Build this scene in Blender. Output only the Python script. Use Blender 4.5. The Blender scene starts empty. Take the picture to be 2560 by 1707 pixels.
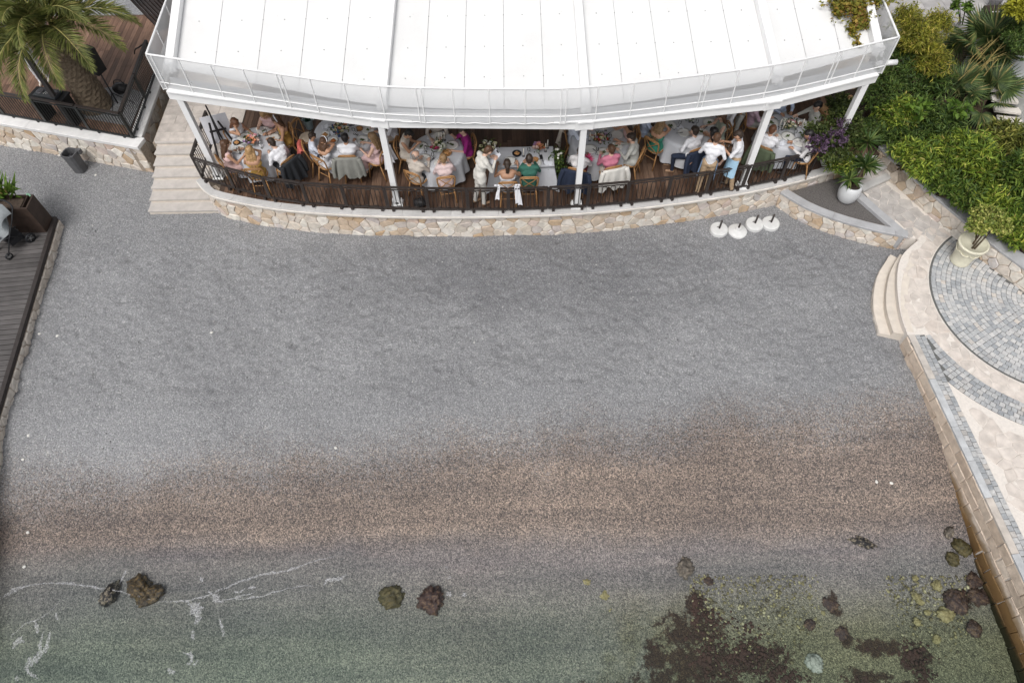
import bpy, bmesh, math, random
import numpy as np
from mathutils import Vector, Matrix, noise as mnoise
R = math.radians
random.seed(7); rng = np.random.default_rng(11)
SC = bpy.context.scene
COL = SC.collection
# ------------------------------------------------------------------ camera
CAMF, CAMX, CAMY, CAMH = 1750.0, 1280.0, 853.5, 13.0
_t, _a = R(32.5), R(1.18)
_f = np.array([0, math.sin(_t), -math.cos(_t)])
_r0 = np.array([1.0, 0, 0]); _u0 = np.array([0, math.cos(_t), math.sin(_t)])
_r = math.cos(_a)*_r0 - math.sin(_a)*_u0
_u = math.sin(_a)*_r0 + math.cos(_a)*_u0
cam_data = bpy.data.cameras.new('camera'); cam = bpy.data.objects.new('camera', cam_data); COL.objects.link(cam)
cam_data.sensor_width = 36.0; cam_data.lens = CAMF/2560*36
cam_data.clip_start = 0.1; cam_data.clip_end = 500
cam.matrix_world = Matrix(((_r[0], _u[0], -_f[0], 0), (_r[1], _u[1], -_f[1], 0), (_r[2], _u[2], -_f[2], CAMH), (0, 0, 0, 1)))
SC.camera = cam
# ------------------------------------------------------------------ light
SUN_EL, SUN_AZ = 58.0, 205.0          # high, veiled by thin overcast
world = bpy.data.worlds.new('World'); SC.world = world; world.use_nodes = True
wn, wl_ = world.node_tree.nodes, world.node_tree.links
bg = wn['Background']
sky = wn.new('ShaderNodeTexSky'); sky.sky_type = 'NISHITA'; sky.sun_disc = False
sky.sun_elevation = R(SUN_EL); sky.sun_rotation = R(SUN_AZ); sky.dust_density = 4.0; sky.air_density = 1.0; sky.ozone_density = 1.0
hs = wn.new('ShaderNodeHueSaturation'); hs.inputs['Saturation'].default_value = 0.18
wl_.new(sky.outputs[0], hs.inputs['Color']); wl_.new(hs.outputs[0], bg.inputs['Color'])
bg.inputs['Strength'].default_value = 0.15
sun_d = bpy.data.lights.new('sun', 'SUN'); sun = bpy.data.objects.new('sun', sun_d); COL.objects.link(sun)
sun_d.energy = 1.4; sun_d.angle = R(24); sun_d.color = (1.0, 0.97, 0.93)
_az, _el = R(SUN_AZ), R(SUN_EL)
_sd = Vector((math.sin(_az)*math.cos(_el), math.cos(_az)*math.cos(_el), math.sin(_el)))
sun.rotation_euler = _sd.to_track_quat('Z', 'Y').to_euler(); sun.location = (0, 0, 30)
SC.view_settings.view_transform = 'Standard'; SC.view_settings.look = 'None'
SC.view_settings.exposure = 0.12; SC.view_settings.gamma = 1.0; SC.view_settings.use_curve_mapping = False
SC.cycles.max_bounces = 8; SC.cycles.transparent_max_bounces = 16
SC.cycles.caustics_reflective = False; SC.cycles.caustics_refractive = False

def P(x, y, z):
    """photo pixel + known height -> point in the place"""
    d = _f + _r*(x-CAMX)/CAMF - _u*(y-CAMY)/CAMF
    s = (z-CAMH)/d[2]
    return Vector((d[0]*s, d[1]*s, z))
# ------------------------------------------------------------------ materials
MATS = {}
def nt(name):
    m = bpy.data.materials.new(name); m.use_nodes = True
    n, l = m.node_tree.nodes, m.node_tree.links
    MATS[name] = m
    return m, n, l, n['Principled BSDF']
def ramp(n, stops, interp='LINEAR'):
    r = n.new('ShaderNodeValToRGB'); r.color_ramp.interpolation = interp
    el = r.color_ramp.elements
    while len(el) > 1: el.remove(el[-1])
    el[0].position = stops[0][0]; el[0].color = (*stops[0][1], 1)
    for p, c in stops[1:]:
        e = el.new(p); e.color = (*c, 1)
    return r
def mixc(n, l, fac, a, b, mode='MIX'):
    x = n.new('ShaderNodeMix'); x.data_type = 'RGBA'; x.blend_type = mode
    for sock, v in ((x.inputs[0], fac), (x.inputs[6], a), (x.inputs[7], b)):
        if isinstance(v, (int, float)): sock.default_value = v
        elif isinstance(v, tuple): sock.default_value = (*v[:3], 1)
        else: l.new(v, sock)
    return x.outputs[2]
def mth(n, l, op, a, b=None, clamp=False):
    x = n.new('ShaderNodeMath'); x.operation = op; x.use_clamp = clamp
    for i, v in enumerate((a, b)):
        if v is None: continue
        if isinstance(v, (int, float)): x.inputs[i].default_value = v
        else: l.new(v, x.inputs[i])
    return x.outputs[0]
def noise(n, l, scale, detail=4, rough=.55, vec=None):
    x = n.new('ShaderNodeTexNoise'); x.inputs['Scale'].default_value = scale
    x.inputs['Detail'].default_value = detail; x.inputs['Roughness'].default_value = rough
    if vec is not None: l.new(vec, x.inputs['Vector'])
    return x.outputs[0]
def bump(n, l, bs, h, strength=.4, dist=.01):
    b = n.new('ShaderNodeBump'); b.inputs['Strength'].default_value = strength; b.inputs['Distance'].default_value = dist
    l.new(h, b.inputs['Height']); l.new(b.outputs[0], bs.inputs['Normal'])
def mapping(n, l, scale, kind='Object'):
    tc = n.new('ShaderNodeTexCoord'); mp = n.new('ShaderNodeMapping')
    mp.inputs['Scale'].default_value = scale; l.new(tc.outputs[kind], mp.inputs[0])
    return mp.outputs[0]
def geo_pos(n):
    return n.new('ShaderNodeNewGeometry').outputs['Position']
def M(name, col, rough=.6, var=.18, scale=9, bmp=.0, bscale=70, rnd=.0, metal=0, spec=.4, trans=None, sheen=0):
    """plain procedural surface: colour mottled by noise, random shift per object, fine relief"""
    if name in MATS: return MATS[name]
    m, n, l, b = nt(name)
    ob = n.new('ShaderNodeTexCoord').outputs['Object']
    nz = noise(n, l, scale, 5, .6, ob)
    dark = tuple(c*(1-var) for c in col); lite = tuple(min(1, c*(1+var*.7)) for c in col)
    c = ramp(n, [(.3, dark), (.7, lite)]); l.new(nz, c.inputs[0]); out = c.outputs[0]
    if rnd:
        oi = n.new('ShaderNodeObjectInfo').outputs['Random']
        k = mth(n, l, 'ADD', mth(n, l, 'MULTIPLY', oi, 2*rnd), 1-rnd)
        cb = n.new('ShaderNodeCombineColor')
        for i in range(3): l.new(k, cb.inputs[i])
        out = mixc(n, l, 1.0, out, cb.outputs[0], 'MULTIPLY')
    l.new(out, b.inputs['Base Color'])
    b.inputs['Roughness'].default_value = rough; b.inputs['Metallic'].default_value = metal
    b.inputs['Specular IOR Level'].default_value = spec
    if bmp: bump(n, l, b, noise(n, l, bscale, 4, .6, ob), bmp, .01)
    return m
def MR(name, stops, rough=.8, nscale=6, stain=None, bmp=.35, bscale=45, spec=.25, interp='LINEAR'):
    """palette picked per object (stones, cobbles, planks)"""
    m, n, l, b = nt(name)
    oi = n.new('ShaderNodeObjectInfo').outputs['Random']
    r = ramp(n, stops, interp); l.new(oi, r.inputs[0])
    tc = n.new('ShaderNodeTexCoord').outputs['Object']
    sh = n.new('ShaderNodeVectorMath'); sh.operation = 'ADD'
    cb = n.new('ShaderNodeCombineXYZ'); l.new(mth(n, l, 'MULTIPLY', oi, 97.0), cb.inputs[0]); l.new(mth(n, l, 'MULTIPLY', oi, 31.0), cb.inputs[1])
    l.new(tc, sh.inputs[0]); l.new(cb.outputs[0], sh.inputs[1]); vec = sh.outputs[0]
    nz = noise(n, l, nscale, 6, .62, vec)
    g = ramp(n, [(.3, (.72, .72, .72)), (.7, (1.12, 1.12, 1.12))]); l.new(nz, g.inputs[0])
    out = mixc(n, l, 1.0, r.outputs[0], g.outputs[0], 'MULTIPLY')
    if stain:
        col, lo, hi, amt = stain
        s = ramp(n, [(lo, (0, 0, 0)), (hi, (1, 1, 1))]); l.new(noise(n, l, nscale*.7, 4, .5, mapping(n, l, (1, 1, 1))), s.inputs[0])
        sx = ramp(n, [(.35, (0, 0, 0)), (.9, (1, 1, 1))]); l.new(mth(n, l, 'FRACT', mth(n, l, 'MULTIPLY', oi, 13.7)), sx.inputs[0])
        f = mth(n, l, 'MULTIPLY', mth(n, l, 'MULTIPLY', s.outputs[0], sx.outputs[0]), amt)
        out = mixc(n, l, f, out, col)
    l.new(out, b.inputs['Base Color']); b.inputs['Roughness'].default_value = rough; b.inputs['Specular IOR Level'].default_value = spec
    if bmp: bump(n, l, b, noise(n, l, bscale, 5, .65, vec), bmp, .012)
    return m
# ------------------------------------------------------------------ geometry helpers
WL = {}                                   # world location of every object made
def tag(o, label=None, cat=None, group=None, kind=None):
    if label: o['label'] = label
    if cat: o['category'] = cat
    if group: o['group'] = group
    if kind: o['kind'] = kind
    return o
def empty(name, loc, rz=0, label=None, cat=None, group=None):
    o = bpy.data.objects.new(name, None); o.empty_display_size = .1; COL.objects.link(o)
    o.location = loc; o.rotation_euler = (0, 0, rz); WL[o.name] = Vector(loc)
    return tag(o, label, cat, group)
class MB:
    def __init__(s): s.v = []; s.f = []; s.m = []
    def add(s, vs, fs, mi=0):
        k = len(s.v); s.v.extend(tuple(p) for p in vs)
        s.f.extend(tuple(i+k for i in f) for f in fs); s.m.extend([mi]*len(fs)); return s
    def box(s, c, size, rz=0, mi=0, mat=None):
        hx, hy, hz = size[0]/2, size[1]/2, size[2]/2
        pts = [Vector((x*hx, y*hy, z*hz)) for z in (-1, 1) for x, y in ((-1, -1), (1, -1), (1, 1), (-1, 1))]
        mt = mat if mat is not None else Matrix.Rotation(rz, 3, 'Z')
        pts = [mt @ p + Vector(c) for p in pts]
        return s.add(pts, [(3, 2, 1, 0), (4, 5, 6, 7), (0, 1, 5, 4), (1, 2, 6, 5), (2, 3, 7, 6), (3, 0, 4, 7)], mi)
    def bar(s, a, b, w, h, mi=0, up=(0, 0, 1)):
        a, b = Vector(a), Vector(b); d = b-a; L = d.length; d.normalize(); u = Vector(up)
        x = d.cross(u)
        if x.length < 1e-4: x = Vector((1, 0, 0))
        x.normalize(); z = x.cross(d)
        mt = Matrix((x, d, z)).transposed()
        return s.box((a+b)/2, (w, L, h), mat=mt, mi=mi)
    def tube(s, path, rad, n=8, mi=0, cap=True, closed=False):
        path = [Vector(p) for p in path]; N = len(path)
        if not hasattr(rad, '__len__'): rad = [rad]*N
        k = len(s.v); ref = Vector((0, 0, 1)); px = None
        for i, p in enumerate(path):
            if closed: d = path[(i+1) % N]-path[i-1]
            else: d = path[min(i+1, N-1)]-path[max(i-1, 0)]
            if d.length < 1e-9: d = Vector((0, 0, 1))
            d.normalize()
            if px is None:
                x = d.cross(ref)
                if x.length < .05: x = d.cross(Vector((1, 0, 0)))
            else: x = px - d*px.dot(d)
            if x.length < 1e-6: x = d.orthogonal()
            x.normalize(); px = x; y = d.cross(x)
            for j in range(n):
                t = 2*math.pi*j/n
                s.v.append(tuple(p + (x*math.cos(t)+y*math.sin(t))*rad[i]))
        rows = N if closed else N-1
        for i in range(rows):
            for j in range(n):
                a = k+i*n+j; b = k+i*n+(j+1) % n; i2 = (i+1) % N
                s.f.append((a, b, k+i2*n+(j+1) % n, k+i2*n+j)); s.m.append(mi)
        if cap and not closed:
            s.f.append(tuple(k+j for j in reversed(range(n)))); s.m.append(mi)
            s.f.append(tuple(k+(N-1)*n+j for j in range(n))); s.m.append(mi)
        return s
    def lathe(s, prof, c=(0, 0, 0), n=24, mi=0, rmod=None, cap=True, mat=None):
        k = len(s.v); c = Vector(c)
        for i, (r, z) in enumerate(prof):
            for j in range(n):
                t = 2*math.pi*j/n; rr = r*(rmod(i, t) if rmod else 1)
                p = Vector((rr*math.cos(t), rr*math.sin(t), z))
                if mat is not None: p = mat @ p
                s.v.append(tuple(p+c))
        for i in range(len(prof)-1):
            for j in range(n):
                s.f.append((k+i*n+j, k+i*n+(j+1) % n, k+(i+1)*n+(j+1) % n, k+(i+1)*n+j)); s.m.append(mi)
        if cap:
            s.f.append(tuple(k+j for j in reversed(range(n)))); s.m.append(mi)
            s.f.append(tuple(k+(len(prof)-1)*n+j for j in range(n))); s.m.append(mi)
        return s
    def prism(s, poly, z0, z1, mi=0):
        n = len(poly)
        a = sum(poly[i][0]*poly[(i+1) % n][1]-poly[(i+1) % n][0]*poly[i][1] for i in range(n))
        if a < 0: poly = poly[::-1]
        vs = [(p[0], p[1], z0) for p in poly]+[(p[0], p[1], z1) for p in poly]
        fs = [tuple(reversed(range(n))), tuple(range(n, 2*n))]+[(i, (i+1) % n, n+(i+1) % n, n+i) for i in range(n)]
        return s.add(vs, fs, mi)
    def ball(s, c, r, n=10, m=6, mi=0, rot=None):
        if not hasattr(r, '__len__'): r = (r, r, r)
        k = len(s.v); c = Vector(c)
        rows = []
        for i in range(m+1):
            ph = math.pi*i/m; row = []
            for j in range(n):
                t = 2*math.pi*j/n
                p = Vector((r[0]*math.sin(ph)*math.cos(t), r[1]*math.sin(ph)*math.sin(t), r[2]*math.cos(ph)))
                if rot is not None: p = rot @ p
                s.v.append(tuple(p+c))
        for i in range(m):
            for j in range(n):
                s.f.append((k+i*n+j, k+(i+1)*n+j, k+(i+1)*n+(j+1) % n, k+i*n+(j+1) % n)); s.m.append(mi)
        return s
    def build(s, name, mats, parent=None, origin=None, smooth=False, local=False, kind=None):
        v = np.array(s.v, dtype=np.float64).reshape(-1, 3)
        if local: o0 = Vector((0, 0, 0)) if origin is None else Vector(origin); v = v-np.array(o0) if origin is not None else v
        else:
            if origin is None:
                lo, hi = v.min(0), v.max(0); origin = ((lo[0]+hi[0])/2, (lo[1]+hi[1])/2, lo[2])
            o0 = Vector(origin); v = v-np.array(o0)
        me = bpy.data.meshes.new(name); me.from_pydata(v.tolist(), [], s.f)
        if not isinstance(mats, (list, tuple)): mats = [mats]
        for q in mats: me.materials.append(q)
        if len(mats) > 1: me.polygons.foreach_set('material_index', s.m)
        if smooth: me.polygons.foreach_set('use_smooth', [True]*len(me.polygons))
        me.update()
        ob = link(name, me, parent, o0, local)
        if kind: ob['kind'] = kind
        return ob
def link(name, me, parent=None, loc=(0, 0, 0), local=False):
    ob = bpy.data.objects.new(name, me); COL.objects.link(ob); loc = Vector(loc)
    if parent is not None:
        ob.parent = parent
        ob.location = loc if local else loc-WL[parent.name]
        WL[ob.name] = WL[parent.name]+loc if local else loc
    else: ob.location = loc; WL[ob.name] = loc.copy()
    return ob
def copy_tree(o, parent=None):
    c = o.copy(); COL.objects.link(c); c.parent = parent
    for ch in o.children: copy_tree(ch, c)
    return c
def spline(pts, n=12):
    pts = [Vector(p) for p in pts]; out = []
    for i in range(len(pts)-1):
        p0, p1, p2, p3 = pts[max(i-1, 0)], pts[i], pts[i+1], pts[min(i+2, len(pts)-1)]
        for k in range(n):
            t = k/n
            out.append(.5*((2*p1)+(p2-p0)*t+(2*p0-5*p1+4*p2-p3)*t*t+(3*p1-p0-3*p2+p3)*t*t*t))
    out.append(pts[-1]); return out
class Path:
    """2-D polyline measured by arc length; normal points to its right side"""
    def __init__(s, pts):
        s.p = [Vector((p[0], p[1])) for p in pts]; s.d = [0]
        for a, b in zip(s.p, s.p[1:]): s.d.append(s.d[-1]+(b-a).length)
        s.L = s.d[-1]
    def at(s, t, off=0.0):
        t0 = min(max(t, 0), s.L); i = 0
        i = int(np.searchsorted(s.d, t0, 'right'))-1; i = min(max(i, 0), len(s.p)-2)
        a, b = s.p[i], s.p[i+1]; d = (b-a).normalized(); q = a+d*(t-s.d[i])
        n = Vector((d.y, -d.x)); return q+n*off
    def dir(s, t):
        a, b = s.at(max(t-.02, 0)), s.at(min(t+.02, s.L)); return (b-a).normalized()
def voronoi(W, H, cell, jitter=.42, aniso=1.35, seed=1, edge=True):
    """irregular polygons tiling a W x H rectangle"""
    rs = random.Random(seed); cx, cy = cell*aniso, cell
    nx, ny = max(1, round(W/cx)), max(1, round(H/cy)); seeds = []
    for j in range(-1, ny+1):
        for i in range(-1, nx+1):
            seeds.append(((i+.5+(.5 if j % 2 else 0)*.8+rs.uniform(-jitter, jitter))*W/nx, (j+.5+rs.uniform(-jitter, jitter))*H/ny))
    sd = np.array(seeds); out = []
    for k, (x, y) in enumerate(seeds):
        poly = [(max(0, x-3*cx), max(0, y-3*cy)), (min(W, x+3*cx), max(0, y-3*cy)), (min(W, x+3*cx), min(H, y+3*cy)), (max(0, x-3*cx), min(H, y+3*cy))]
        if poly[0][0] >= poly[1][0] or poly[0][1] >= poly[2][1]: continue
        d2 = (sd[:, 0]-x)**2+((sd[:, 1]-y)*1.2)**2
        for q in np.argsort(d2)[1:22]:
            qx, qy = seeds[q]; mx, my = (x+qx)/2, (y+qy)/2; nx_, ny_ = qx-x, (qy-y)
            new = []
            for i in range(len(poly)):
                a, b = poly[i], poly[(i+1) % len(poly)]
                da = (a[0]-mx)*nx_+(a[1]-my)*ny_; db = (b[0]-mx)*nx_+(b[1]-my)*ny_
                if da <= 0: new.append(a)
                if (da < 0) != (db < 0) and da != db:
                    t = da/(da-db); new.append((a[0]+(b[0]-a[0])*t, a[1]+(b[1]-a[1])*t))
            poly = new
            if len(poly) < 3: break
        if len(poly) >= 3:
            ar = abs(sum(poly[i][0]*poly[(i+1) % len(poly)][1]-poly[(i+1) % len(poly)][0]*poly[i][1] for i in range(len(poly))))/2
            if ar > .06*cx*cy: out.append(poly)
    return out
def shrink(poly, d):
    """move each vertex inward (towards the centroid) by about d, dropping near duplicates"""
    q = []
    for p in poly:
        if not q or math.hypot(p[0]-q[-1][0], p[1]-q[-1][1]) > .012: q.append(p)
    if len(q) > 2 and math.hypot(q[0][0]-q[-1][0], q[0][1]-q[-1][1]) < .012: q.pop()
    if len(q) < 3: return None
    cx, cy = sum(p[0] for p in q)/len(q), sum(p[1] for p in q)/len(q); out = []
    for p in q:
        r = math.hypot(p[0]-cx, p[1]-cy)
        if r < d*1.6: return None
        k = 1-d*1.25/r; out.append((cx+(p[0]-cx)*k, cy+(p[1]-cy)*k))
    return out
def chip(poly, rs, amt):
    """extra mid-edge points so pieces are not perfect polygons"""
    out = []
    for i, p in enumerate(poly):
        q = poly[(i+1) % len(poly)]; out.append(p); L = math.hypot(q[0]-p[0], q[1]-p[1])
        if L > .09:
            out.append(((p[0]+q[0])/2+rs.uniform(-amt, amt), (p[1]+q[1])/2+rs.uniform(-amt, amt)))
    return out
def stone_pieces(polys, tomap, parent, mat, name='stone', gap=.0055, proud=(.012, .035), seed=3, bevel=.012, limit=None, depth=.05):
    """each polygon becomes one stone: outline, bevelled ring and slightly tilted face; tomap((u,v),h)->point"""
    rs = random.Random(seed); n = 0
    for poly in polys:
        q = shrink(poly, gap)
        if not q: continue
        q = chip(q, rs, .008); inner = None
        for bv in (bevel, bevel*.5, bevel*.2):
            inner = shrink(q, bv)
            if inner and len(inner) == len(q): break
        if not inner or len(inner) != len(q): continue
        h = rs.uniform(*proud); tu, tv = rs.uniform(-.05, .05), rs.uniform(-.05, .05)
        cx, cy = sum(p[0] for p in q)/len(q), sum(p[1] for p in q)/len(q); k = len(q)
        b = MB()
        vs = [tomap(p, -depth) for p in q]+[tomap(p, h*.45) for p in q]+[tomap(p, h+(p[0]-cx)*tu+(p[1]-cy)*tv+rs.uniform(-.003, .003)) for p in inner]
        fs = [(i, (i+1) % k, k+(i+1) % k, k+i) for i in range(k)]+[(k+i, k+(i+1) % k, 2*k+(i+1) % k, 2*k+i) for i in range(k)]+[tuple(range(2*k, 3*k))]
        b.add(vs, fs); b.build(name, mat, parent, smooth=False); n += 1
    return n
# ================================================================== materials of the place
def make_gravel():
    m, n, l, b = nt('gravel')
    pos = geo_pos(n)
    sp = n.new('ShaderNodeSeparateXYZ'); l.new(pos, sp.inputs[0]); X, Y, Z = sp.outputs
    def cells(scale):
        v = n.new('ShaderNodeTexVoronoi'); v.inputs['Scale'].default_value = scale; l.new(pos, v.inputs['Vector']); return v
    v1, v2 = cells(46), cells(110)
    c1 = n.new('ShaderNodeSeparateColor'); l.new(v1.outputs['Color'], c1.inputs[0])
    c2 = n.new('ShaderNodeSeparateColor'); l.new(v2.outputs['Color'], c2.inputs[0])
    g = mth(n, l, 'ADD', mth(n, l, 'MULTIPLY', c1.outputs[0], .55), mth(n, l, 'MULTIPLY', c2.outputs[0], .45))
    dry = ramp(n, [(.08, (.145, .147, .155)), (.38, (.212, .214, .222)), (.62, (.262, .263, .27)), (.86, (.36, .36, .36)), (1, (.62, .61, .60))]); l.new(g, dry.inputs[0])
    wet = ramp(n, [(.1, (.05, .046, .046)), (.35, (.12, .105, .096)), (.55, (.20, .166, .145)), (.75, (.32, .255, .213)), (.95, (.50, .41, .345))]); l.new(g, wet.inputs[0])
    mau = ramp(n, [(.1, (.07, .068, .072)), (.4, (.145, .136, .138)), (.65, (.215, .198, .194)), (.95, (.38, .35, .335))]); l.new(g, mau.inputs[0])
    sea = ramp(n, [(.1, (0.049, 0.054, 0.049)), (.4, (0.138, 0.141, 0.123)), (.65, (0.215, 0.215, 0.180)), (.95, (0.385, 0.373, 0.303))]); l.new(g, sea.inputs[0])
    big = noise(n, l, .55, 5, .6, pos); mid = noise(n, l, 2.3, 5, .6, pos)
    w = mth(n, l, 'ADD', mth(n, l, 'MULTIPLY', mth(n, l, 'SUBTRACT', big, .5), 1.5), mth(n, l, 'MULTIPLY', mth(n, l, 'SUBTRACT', mid, .5), .55))
    yy = mth(n, l, 'ADD', mth(n, l, 'SUBTRACT', Y, mth(n, l, 'MULTIPLY', X, .072)), w)
    def band(v, a, c):
        k = n.new('ShaderNodeMapRange'); k.inputs[1].default_value = a; k.inputs[2].default_value = c; k.clamp = True
        k.interpolation_type = 'SMOOTHSTEP'; l.new(v, k.inputs[0]); return k.outputs[0]
    ym = mth(n, l, 'ADD', Y, mth(n, l, 'MULTIPLY', w, .5))
    olv = ramp(n, [(.1, (0.034, 0.031, 0.015)), (.4, (0.095, 0.085, 0.044)), (.65, (0.163, 0.150, 0.078)), (.95, (0.313, 0.292, 0.170))]); l.new(g, olv.inputs[0])
    xo = mth(n, l, 'ADD', X, mth(n, l, 'MULTIPLY', mth(n, l, 'SUBTRACT', noise(n, l, 1.6, 6, .65, pos), .5), 5.0))
    seac = mixc(n, l, mth(n, l, 'MULTIPLY', band(xo, .8, 3.2), .75), sea.outputs[0], olv.outputs[0])
    c = mixc(n, l, band(ym, 2.1, 3.5), seac, mau.outputs[0])
    c = mixc(n, l, band(ym, 3.7, 4.4), c, wet.outputs[0])
    # streaks left by the last waves inside the wet band
    st = n.new('ShaderNodeMapping'); st.inputs['Scale'].default_value = (.16, 2.2, 1); st.inputs['Rotation'].default_value = (0, 0, R(-4)); l.new(pos, st.inputs[0])
    sr = ramp(n, [(.35, (.78, .78, .8)), (.65, (1.18, 1.14, 1.1))]); l.new(noise(n, l, 1.0, 5, .6, st.outputs[0]), sr.inputs[0])
    c = mixc(n, l, 1.0, c, sr.outputs[0], 'MULTIPLY')
    yy = mth(n, l, 'ADD', yy, mth(n, l, 'MULTIPLY', mth(n, l, 'SUBTRACT', c1.outputs[1], .5), .85))
    # darker tone in front of the terrace, noise-edged and fading outwards
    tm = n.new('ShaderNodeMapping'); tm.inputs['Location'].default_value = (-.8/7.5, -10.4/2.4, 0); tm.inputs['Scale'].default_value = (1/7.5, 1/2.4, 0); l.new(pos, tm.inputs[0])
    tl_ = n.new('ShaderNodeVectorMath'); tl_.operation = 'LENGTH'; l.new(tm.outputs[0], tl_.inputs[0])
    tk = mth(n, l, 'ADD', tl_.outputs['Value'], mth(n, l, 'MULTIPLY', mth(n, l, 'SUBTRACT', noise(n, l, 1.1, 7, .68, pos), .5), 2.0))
    front_tone = ramp(n, [(.25, (.80, .80, .81)), (1.0, (1.06, 1.06, 1.06))]); l.new(tk, front_tone.inputs[0])
    dryc = mixc(n, l, 1.0, dry.outputs[0], front_tone.outputs[0], 'MULTIPLY')
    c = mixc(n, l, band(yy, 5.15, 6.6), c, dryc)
    # mats of dark weed grown onto the sea bed
    best = None
    for (wx, wy, rx, ry) in WEED:
        q = n.new('ShaderNodeMapping'); q.inputs['Location'].default_value = (-wx/rx, -wy/ry, 0); q.inputs['Scale'].default_value = (1/rx, 1/ry, 0); l.new(pos, q.inputs[0])
        ln = n.new('ShaderNodeVectorMath'); ln.operation = 'LENGTH'; l.new(q.outputs[0], ln.inputs[0])
        best = ln.outputs['Value'] if best is None else mth(n, l, 'MINIMUM', best, ln.outputs['Value'])
    k = mth(n, l, 'ADD', best, mth(n, l, 'MULTIPLY', mth(n, l, 'SUBTRACT', noise(n, l, 5.5, 10, .8, pos), .5), 4.2))
    wm = ramp(n, [(.62, (1, 1, 1)), (.86, (0, 0, 0))]); l.new(k, wm.inputs[0])
    wc = ramp(n, [(.3, (.014, .006, .004)), (.6, (.036, .016, .010)), (.85, (.11, .07, .032))]); l.new(mth(n, l, 'MULTIPLY', mth(n, l, 'ADD', g, noise(n, l, 12, 4, .6, pos)), .5), wc.inputs[0])
    c = mixc(n, l, mth(n, l, 'MULTIPLY', wm.outputs[0], .92), c, wc.outputs[0])
    # broad tone: rubbed, darker scuffs
    t = ramp(n, [(.25, (.83, .83, .84)), (.5, (1, 1, 1)), (.8, (1.12, 1.12, 1.12))]); l.new(noise(n, l, .3, 4, .5, pos), t.inputs[0])
    c = mixc(n, l, 1.0, c, t.outputs[0], 'MULTIPLY')
    l.new(c, b.inputs['Base Color']); b.inputs['Specular IOR Level'].default_value = .25
    rr = n.new('ShaderNodeMapRange'); rr.inputs[1].default_value = 3.4; rr.inputs[2].default_value = 6.2; rr.inputs[3].default_value = .55; rr.inputs[4].default_value = .9
    l.new(Y, rr.inputs[0]); l.new(rr.outputs[0], b.inputs['Roughness'])
    hgt = mth(n, l, 'ADD', mth(n, l, 'MULTIPLY', v1.outputs['Distance'], -.6), mth(n, l, 'MULTIPLY', v2.outputs['Distance'], -.3))
    bump(n, l, b, hgt, .75, .03)
    return m
def _w(px, py, rx, ry):
    a, b_ = P(px, py, -.93), P(px+rx, py, -.93); c = P(px, py-ry, -.93); return (a.x, a.y, b_.x-a.x, c.y-a.y)
WEED = [_w(*a) for a in ((1720, 1585, 100, 60), (1740, 1665, 145, 55), (1640, 1650, 45, 70), (1735, 1520, 34, 50), (1880, 1645, 120, 45), (2075, 1515, 18, 38), (2105, 1590, 20, 34), (2185, 1622, 90, 26), (2285, 1645, 55, 44), (2165, 1693, 70, 26), (2390, 1505, 34, 30), (1700, 1720, 260, 40), (2260, 1725, 90, 30))]
GRAVEL = make_gravel()
ST_STOPS = [(0, (.54, .43, .32)), (.12, (.62, .56, .49)), (.26, (.72, .68, .61)), (.36, (.66, .60, .53)), (.44, (.50, .36, .23)), (.54, (.66, .59, .52)), (.64, (.60, .54, .48)), (.76, (.76, .72, .66)), (.85, (.56, .43, .31)), (.93, (.53, .50, .49)), (1, (.62, .49, .42))]
STONE = MR('wall_stone', ST_STOPS, .85, 7, ((.46, .27, .13), .5, .68, .7), .5, 38)
MORTAR = M('dark_mortar', (.33, .275, .22), .95, .3, 14, .5)
LIMEST = M('limestone', (.62, .56, .49), .75, .12, 5, .25, 60, rnd=.06)
LIMEGR = M('grey_limestone', (.50, .49, .48), .75, .14, 5, .25, 60, rnd=.06)
CONC = M('concrete', (.40, .40, .41), .85, .16, 4, .3, 50, rnd=.05)
CREAM = M('cream_coping', (.66, .62, .57), .75, .12, 4, .2, 50, rnd=.05)
TILE = MR('landing_tile', [(0, (.52, .47, .43)), (1, (.62, .56, .51))], .7, 4, None, .15, 60)
def wood(name, stops, sc=(26, 1.6, 26), rough=.55):
    m, n, l, b = nt(name)
    oi = n.new('ShaderNodeObjectInfo').outputs['Random']
    r = ramp(n, stops); l.new(oi, r.inputs[0])
    v = n.new('ShaderNodeVectorMath'); v.operation = 'ADD'
    cb = n.new('ShaderNodeCombineXYZ'); l.new(mth(n, l, 'MULTIPLY', oi, 57.0), cb.inputs[0]); l.new(mth(n, l, 'MULTIPLY', oi, 23.0), cb.inputs[1])
    l.new(mapping(n, l, sc), v.inputs[0]); l.new(cb.outputs[0], v.inputs[1])
    g = ramp(n, [(.3, (.62, .6, .58)), (.7, (1.18, 1.16, 1.14))]); nz = noise(n, l, 1.0, 6, .6, v.outputs[0]); l.new(nz, g.inputs[0])
    o = mixc(n, l, 1.0, r.outputs[0], g.outputs[0], 'MULTIPLY')
    s = ramp(n, [(.35, (.8, .8, .8)), (.65, (1.1, 1.1, 1.1))]); l.new(noise(n, l, 1.7, 3, .6, geo_pos(n)), s.inputs[0])
    o = mixc(n, l, 1.0, o, s.outputs[0], 'MULTIPLY')
    l.new(o, b.inputs['Base Color']); b.inputs['Roughness'].default_value = rough; b.inputs['Specular IOR Level'].default_value = .35
    bump(n, l, b, nz, .2, .004)
    return m
PLANK = wood('terrace_plank', [(0, (.062, .036, .025)), (.35, (.10, .058, .039)), (.7, (.135, .082, .056)), (1, (.185, .12, .085))])
PLANK2 = wood('side_terrace_plank', [(0, (.13, .075, .05)), (.5, (.20, .115, .077)), (1, (.27, .165, .115))])
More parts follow.
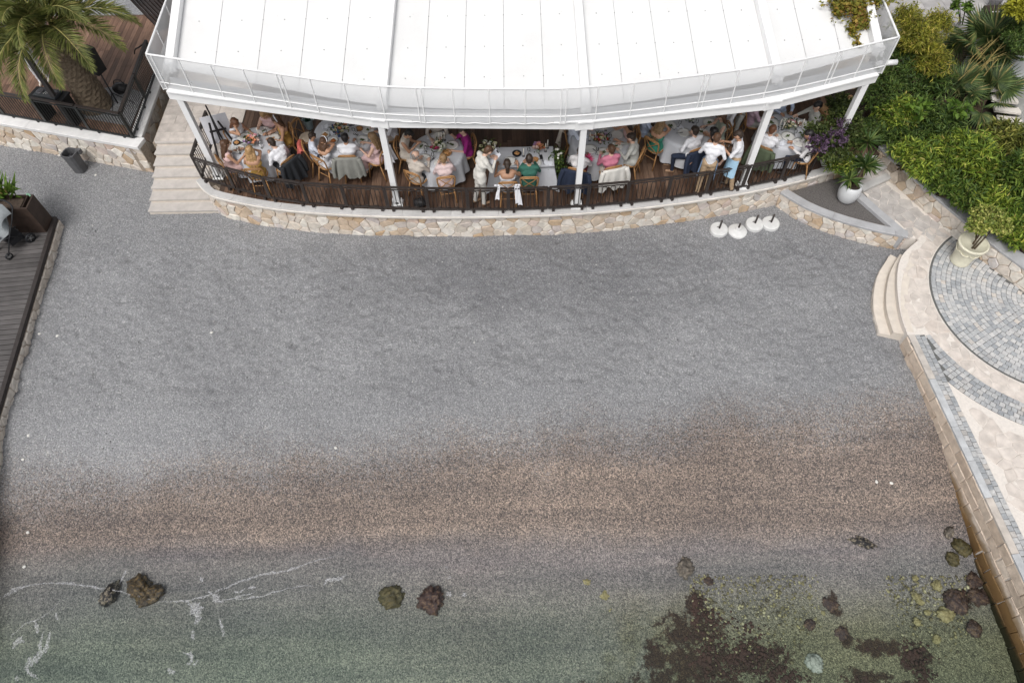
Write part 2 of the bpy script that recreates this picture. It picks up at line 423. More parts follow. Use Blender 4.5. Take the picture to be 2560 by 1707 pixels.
PLANK3 = wood('grey_composite_plank', [(0, (.085, .08, .08)), (1, (.125, .118, .118))], (1.6, 40, 40), .7)
DARKWOOD = M('dark_fascia', (.035, .028, .026), .6, .3, 10, .2)
IRON = M('brown_iron', (.035, .027, .024), .45, .3, 20, .1, spec=.5)
IRONG = M('dark_iron', (.018, .02, .02), .4, .3, 20, .1, spec=.5)
WHITE = M('white_paint', (.80, .80, .80), .5, .05, 3, .05, 40)
MORTARL = M('pale_joint', (.67, .62, .57), .9, .1, 20, .3)
SOIL = M('soil', (.045, .032, .024), .95, .5, 14, .8, 30)
FLAG = MR('flagstone', [(0, (.59, .53, .48)), (.3, (.625, .565, .515)), (.6, (.61, .55, .50)), (.85, (.635, .575, .525)), (1, (.58, .51, .455))], .8, 4, ((.5, .38, .3), .55, .75, .35), .2, 50)
COBBLE = MR('cobble', [(0, (.30, .315, .33)), (.25, (.38, .39, .40)), (.5, (.46, .46, .46)), (.75, (.53, .52, .51)), (.92, (.34, .35, .365)), (1, (.56, .51, .46))], .75, 20, None, .3, 80)
COBJ = M('cobble_joint', (.13, .13, .125), .95, .3, 20, .4)

# ================================================================== ground: beach and sea bed
_by = np.array([-60, -6, 0, 1.4, 3.4, 4.0, 5.0, 5.8, 6.6, 8, 60.]); _bz = np.array([-5, -1.9, -1.12, -.95, -.68, -.52, -.25, -.06, 0, 0, 0.])
def zbeach(x, y): return float(np.interp(y-(-.05*x if x < 0 else 0)*.5, _by, _bz))
def make_beach():
    def axis(lo, hi, step, far_lo, far_hi):
        a = list(np.arange(lo, hi+1e-6, step)); q = step; x = lo
        while x > far_lo: q *= 1.5; x -= q; a.insert(0, x)
        q = step; x = hi
        while x < far_hi: q *= 1.5; x += q; a.append(x)
        return np.array(a)
    xs, ys = axis(-13.5, 9.4, .05, -90, 60), axis(.6, 14.6, .05, -70, 40)
    Xg, Yg = np.meshgrid(xs, ys)
    Z = np.interp(Yg-np.where(Xg < 0, -.05*Xg, 0)*.5, _by, _bz)
    # soft undulation and trodden dimples in the dry part
    rs = np.random.default_rng(4)
    def lump(n, r, d, ylo, yhi):
        for _ in range(n):
            cx, cy = rs.uniform(-11, 8.5), rs.uniform(ylo, yhi); rr = r*rs.uniform(.7, 1.4)
            i0, i1 = np.searchsorted(xs, (cx-3*rr, cx+3*rr)); j0, j1 = np.searchsorted(ys, (cy-3*rr, cy+3*rr))
            q = ((Xg[j0:j1, i0:i1]-cx)**2+(Yg[j0:j1, i0:i1]-cy)**2)/(rr*rr)
            Z[j0:j1, i0:i1] += d*rs.uniform(.4, 1.2)*np.exp(-q)*(1-.55*q)
    lump(3600, .068, -.026, 7.2, 11.2); lump(800, .065, -.02, 5.8, 8); lump(260, .5, .03, 5, 12); lump(120, .09, -.03, 11, 14)
    Z += np.array([[.11*mnoise.noise(Vector((x*.45, 7.7, 0)))+.05*mnoise.noise(Vector((x*1.6, 2.2, 0))) for x in xs]])*np.clip((6-Yg)/2, 0, 1)*np.clip((Yg-.5)/1.5, 0, 1)
    Z += .006*rs.standard_normal(Z.shape)*((Yg > 1) & (Yg < 15))
    ny, nx = Xg.shape; v = np.stack([Xg, Yg, Z], -1).reshape(-1, 3)
    i = np.arange((ny-1)*(nx-1)); j = i//(nx-1); k = i % (nx-1); a = j*nx+k
    f = np.stack([a, a+1, a+nx+1, a+nx], 1)
    me = bpy.data.meshes.new('beach'); me.vertices.add(len(v)); me.vertices.foreach_set('co', v.ravel())
    me.loops.add(f.size); me.loops.foreach_set('vertex_index', f.ravel()); me.polygons.add(len(f))
    me.polygons.foreach_set('loop_start', np.arange(0, f.size, 4)); me.polygons.foreach_set('loop_total', np.full(len(f), 4))
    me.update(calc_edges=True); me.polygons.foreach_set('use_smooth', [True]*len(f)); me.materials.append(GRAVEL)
    o = link('beach', me); tag(o, kind='structure'); return o
make_beach()
# ------------------------------------------------------------------ sea
WATER_Z = -.60
def make_water():
    m, n, l, b = nt('sea_water'); out = n['Material Output']; n.remove(b)
    fr = n.new('ShaderNodeFresnel')
    bfm = n.new('ShaderNodeMapRange'); bfm.inputs[3].default_value = 1.33; bfm.inputs[4].default_value = 1/1.33; l.new(n.new('ShaderNodeNewGeometry').outputs['Backfacing'], bfm.inputs[0]); l.new(bfm.outputs[0], fr.inputs['IOR'])
    tr = n.new('ShaderNodeBsdfTransparent'); tr.inputs[0].default_value = (.985, .992, .988, 1)
    gl = n.new('ShaderNodeBsdfGlossy'); gl.inputs['Roughness'].default_value = .06; gl.inputs['Color'].default_value = (1, 1, 1, 1)
    pos = geo_pos(n); mp = n.new('ShaderNodeMapping'); mp.inputs['Scale'].default_value = (1, 1.7, 1); l.new(pos, mp.inputs[0])
    h = mth(n, l, 'ADD', noise(n, l, 2.2, 4, .55, mp.outputs[0]), mth(n, l, 'MULTIPLY', noise(n, l, 9, 3, .5, mp.outputs[0]), .35))
    bp = n.new('ShaderNodeBump'); bp.inputs['Strength'].default_value = .35; bp.inputs['Distance'].default_value = .05
    l.new(h, bp.inputs['Height']); l.new(bp.outputs[0], fr.inputs['Normal']); l.new(bp.outputs[0], gl.inputs['Normal'])
    mx = n.new('ShaderNodeMixShader'); l.new(fr.outputs[0], mx.inputs[0]); l.new(tr.outputs[0], mx.inputs[1]); l.new(gl.outputs[0], mx.inputs[2])
    l.new(mx.outputs[0], out.inputs['Surface'])
    va = n.new('ShaderNodeVolumeAbsorption'); va.inputs['Color'].default_value = (.34, .72, .64, 1); va.inputs['Density'].default_value = .55
    l.new(va.outputs[0], out.inputs['Volume'])
    b = MB(); b.box((-15, -28, (WATER_Z-6)/2), (150, 66, 6+WATER_Z), mi=0)
    o = b.build('sea', m); tag(o, kind='structure'); return o
make_water()

# ================================================================== dining terrace
DZ = .80
capP = Path(spline([(-7.62, 12.62), (-7.30, 12.24), (-6.9, 12.03), (-5.42, 11.64), (-3.5, 11.40), (-1.06, 11.28), (1.65, 11.32), (4.03, 11.58), (6.0, 11.95), (7.65, 12.43), (8.9, 12.95)], 14))
def front_y(x):
    px = [p.x for p in capP.p]; py = [p.y for p in capP.p]; return float(np.interp(x, px, py))
b = MB()
xs = np.linspace(-7.0, 9.2, 60)
poly = [(x, front_y(x)+.12) for x in xs]+[(9.2, 22), (-7.0, 22)]
b.prism(poly, -.3, DZ-.03)
floor = b.build('terrace_floor', M('floor_sub', (.07, .045, .032), .8, .3), origin=(0, 14, 0)); tag(floor, kind='structure')
W = .118; x = -6.86; k = 0; rs = random.Random(5)
plank_cache = {}
while x < 8.9:
    y0 = front_y(x+W/2)+.172; yend = 16.4
    cut = y0+rs.uniform(.7, 2.6)
    for (ya, yb) in ((y0, cut), (cut+.004, yend)):
        if yb-ya < .2: continue
        q = MB(); t = .004*rs.random(); q.box((x+W/2, (ya+yb)/2, DZ-.015+t/2), (W-.006, yb-ya, .03+t)); q.build('plank', PLANK, floor)
    x += W; k += 1
b = MB(); b.prism([(-6.86, 16.41), (8.9, 16.41), (8.9, 22), (-6.86, 22)], DZ-.029, DZ-.002); o = b.build('plank_area', PLANK, floor)
# retaining wall with its stones
wall = None
def face_wall(name, path, z0, z1, cell, label, seed, mat=STONE, thick=.25, s0=0, s1=None, aniso=1.35, off=0.0, zfun=None, **kw):
    s1 = path.L if s1 is None else s1
    b = MB(); n = max(2, int((s1-s0)/.3)); vs = []; fs = []
    for i in range(n+1):
        s = s0+(s1-s0)*i/n; p, q = path.at(s, off), path.at(s, off-thick)
        vs += [(p.x, p.y, z0), (p.x, p.y, z1), (q.x, q.y, z1), (q.x, q.y, z0)]
    for i in range(n):
        a = 4*i; c = a+4
        for j in range(4): fs.append((a+j, a+(j+1) % 4, c+(j+1) % 4, c+j))
    fs += [(0, 1, 2, 3), (4*n, 4*n+3, 4*n+2, 4*n+1)]
    b.add(vs, fs); o = b.build(name, MORTAR); tag(o, label, 'wall', kind='thing')
    def tomap(p, h):
        q = path.at(s0+p[0], off+h); return (q.x, q.y, z0+p[1])
    stone_pieces(voronoi(s1-s0, z1-z0, cell, seed=seed, aniso=aniso), tomap, o, mat, seed=seed, **kw)
    return o
def coping(path, s0, s1, parent, z0, z1, front, depth, mat, piece=.95, seed=2, name='coping_stone'):
    rs = random.Random(seed); s = s0
    while s < s1-.05:
        e = min(s+piece*rs.uniform(.8, 1.2), s1)
        if s1-e < .25: e = s1
        k = 4; vs = []; fs = []
        for i in range(k+1):
            t = s+.003+(e-s-.006)*i/k; p, q = path.at(t, front), path.at(t, front-depth); z = z1
            pb = path.at(t, front+.008)
            vs += [(p.x, p.y, z0), (pb.x, pb.y, z1-.012), (p.x, p.y, z), (q.x, q.y, z), (q.x, q.y, z0)]
        for i in range(k):
            a = 5*i; c = a+5
            for j in range(5): fs.append((a+j, a+(j+1) % 5, c+(j+1) % 5, c+j))
        fs += [(0, 1, 2, 3, 4), tuple(5*k+j for j in (4, 3, 2, 1, 0))]
        q = MB(); q.add(vs, fs); q.build(name, mat, parent); s = e
tw = face_wall('terrace_wall', capP, -.06, .70, .19, 'long curved rubble stone wall with pale coping below the dining terrace', 21, s0=.35, off=-.06, gap=.0045, aniso=1.4)
coping(capP, 0, capP.L, tw, .70, DZ+.004, 0, .165, LIMEGR, 1.05)
# cream leading edge of the coping
coping(capP, .0, capP.L, tw, .705, DZ-.03, .022, .05, CREAM, 1.6, 8, 'coping_edge')

# ------------------------------------------------------------------ white canopy over the terrace
can = empty('canopy', (0, 12.5, DZ), label='large white fabric canopy on slim posts roofing the dining terrace', cat='canopy')
POSTS = [(-7.08, 12.72), (-2.64, 11.71), (1.58, 11.52), (5.56, 12.03), (7.78, 12.76)]
BZ = 3.12
for i, (x, y) in enumerate(POSTS):
    q = MB(); q.box((x, y, (DZ+BZ)/2), (.13, .13, BZ-DZ)); q.box((x, y, DZ+.012), (.26, .22, .024)); q.box((x-.1, y, DZ+.07), (.03, .14, .1)); q.box((x+.1, y, DZ+.07), (.03, .14, .1))
    po = q.build('post', WHITE, can)
    q = MB(); q.box((x, y-.068, DZ+.075), (.07, .008, .05)); q.build('post_slot', IRONG, po)
rimP = Path(spline([(-7.36, 12.78), (-5.0, 12.17), (-2.6, 11.63), (.1, 11.45), (1.6, 11.46), (3.6, 11.72), (5.66, 12.10), (8.06, 12.83)], 14))
RIMZ, SCRB = 4.15, 3.30
for bi, (a, c) in enumerate(zip(POSTS, POSTS[1:])):
    A, C = Vector((*a, BZ+.10+.007*(bi % 2))), Vector((*c, BZ+.10+.007*(bi % 2))); d = (C-A).normalized()
    q = MB(); q.bar(A-d*.20, C+d*.19, .16, .2); q.bar(A-d*.16+Vector((0, 0, .115)), C+d*.15+Vector((0, 0, .115)), .24, .03); q.build('front_beam', WHITE, can)
# roof fabric: strips between seams
SL = .20
def roof_z(y): return 3.46+SL*(y-11.75)
FABRIC, n, l, bb = nt('canopy_fabric')
c = ramp(n, [(.2, (.67, .668, .662)), (.6, (.735, .735, .733))]); l.new(noise(n, l, .9, 5, .6, geo_pos(n)), c.inputs[0])
spx = ramp(n, [(.70, (1, 1, 1)), (.76, (.86, .85, .83))]); l.new(noise(n, l, 16, 3, .5, geo_pos(n)), spx.inputs[0])
cc = mixc(n, l, 1.0, c.outputs[0], spx.outputs[0], 'MULTIPLY')
df = n.new('ShaderNodeBsdfDiffuse'); tl = n.new('ShaderNodeBsdfTranslucent'); mx = n.new('ShaderNodeMixShader'); mx.inputs[0].default_value = .03
l.new(cc, df.inputs[0]); l.new(cc, tl.inputs[0]); l.new(df.outputs[0], mx.inputs[1]); l.new(tl.outputs[0], mx.inputs[2]); l.new(mx.outputs[0], n['Material Output'].inputs[0]); n.remove(bb)
RAILX = [(-7.02, -7.30), (-2.55, -2.40), (1.60, 1.57), (5.62, 5.45), (7.80, 7.95)]      # x at the front edge, x at Y=17
def rail_x(i, y): a, c = RAILX[i]; return a+(c-a)*(y-12)/5
YB = 20.0
def rim_y(x): return float(np.interp(x, [p.x for p in rimP.p], [p.y for p in rimP.p]))
NS = (5, 5, 5, 3)
for bay in range(4):
    for k in range(NS[bay]):
        q = MB(); vs = []; fs = []; nn = 10; mm = 4
        for j in range(nn+1):
            for i in range(mm+1):
                u = (k+i/mm)/NS[bay]
                xf = rail_x(bay, 12)+(rail_x(bay+1, 12)-rail_x(bay, 12))*u
                y = (rim_y(xf)+.27)+(YB-rim_y(xf)-.27)*(j/nn)
                x = rail_x(bay, y)+(rail_x(bay+1, y)-rail_x(bay, y))*u
                x += .0045 if i == 0 else (-.0045 if i == mm else 0)
                vs.append((x, y, roof_z(y)-.012*(1-(2*i/mm-1)**2)))
        for j in range(nn):
            for i in range(mm):
                a = j*(mm+1)+i; fs.append((a, a+1, a+mm+2, a+mm+1))
        q.add(vs, fs); o = q.build('roof_panel', FABRIC, can, smooth=True)
        # row of fixings
        if k > 0 or True:
            f = MB()
            for yy in (12.55, 13.35, 14.2, 15.1):
                for uu in (.0, .5):
                    u = (k+uu)/NS[bay]; x = rail_x(bay, yy)+(rail_x(bay+1, yy)-rail_x(bay, yy))*u
                    f.box((x, yy, roof_z(yy)+.002), (.018, .018, .010))
            f.build('roof_fixings', M('fixing', (.3, .3, .3), .6), can, kind='stuff')
# carrier under seams so they read as narrow dark joints
q = MB()
for bay in range(4):
    for k in range(NS[bay]+1):
        u = k/NS[bay]
        pts = []
        for y in (rim_y(rail_x(bay, 12)+(rail_x(bay+1, 12)-rail_x(bay, 12))*u)+.3, YB):
            x = rail_x(bay, y)+(rail_x(bay+1, y)-rail_x(bay, y))*u; pts.append(Vector((x, y, roof_z(y)-.04)))
        q.bar(pts[0], pts[1], .04, .03)
q.build('seam_carriers', M('seam_grey', (.46, .46, .47), .7), can)
# roof rails with end brackets
for i in range(5):
    yf = rim_y(rail_x(i, 12))+.14
    A = Vector((rail_x(i, yf), yf+.06, roof_z(yf)+.10)); C = Vector((rail_x(i, YB), YB, roof_z(YB)+.12))
    q = MB(); q.bar(A, C, .17, .16); o = q.build('roof_rail', WHITE, can)
    q = MB(); q.box((A.x, A.y-.03, A.z+.0), (.21, .05, .19)); q.box((A.x-.05, A.y-.1, A.z-.02), (.02, .1, .1)); q.box((A.x+.05, A.y-.1, A.z-.02), (.02, .1, .1)); q.build('rail_bracket', WHITE, o)
# gutter behind the screen
q = MB(); vs = []; fs = []; N = 60
for i in range(N+1):
    s = rimP.L*i/N
    for off, z in ((-.03, 3.36), (-.03, 3.27), (-.25, 3.27), (-.30, 3.40)):
        p = rimP.at(s, off); vs.append((p.x, p.y, z))
for i in range(N):
    for j in range(3): a = 4*i+j; fs.append((a, a+1, a+5, a+4))
q.add(vs, fs); q.build('gutter', M('gutter_grey', (.46, .47, .49), .5, .08), can)
# see-through mesh screen with its frame
MESH, n, l, bb = nt('screen_mesh')
tr = n.new('ShaderNodeBsdfTransparent'); df = n.new('ShaderNodeBsdfDiffuse'); df.inputs[0].default_value = (.76, .765, .775, 1)
tl = n.new('ShaderNodeBsdfTranslucent'); tl.inputs[0].default_value = (.76, .765, .775, 1)
m1 = n.new('ShaderNodeMixShader'); m1.inputs[0].default_value = .35; l.new(df.outputs[0], m1.inputs[1]); l.new(tl.outputs[0], m1.inputs[2])
m2 = n.new('ShaderNodeMixShader'); mr = n.new('ShaderNodeMapRange'); mr.inputs[3].default_value = .54; mr.inputs[4].default_value = .58
l.new(noise(n, l, 4, 3, .5, geo_pos(n)), mr.inputs[0]); l.new(mr.outputs[0], m2.inputs[0])
l.new(tr.outputs[0], m2.inputs[1]); l.new(m1.outputs[0], m2.inputs[2]); l.new(m2.outputs[0], n['Material Output'].inputs[0]); n.remove(bb)
TRIM = M('white_trim', (.78, .78, .78), .5, .04)
def screen(path, seed, nb, parent, folds=0.0):
    rs = random.Random(seed); N = int(path.L/.12); vs = []; fs = []
    for i in range(N+1):
        s = path.L*i/N; sc = .012*math.sin(s*22)+.006*rs.uniform(-1, 1)
        for k, z in enumerate((SCRB+.0+sc, SCRB+.28, SCRB+.57, RIMZ)):
            p = path.at(s, folds*math.sin(s*9+k*.4)*(1-k/3.0)*.6); vs.append((p.x, p.y, z))
    for i in range(N):
        for j in range(3): a = 4*i+j; fs.append((a, a+1, a+5, a+4))
    q = MB(); q.add(vs, fs); o = q.build('mesh_screen', MESH, parent, smooth=True)
    q = MB(); q.tube([(*path.at(path.L*i/N, 0), RIMZ+.01) for i in range(N+1)], .021, 8); q.build('top_rail', TRIM, parent, smooth=True)
    q = MB(); q.tube([(*path.at(path.L*i/N, .018), SCRB+.2) for i in range(N+1)], .013, 6); q.build('mid_rail', TRIM, parent, smooth=True)
    q = MB(); q.tube([(*path.at(path.L*i/N, .006), SCRB+.02+.010*math.sin(i*1.9)) for i in range(N+1)], .012, 5); q.build('hem_cord', TRIM, parent, smooth=True)
    for k in range(nb+1):
        s = path.L*k/nb; p = path.at(s, .016)
        q = MB(); d = path.dir(max(min(s, path.L-.02), .02)); ang = math.atan2(d.y, d.x)
        q.box((p.x, p.y, (SCRB+RIMZ)/2), (.02, .02, RIMZ-SCRB), ang); q.build('screen_upright', TRIM, parent)
        if k % 4 == 0:
            p = path.at(min(s+.1, path.L), .016); q = MB(); q.box((p.x, p.y, (SCRB+RIMZ)/2), (.02, .02, RIMZ-SCRB), ang); q.build('screen_upright', TRIM, parent)
screen(rimP, 3, 22, can)
a0, a1 = rimP.p[0], rimP.p[-1]
screen(Path([(-7.55, 20), (-7.47, 16), (a0.x-.002, a0.y)]), 4, 8, can, .02)
screen(Path([(a1.x, a1.y), (8.24, 16), (8.35, 20)]), 5, 8, can, .02)
q = MB(); q.tube([(7.95, 13.0, 3.42), (8.42, 13.05, 3.40)], .06, 10); q.build('drain_pipe', WHITE, can, smooth=True)
# side closures below the side screens, back wall of the building (deep in shade)
q = MB(); q.box((.8, 21.0, 2.2), (17.6, .25, 4.4)); o = q.build('building_wall', M('render_white', (.55, .53, .5), .9, .1)); tag(o, 'plain rendered building wall far back under the white canopy', 'wall', kind='thing')

# ------------------------------------------------------------------ terrace railing: framed panels with hairpin bars
def hairpin_panel(parent, A, C, zb, zt, loops=4, mat=IRON, first=None):
    """one panel between A and C (2-D), bottom bar zb, top bar zt"""
    A, C = Vector(A), Vector(C); d = (C-A); L = d.length; d.normalize()
    A = A+d*.02; C = C-d*.02; L -= .04
    q = MB()
    for p in (A, C):
        q.box((p.x, p.y, (zb+zt)/2), (.036, .036, zt-zb), math.atan2(d.y, d.x))
    q.bar((A.x, A.y, zt), (C.x, C.y, zt), .05, .03); q.bar((A.x, A.y, zb), (C.x, C.y, zb), .045, .035)
    for t in (.12, .88):
        p = A+d*L*t; n_ = Vector((d.y, -d.x)); p = p+n_*.02; q.box((p.x, p.y, zb-.035), (.06, .09, .07), math.atan2(d.y, d.x))
    pan = q.build('panel', mat, parent)
    sp = L/(loops*2+1)
    for k in range(loops):
        x0 = sp*(1+2*k); x1 = x0+sp; r = .03
        pts = []
        for (xx, zz) in ((x0, zb+.03), (x0, zt-.10-r), (x0+r*.3, zt-.10), (x1-r*.3, zt-.10), (x1, zt-.10-r), (x1, zb+.03+.03)):
            p = A+d*xx; pts.append((p.x, p.y, zz))
        q = MB(); q.tube(pts, .010, 5)
        if k < loops-1:
            pa, pb = A+d*x1, A+d*(x1+sp); q.tube([(pa.x, pa.y, zb+.06), (pb.x, pb.y, zb+.06)], .010, 5)
        q.build('hairpin_bar', mat, pan, smooth=True)
    q = MB(); pa, pb = A, C; q.bar((pa.x, pa.y, zt-.075), (pb.x, pb.y, zt-.075), .014, .02); q.build('upper_bar', mat, pan)
rail = empty('terrace_railing', (0, 11.45, DZ), label='dark brown metal railing of hairpin bars along the curved dining terrace edge', cat='railing')
RT = 1.55
joint_px = [(476, 395), (562, 419), (654, 442.5), (752, 457), (852, 463.6), (958.7, 468), (1063, 470.7), (1166, 471.5), (1270, 472), (1372, 473), (1475, 472.5), (1576, 465), (1681.5, 452.6), (1782.5, 440), (1879, 426.6), (1980, 414), (2062, 402)]
railP = Path(spline([(-7.46, 12.56)]+[(P(x, y, RT).x, P(x, y, RT).y) for x, y in joint_px[1:]], 10))
jp = []
for (x, y) in joint_px:
    w = P(x, y, RT); jp.append(Vector((w.x, max(w.y, front_y(w.x)+.10))))
jp[0] = Vector((-7.44, 12.60))
for a, c in zip(jp, jp[1:]): hairpin_panel(rail, a, c, DZ+.09, RT, 4)
for a, c in (((-7.46, 14.25), (-7.46, 13.45)), ((-7.46, 13.43), (-7.46, 12.63))): hairpin_panel(rail, a, c, DZ+.09, RT, 4)

# ------------------------------------------------------------------ staircase left of the terrace
st = empty('staircase', (-8.2, 12.3, 0), label='pale stone staircase climbing from gravel to terrace landing', cat='staircase')
RIS = DZ/7
TREAD = M('tread_stone', (.50, .465, .435), .75, .12, 6, .25, 60, rnd=.07)
for k in range(7):
    y0 = 12.26+.285*k; xr = -7.02 if k == 0 else (-7.12 if k == 1 else (-7.28 if k == 2 else -7.40)); xl = -9.02+.012*k
    if k >= 5: xl = -8.98
    q = MB(); top = RIS*(k+1); yb = y0+.36 if k < 6 else y0+.42
    q.box(((xl+xr)/2, (y0+.02+yb)/2, top/2-.03-.1), (xr-xl-.04, yb-y0-.02, top-.06+.2-.0), 0)
    s = q.build('step', LIMEST, st)
    q = MB()
    rs = random.Random(k); e = .02
    q.prism([(xl, y0+e*rs.random()), (xl+.15, y0+.004), ((xl+xr)/2, y0+.006*rs.random()), (xr-.1, y0+.004), (xr, y0+e*rs.random()), (xr, yb), (xl-.02*rs.random(), yb), (xl+.03*rs.random(), y0+.16)], top-.035, top)
    q.build('tread', TREAD, s)
land = MB(); land.box((-7.95, 18, .35), (2.2, 8, .84)); land = land.build('landing', MORTAR); tag(land, kind='structure')
yy = 14.02; r_ = 0
while yy < 18.2:
    h = .34; xx = -9.02+(.0 if r_ % 2 else -.35)
    while xx < -6.9:
        xa, xb = max(xx, -9.02), min(xx+.72, -6.88)
        if xb-xa > .08:
            q = MB(); q.box(((xa+xb)/2, yy+h/2, DZ-.02), (xb-xa-.008, h-.008, .05)); q.build('tile', TILE, land)
        xx += .72
    yy += h; r_ += 1
yy = 12.75
while yy < 14.0:
    q = MB(); q.box((-7.13, yy+.2, DZ-.02), (.5, .4, .05)); q.build('tile', TILE, land); yy += .41
q = MB(); q.box((-7.13, 13.35, .36), (.52, 1.3, .80)); q.build('landing_edge', MORTAR, land)

# ------------------------------------------------------------------ side terrace with the palm
SZ = .85
LF = Vector((-16.5, 15.62)); LC = Vector((-9.30, 13.72)); LB = Vector((-9.42, 19.5))
b = MB(); b.prism([(LF.x, LF.y+.1), (LC.x-.1, LC.y+.1), (LB.x-.1, LB.y), (-16.5, 19.5)], -.2, SZ-.03)
sfl = b.build('side_terrace_floor', M('floor_sub2', (.1, .06, .045), .8), origin=(-12, 16, 0)); tag(sfl, kind='structure')
x = -16.2; rs = random.Random(9); W2 = .135
def lf_y(x): return LF.y+(LC.y-LF.y)*(x-LF.x)/(LC.x-LF.x)
while x < -9.75:
    y0 = lf_y(x)+.36; cut = y0+rs.uniform(.6, 2.0); cut2 = cut+rs.uniform(1, 1.6)
    for (ya, yb) in ((y0, cut), (cut+.004, cut2), (cut2+.004, 19.4)):
        q = MB(); q.box((x+W2/2, (ya+yb)/2, SZ-.014), (W2-.006, yb-ya, .032)); q.build('plank', PLANK2, sfl)
    x += W2
lp = Path([LF, LC])
lw = face_wall('side_terrace_wall', lp, -.06, .80, .21, 'rubble stone wall with white coping under the palm terrace', 31, off=-.05, aniso=1.3)
sp = Path([LC, LB])
lw2 = face_wall('stairwell_wall', sp, -.06, .80, .20, 'narrow rubble stone wall beside the staircase under the palm terrace railing', 32, off=-.05, s0=.09)
WCOP = M('white_coping', (.72, .71, .70), .7, .1, 4, .15, 50, rnd=.03)
coping(lp, 0, lp.L+.0, lw, .80, .90, 0, .34, WCOP, 2.2, 3)
coping(sp, .345, sp.L, lw2, .80, .90, 0, .30, WCOP, 2.2, 4)
def bar_railing(root, pts, zb, zt, per=1.25, step=.085, mat=IRONG):
    P_ = Path(pts); n = max(1, round(P_.L/per)); 
    for i in range(n):
        A, C = P_.at(P_.L*i/n), P_.at(P_.L*(i+1)/n); d = (C-A).normalized(); L = (C-A).length; A = A+d*.02; L -= .04; C = A+d*L
        q = MB()
        for p in (A, C): q.box((p.x, p.y, (zb+zt)/2-.02), (.04, .04, zt-zb), math.atan2(d.y, d.x))
        q.bar((A.x, A.y, zb), (C.x, C.y, zb), .045, .035); q.bar((A.x, A.y, zt-.09), (C.x, C.y, zt-.09), .03, .025)
        for t in (.2, .8): p = A+d*L*t; q.box((p.x, p.y, zb-.03), (.05, .06, .08), math.atan2(d.y, d.x))
        pan = q.build('panel', mat, root)
        q = MB(); q.bar((A.x, A.y, zt), (C.x, C.y, zt), .065, .03); q.build('handrail', IRON, pan)
        k = int(L/step)
        for j in range(1, k):
            p = A+d*L*j/k; q = MB(); q.tube([(p.x, p.y, zb), (p.x, p.y, zt-.09)], .011, 5); q.build('bar', mat, pan)
lr = empty('side_terrace_railing', (-11, 14.4, .9), label='dark railing of upright bars round the palm terrace corner', cat='railing')
bar_railing(lr, [(-14.3, 15.33), (-9.46, 14.02)], .96, 1.70)
bar_railing(lr, [(-9.47, 14.06), (-9.58, 16.95)], .96, 1.70)
# gravel tree pit
q = MB(); q.prism([(-11.3, 14.98), (-9.72, 14.55), (-9.72, 15.85), (-10.4, 16.2), (-11.3, 16.0)], SZ-.02, SZ+.012); o = q.build('tree_pit', GRAVEL, sfl)

# ------------------------------------------------------------------ grey boardwalk at the left edge
BW = .30
dk = MB(); e0, e1 = Vector((-11.12, 11.95)), Vector((-10.36, 5.0))
dk.prism([(e0.x, e0.y), (e1.x, e1.y), (e1.x+.35, 1.5), (-17, 1.5), (-17, 11.95)], -1.1, BW-.05)
bwk = dk.build('boardwalk', M('bw_sub', (.04, .037, .036), .8), origin=(-13, 8, 0)); tag(bwk, kind='structure')
y = 11.9
def edge_x(y): return float(np.interp(y, [1.5, 5.0, 11.95], [-10.01, -10.36, -11.12]))
while y > 4.4:
    q = MB(); xe = edge_x(y-.07)-.07; q.prism([(-15.5, y-.46), (xe, y-.0), (edge_x(y-.13)-.07, y-.117), (-15.5, y-.577)], BW-.03, BW); q.build('plank', PLANK3, bwk); y -= .134
q = MB(); q.prism([(-15.5, -.2), (-10.1, 4.32), (-10.1, 1.6)], BW-.03, BW-.002); q.build('plank_area', PLANK3, bwk)
ep = Path([(-11.12, 11.95), (-10.36, 5.0), (-10.01, 1.5)])     # right side (+x) is outward when walking towards -y: flip
ep = Path([(-10.01, 1.5), (-10.36, 5.0), (-11.12, 11.95)])
q = MB()
for i in range(20):
    s, t = ep.L*i/20, ep.L*(i+1)/20; a, c = ep.at(s, 0), ep.at(t, 0); q.bar((a.x, a.y, BW-.02), (c.x, c.y, BW-.02), .09, .10)
q.build('edge_board', DARKWOOD, bwk)
SEASTONE_STOPS = [(0, (0.595, 0.481, 0.383)), (.3, (0.679, 0.566, 0.467)), (.6, (0.623, 0.510, 0.410)), (.85, (0.737, 0.637, 0.538)), (1, (0.524, 0.425, 0.340))]
PALEST = MR('pale_block', [(0, (.60, .53, .46)), (.5, (.68, .63, .57)), (1, (.56, .49, .42))], .85, 6, ((.4, .3, .2), .5, .75, .5), .5, 38)
face_wall('boardwalk_wall', ep, -.9, BW-.08, .16, 'low pale stone wall edging the grey boardwalk beside the gravel', 41, mat=PALEST, off=.05, aniso=1.9, gap=.007)
q = MB(); q.bar((-17, 11.97, .1), (-11.12, 11.97, .1), .06, .38); q.build('back_board', DARKWOOD, bwk)

# ================================================================== right: steps, plaza, sea wall
PZ = .40
KA, KB = Vector((8.447, 7.98)), Vector((9.18, -1.9))
KD = (KB-KA).normalized(); KN = Vector((-KD.y, KD.x))          # KN points into the plaza (+x)
if KN.x < 0: KN = -KN
PC = Vector((11.60, 8.756))
plz = MB()
arc = spline([(9.55, 10.62), (8.99, 10.13), (8.67, 9.45), (8.47, 8.58), (8.44, 8.0)], 6)
poly = [(p.x, p.y) for p in arc]+[(KA.x, KA.y), (KB.x, KB.y), (16, -1.9), (16, 8), (11.9, 8.4), (10.55, 10.7), (9.4, 12.9), (8.6, 12.4), (9.2, 10.72)]
plz.prism(poly, -.6, PZ-.008)
plaza = plz.build('plaza', MORTARL, origin=(10, 7, 0)); tag(plaza, kind='structure')
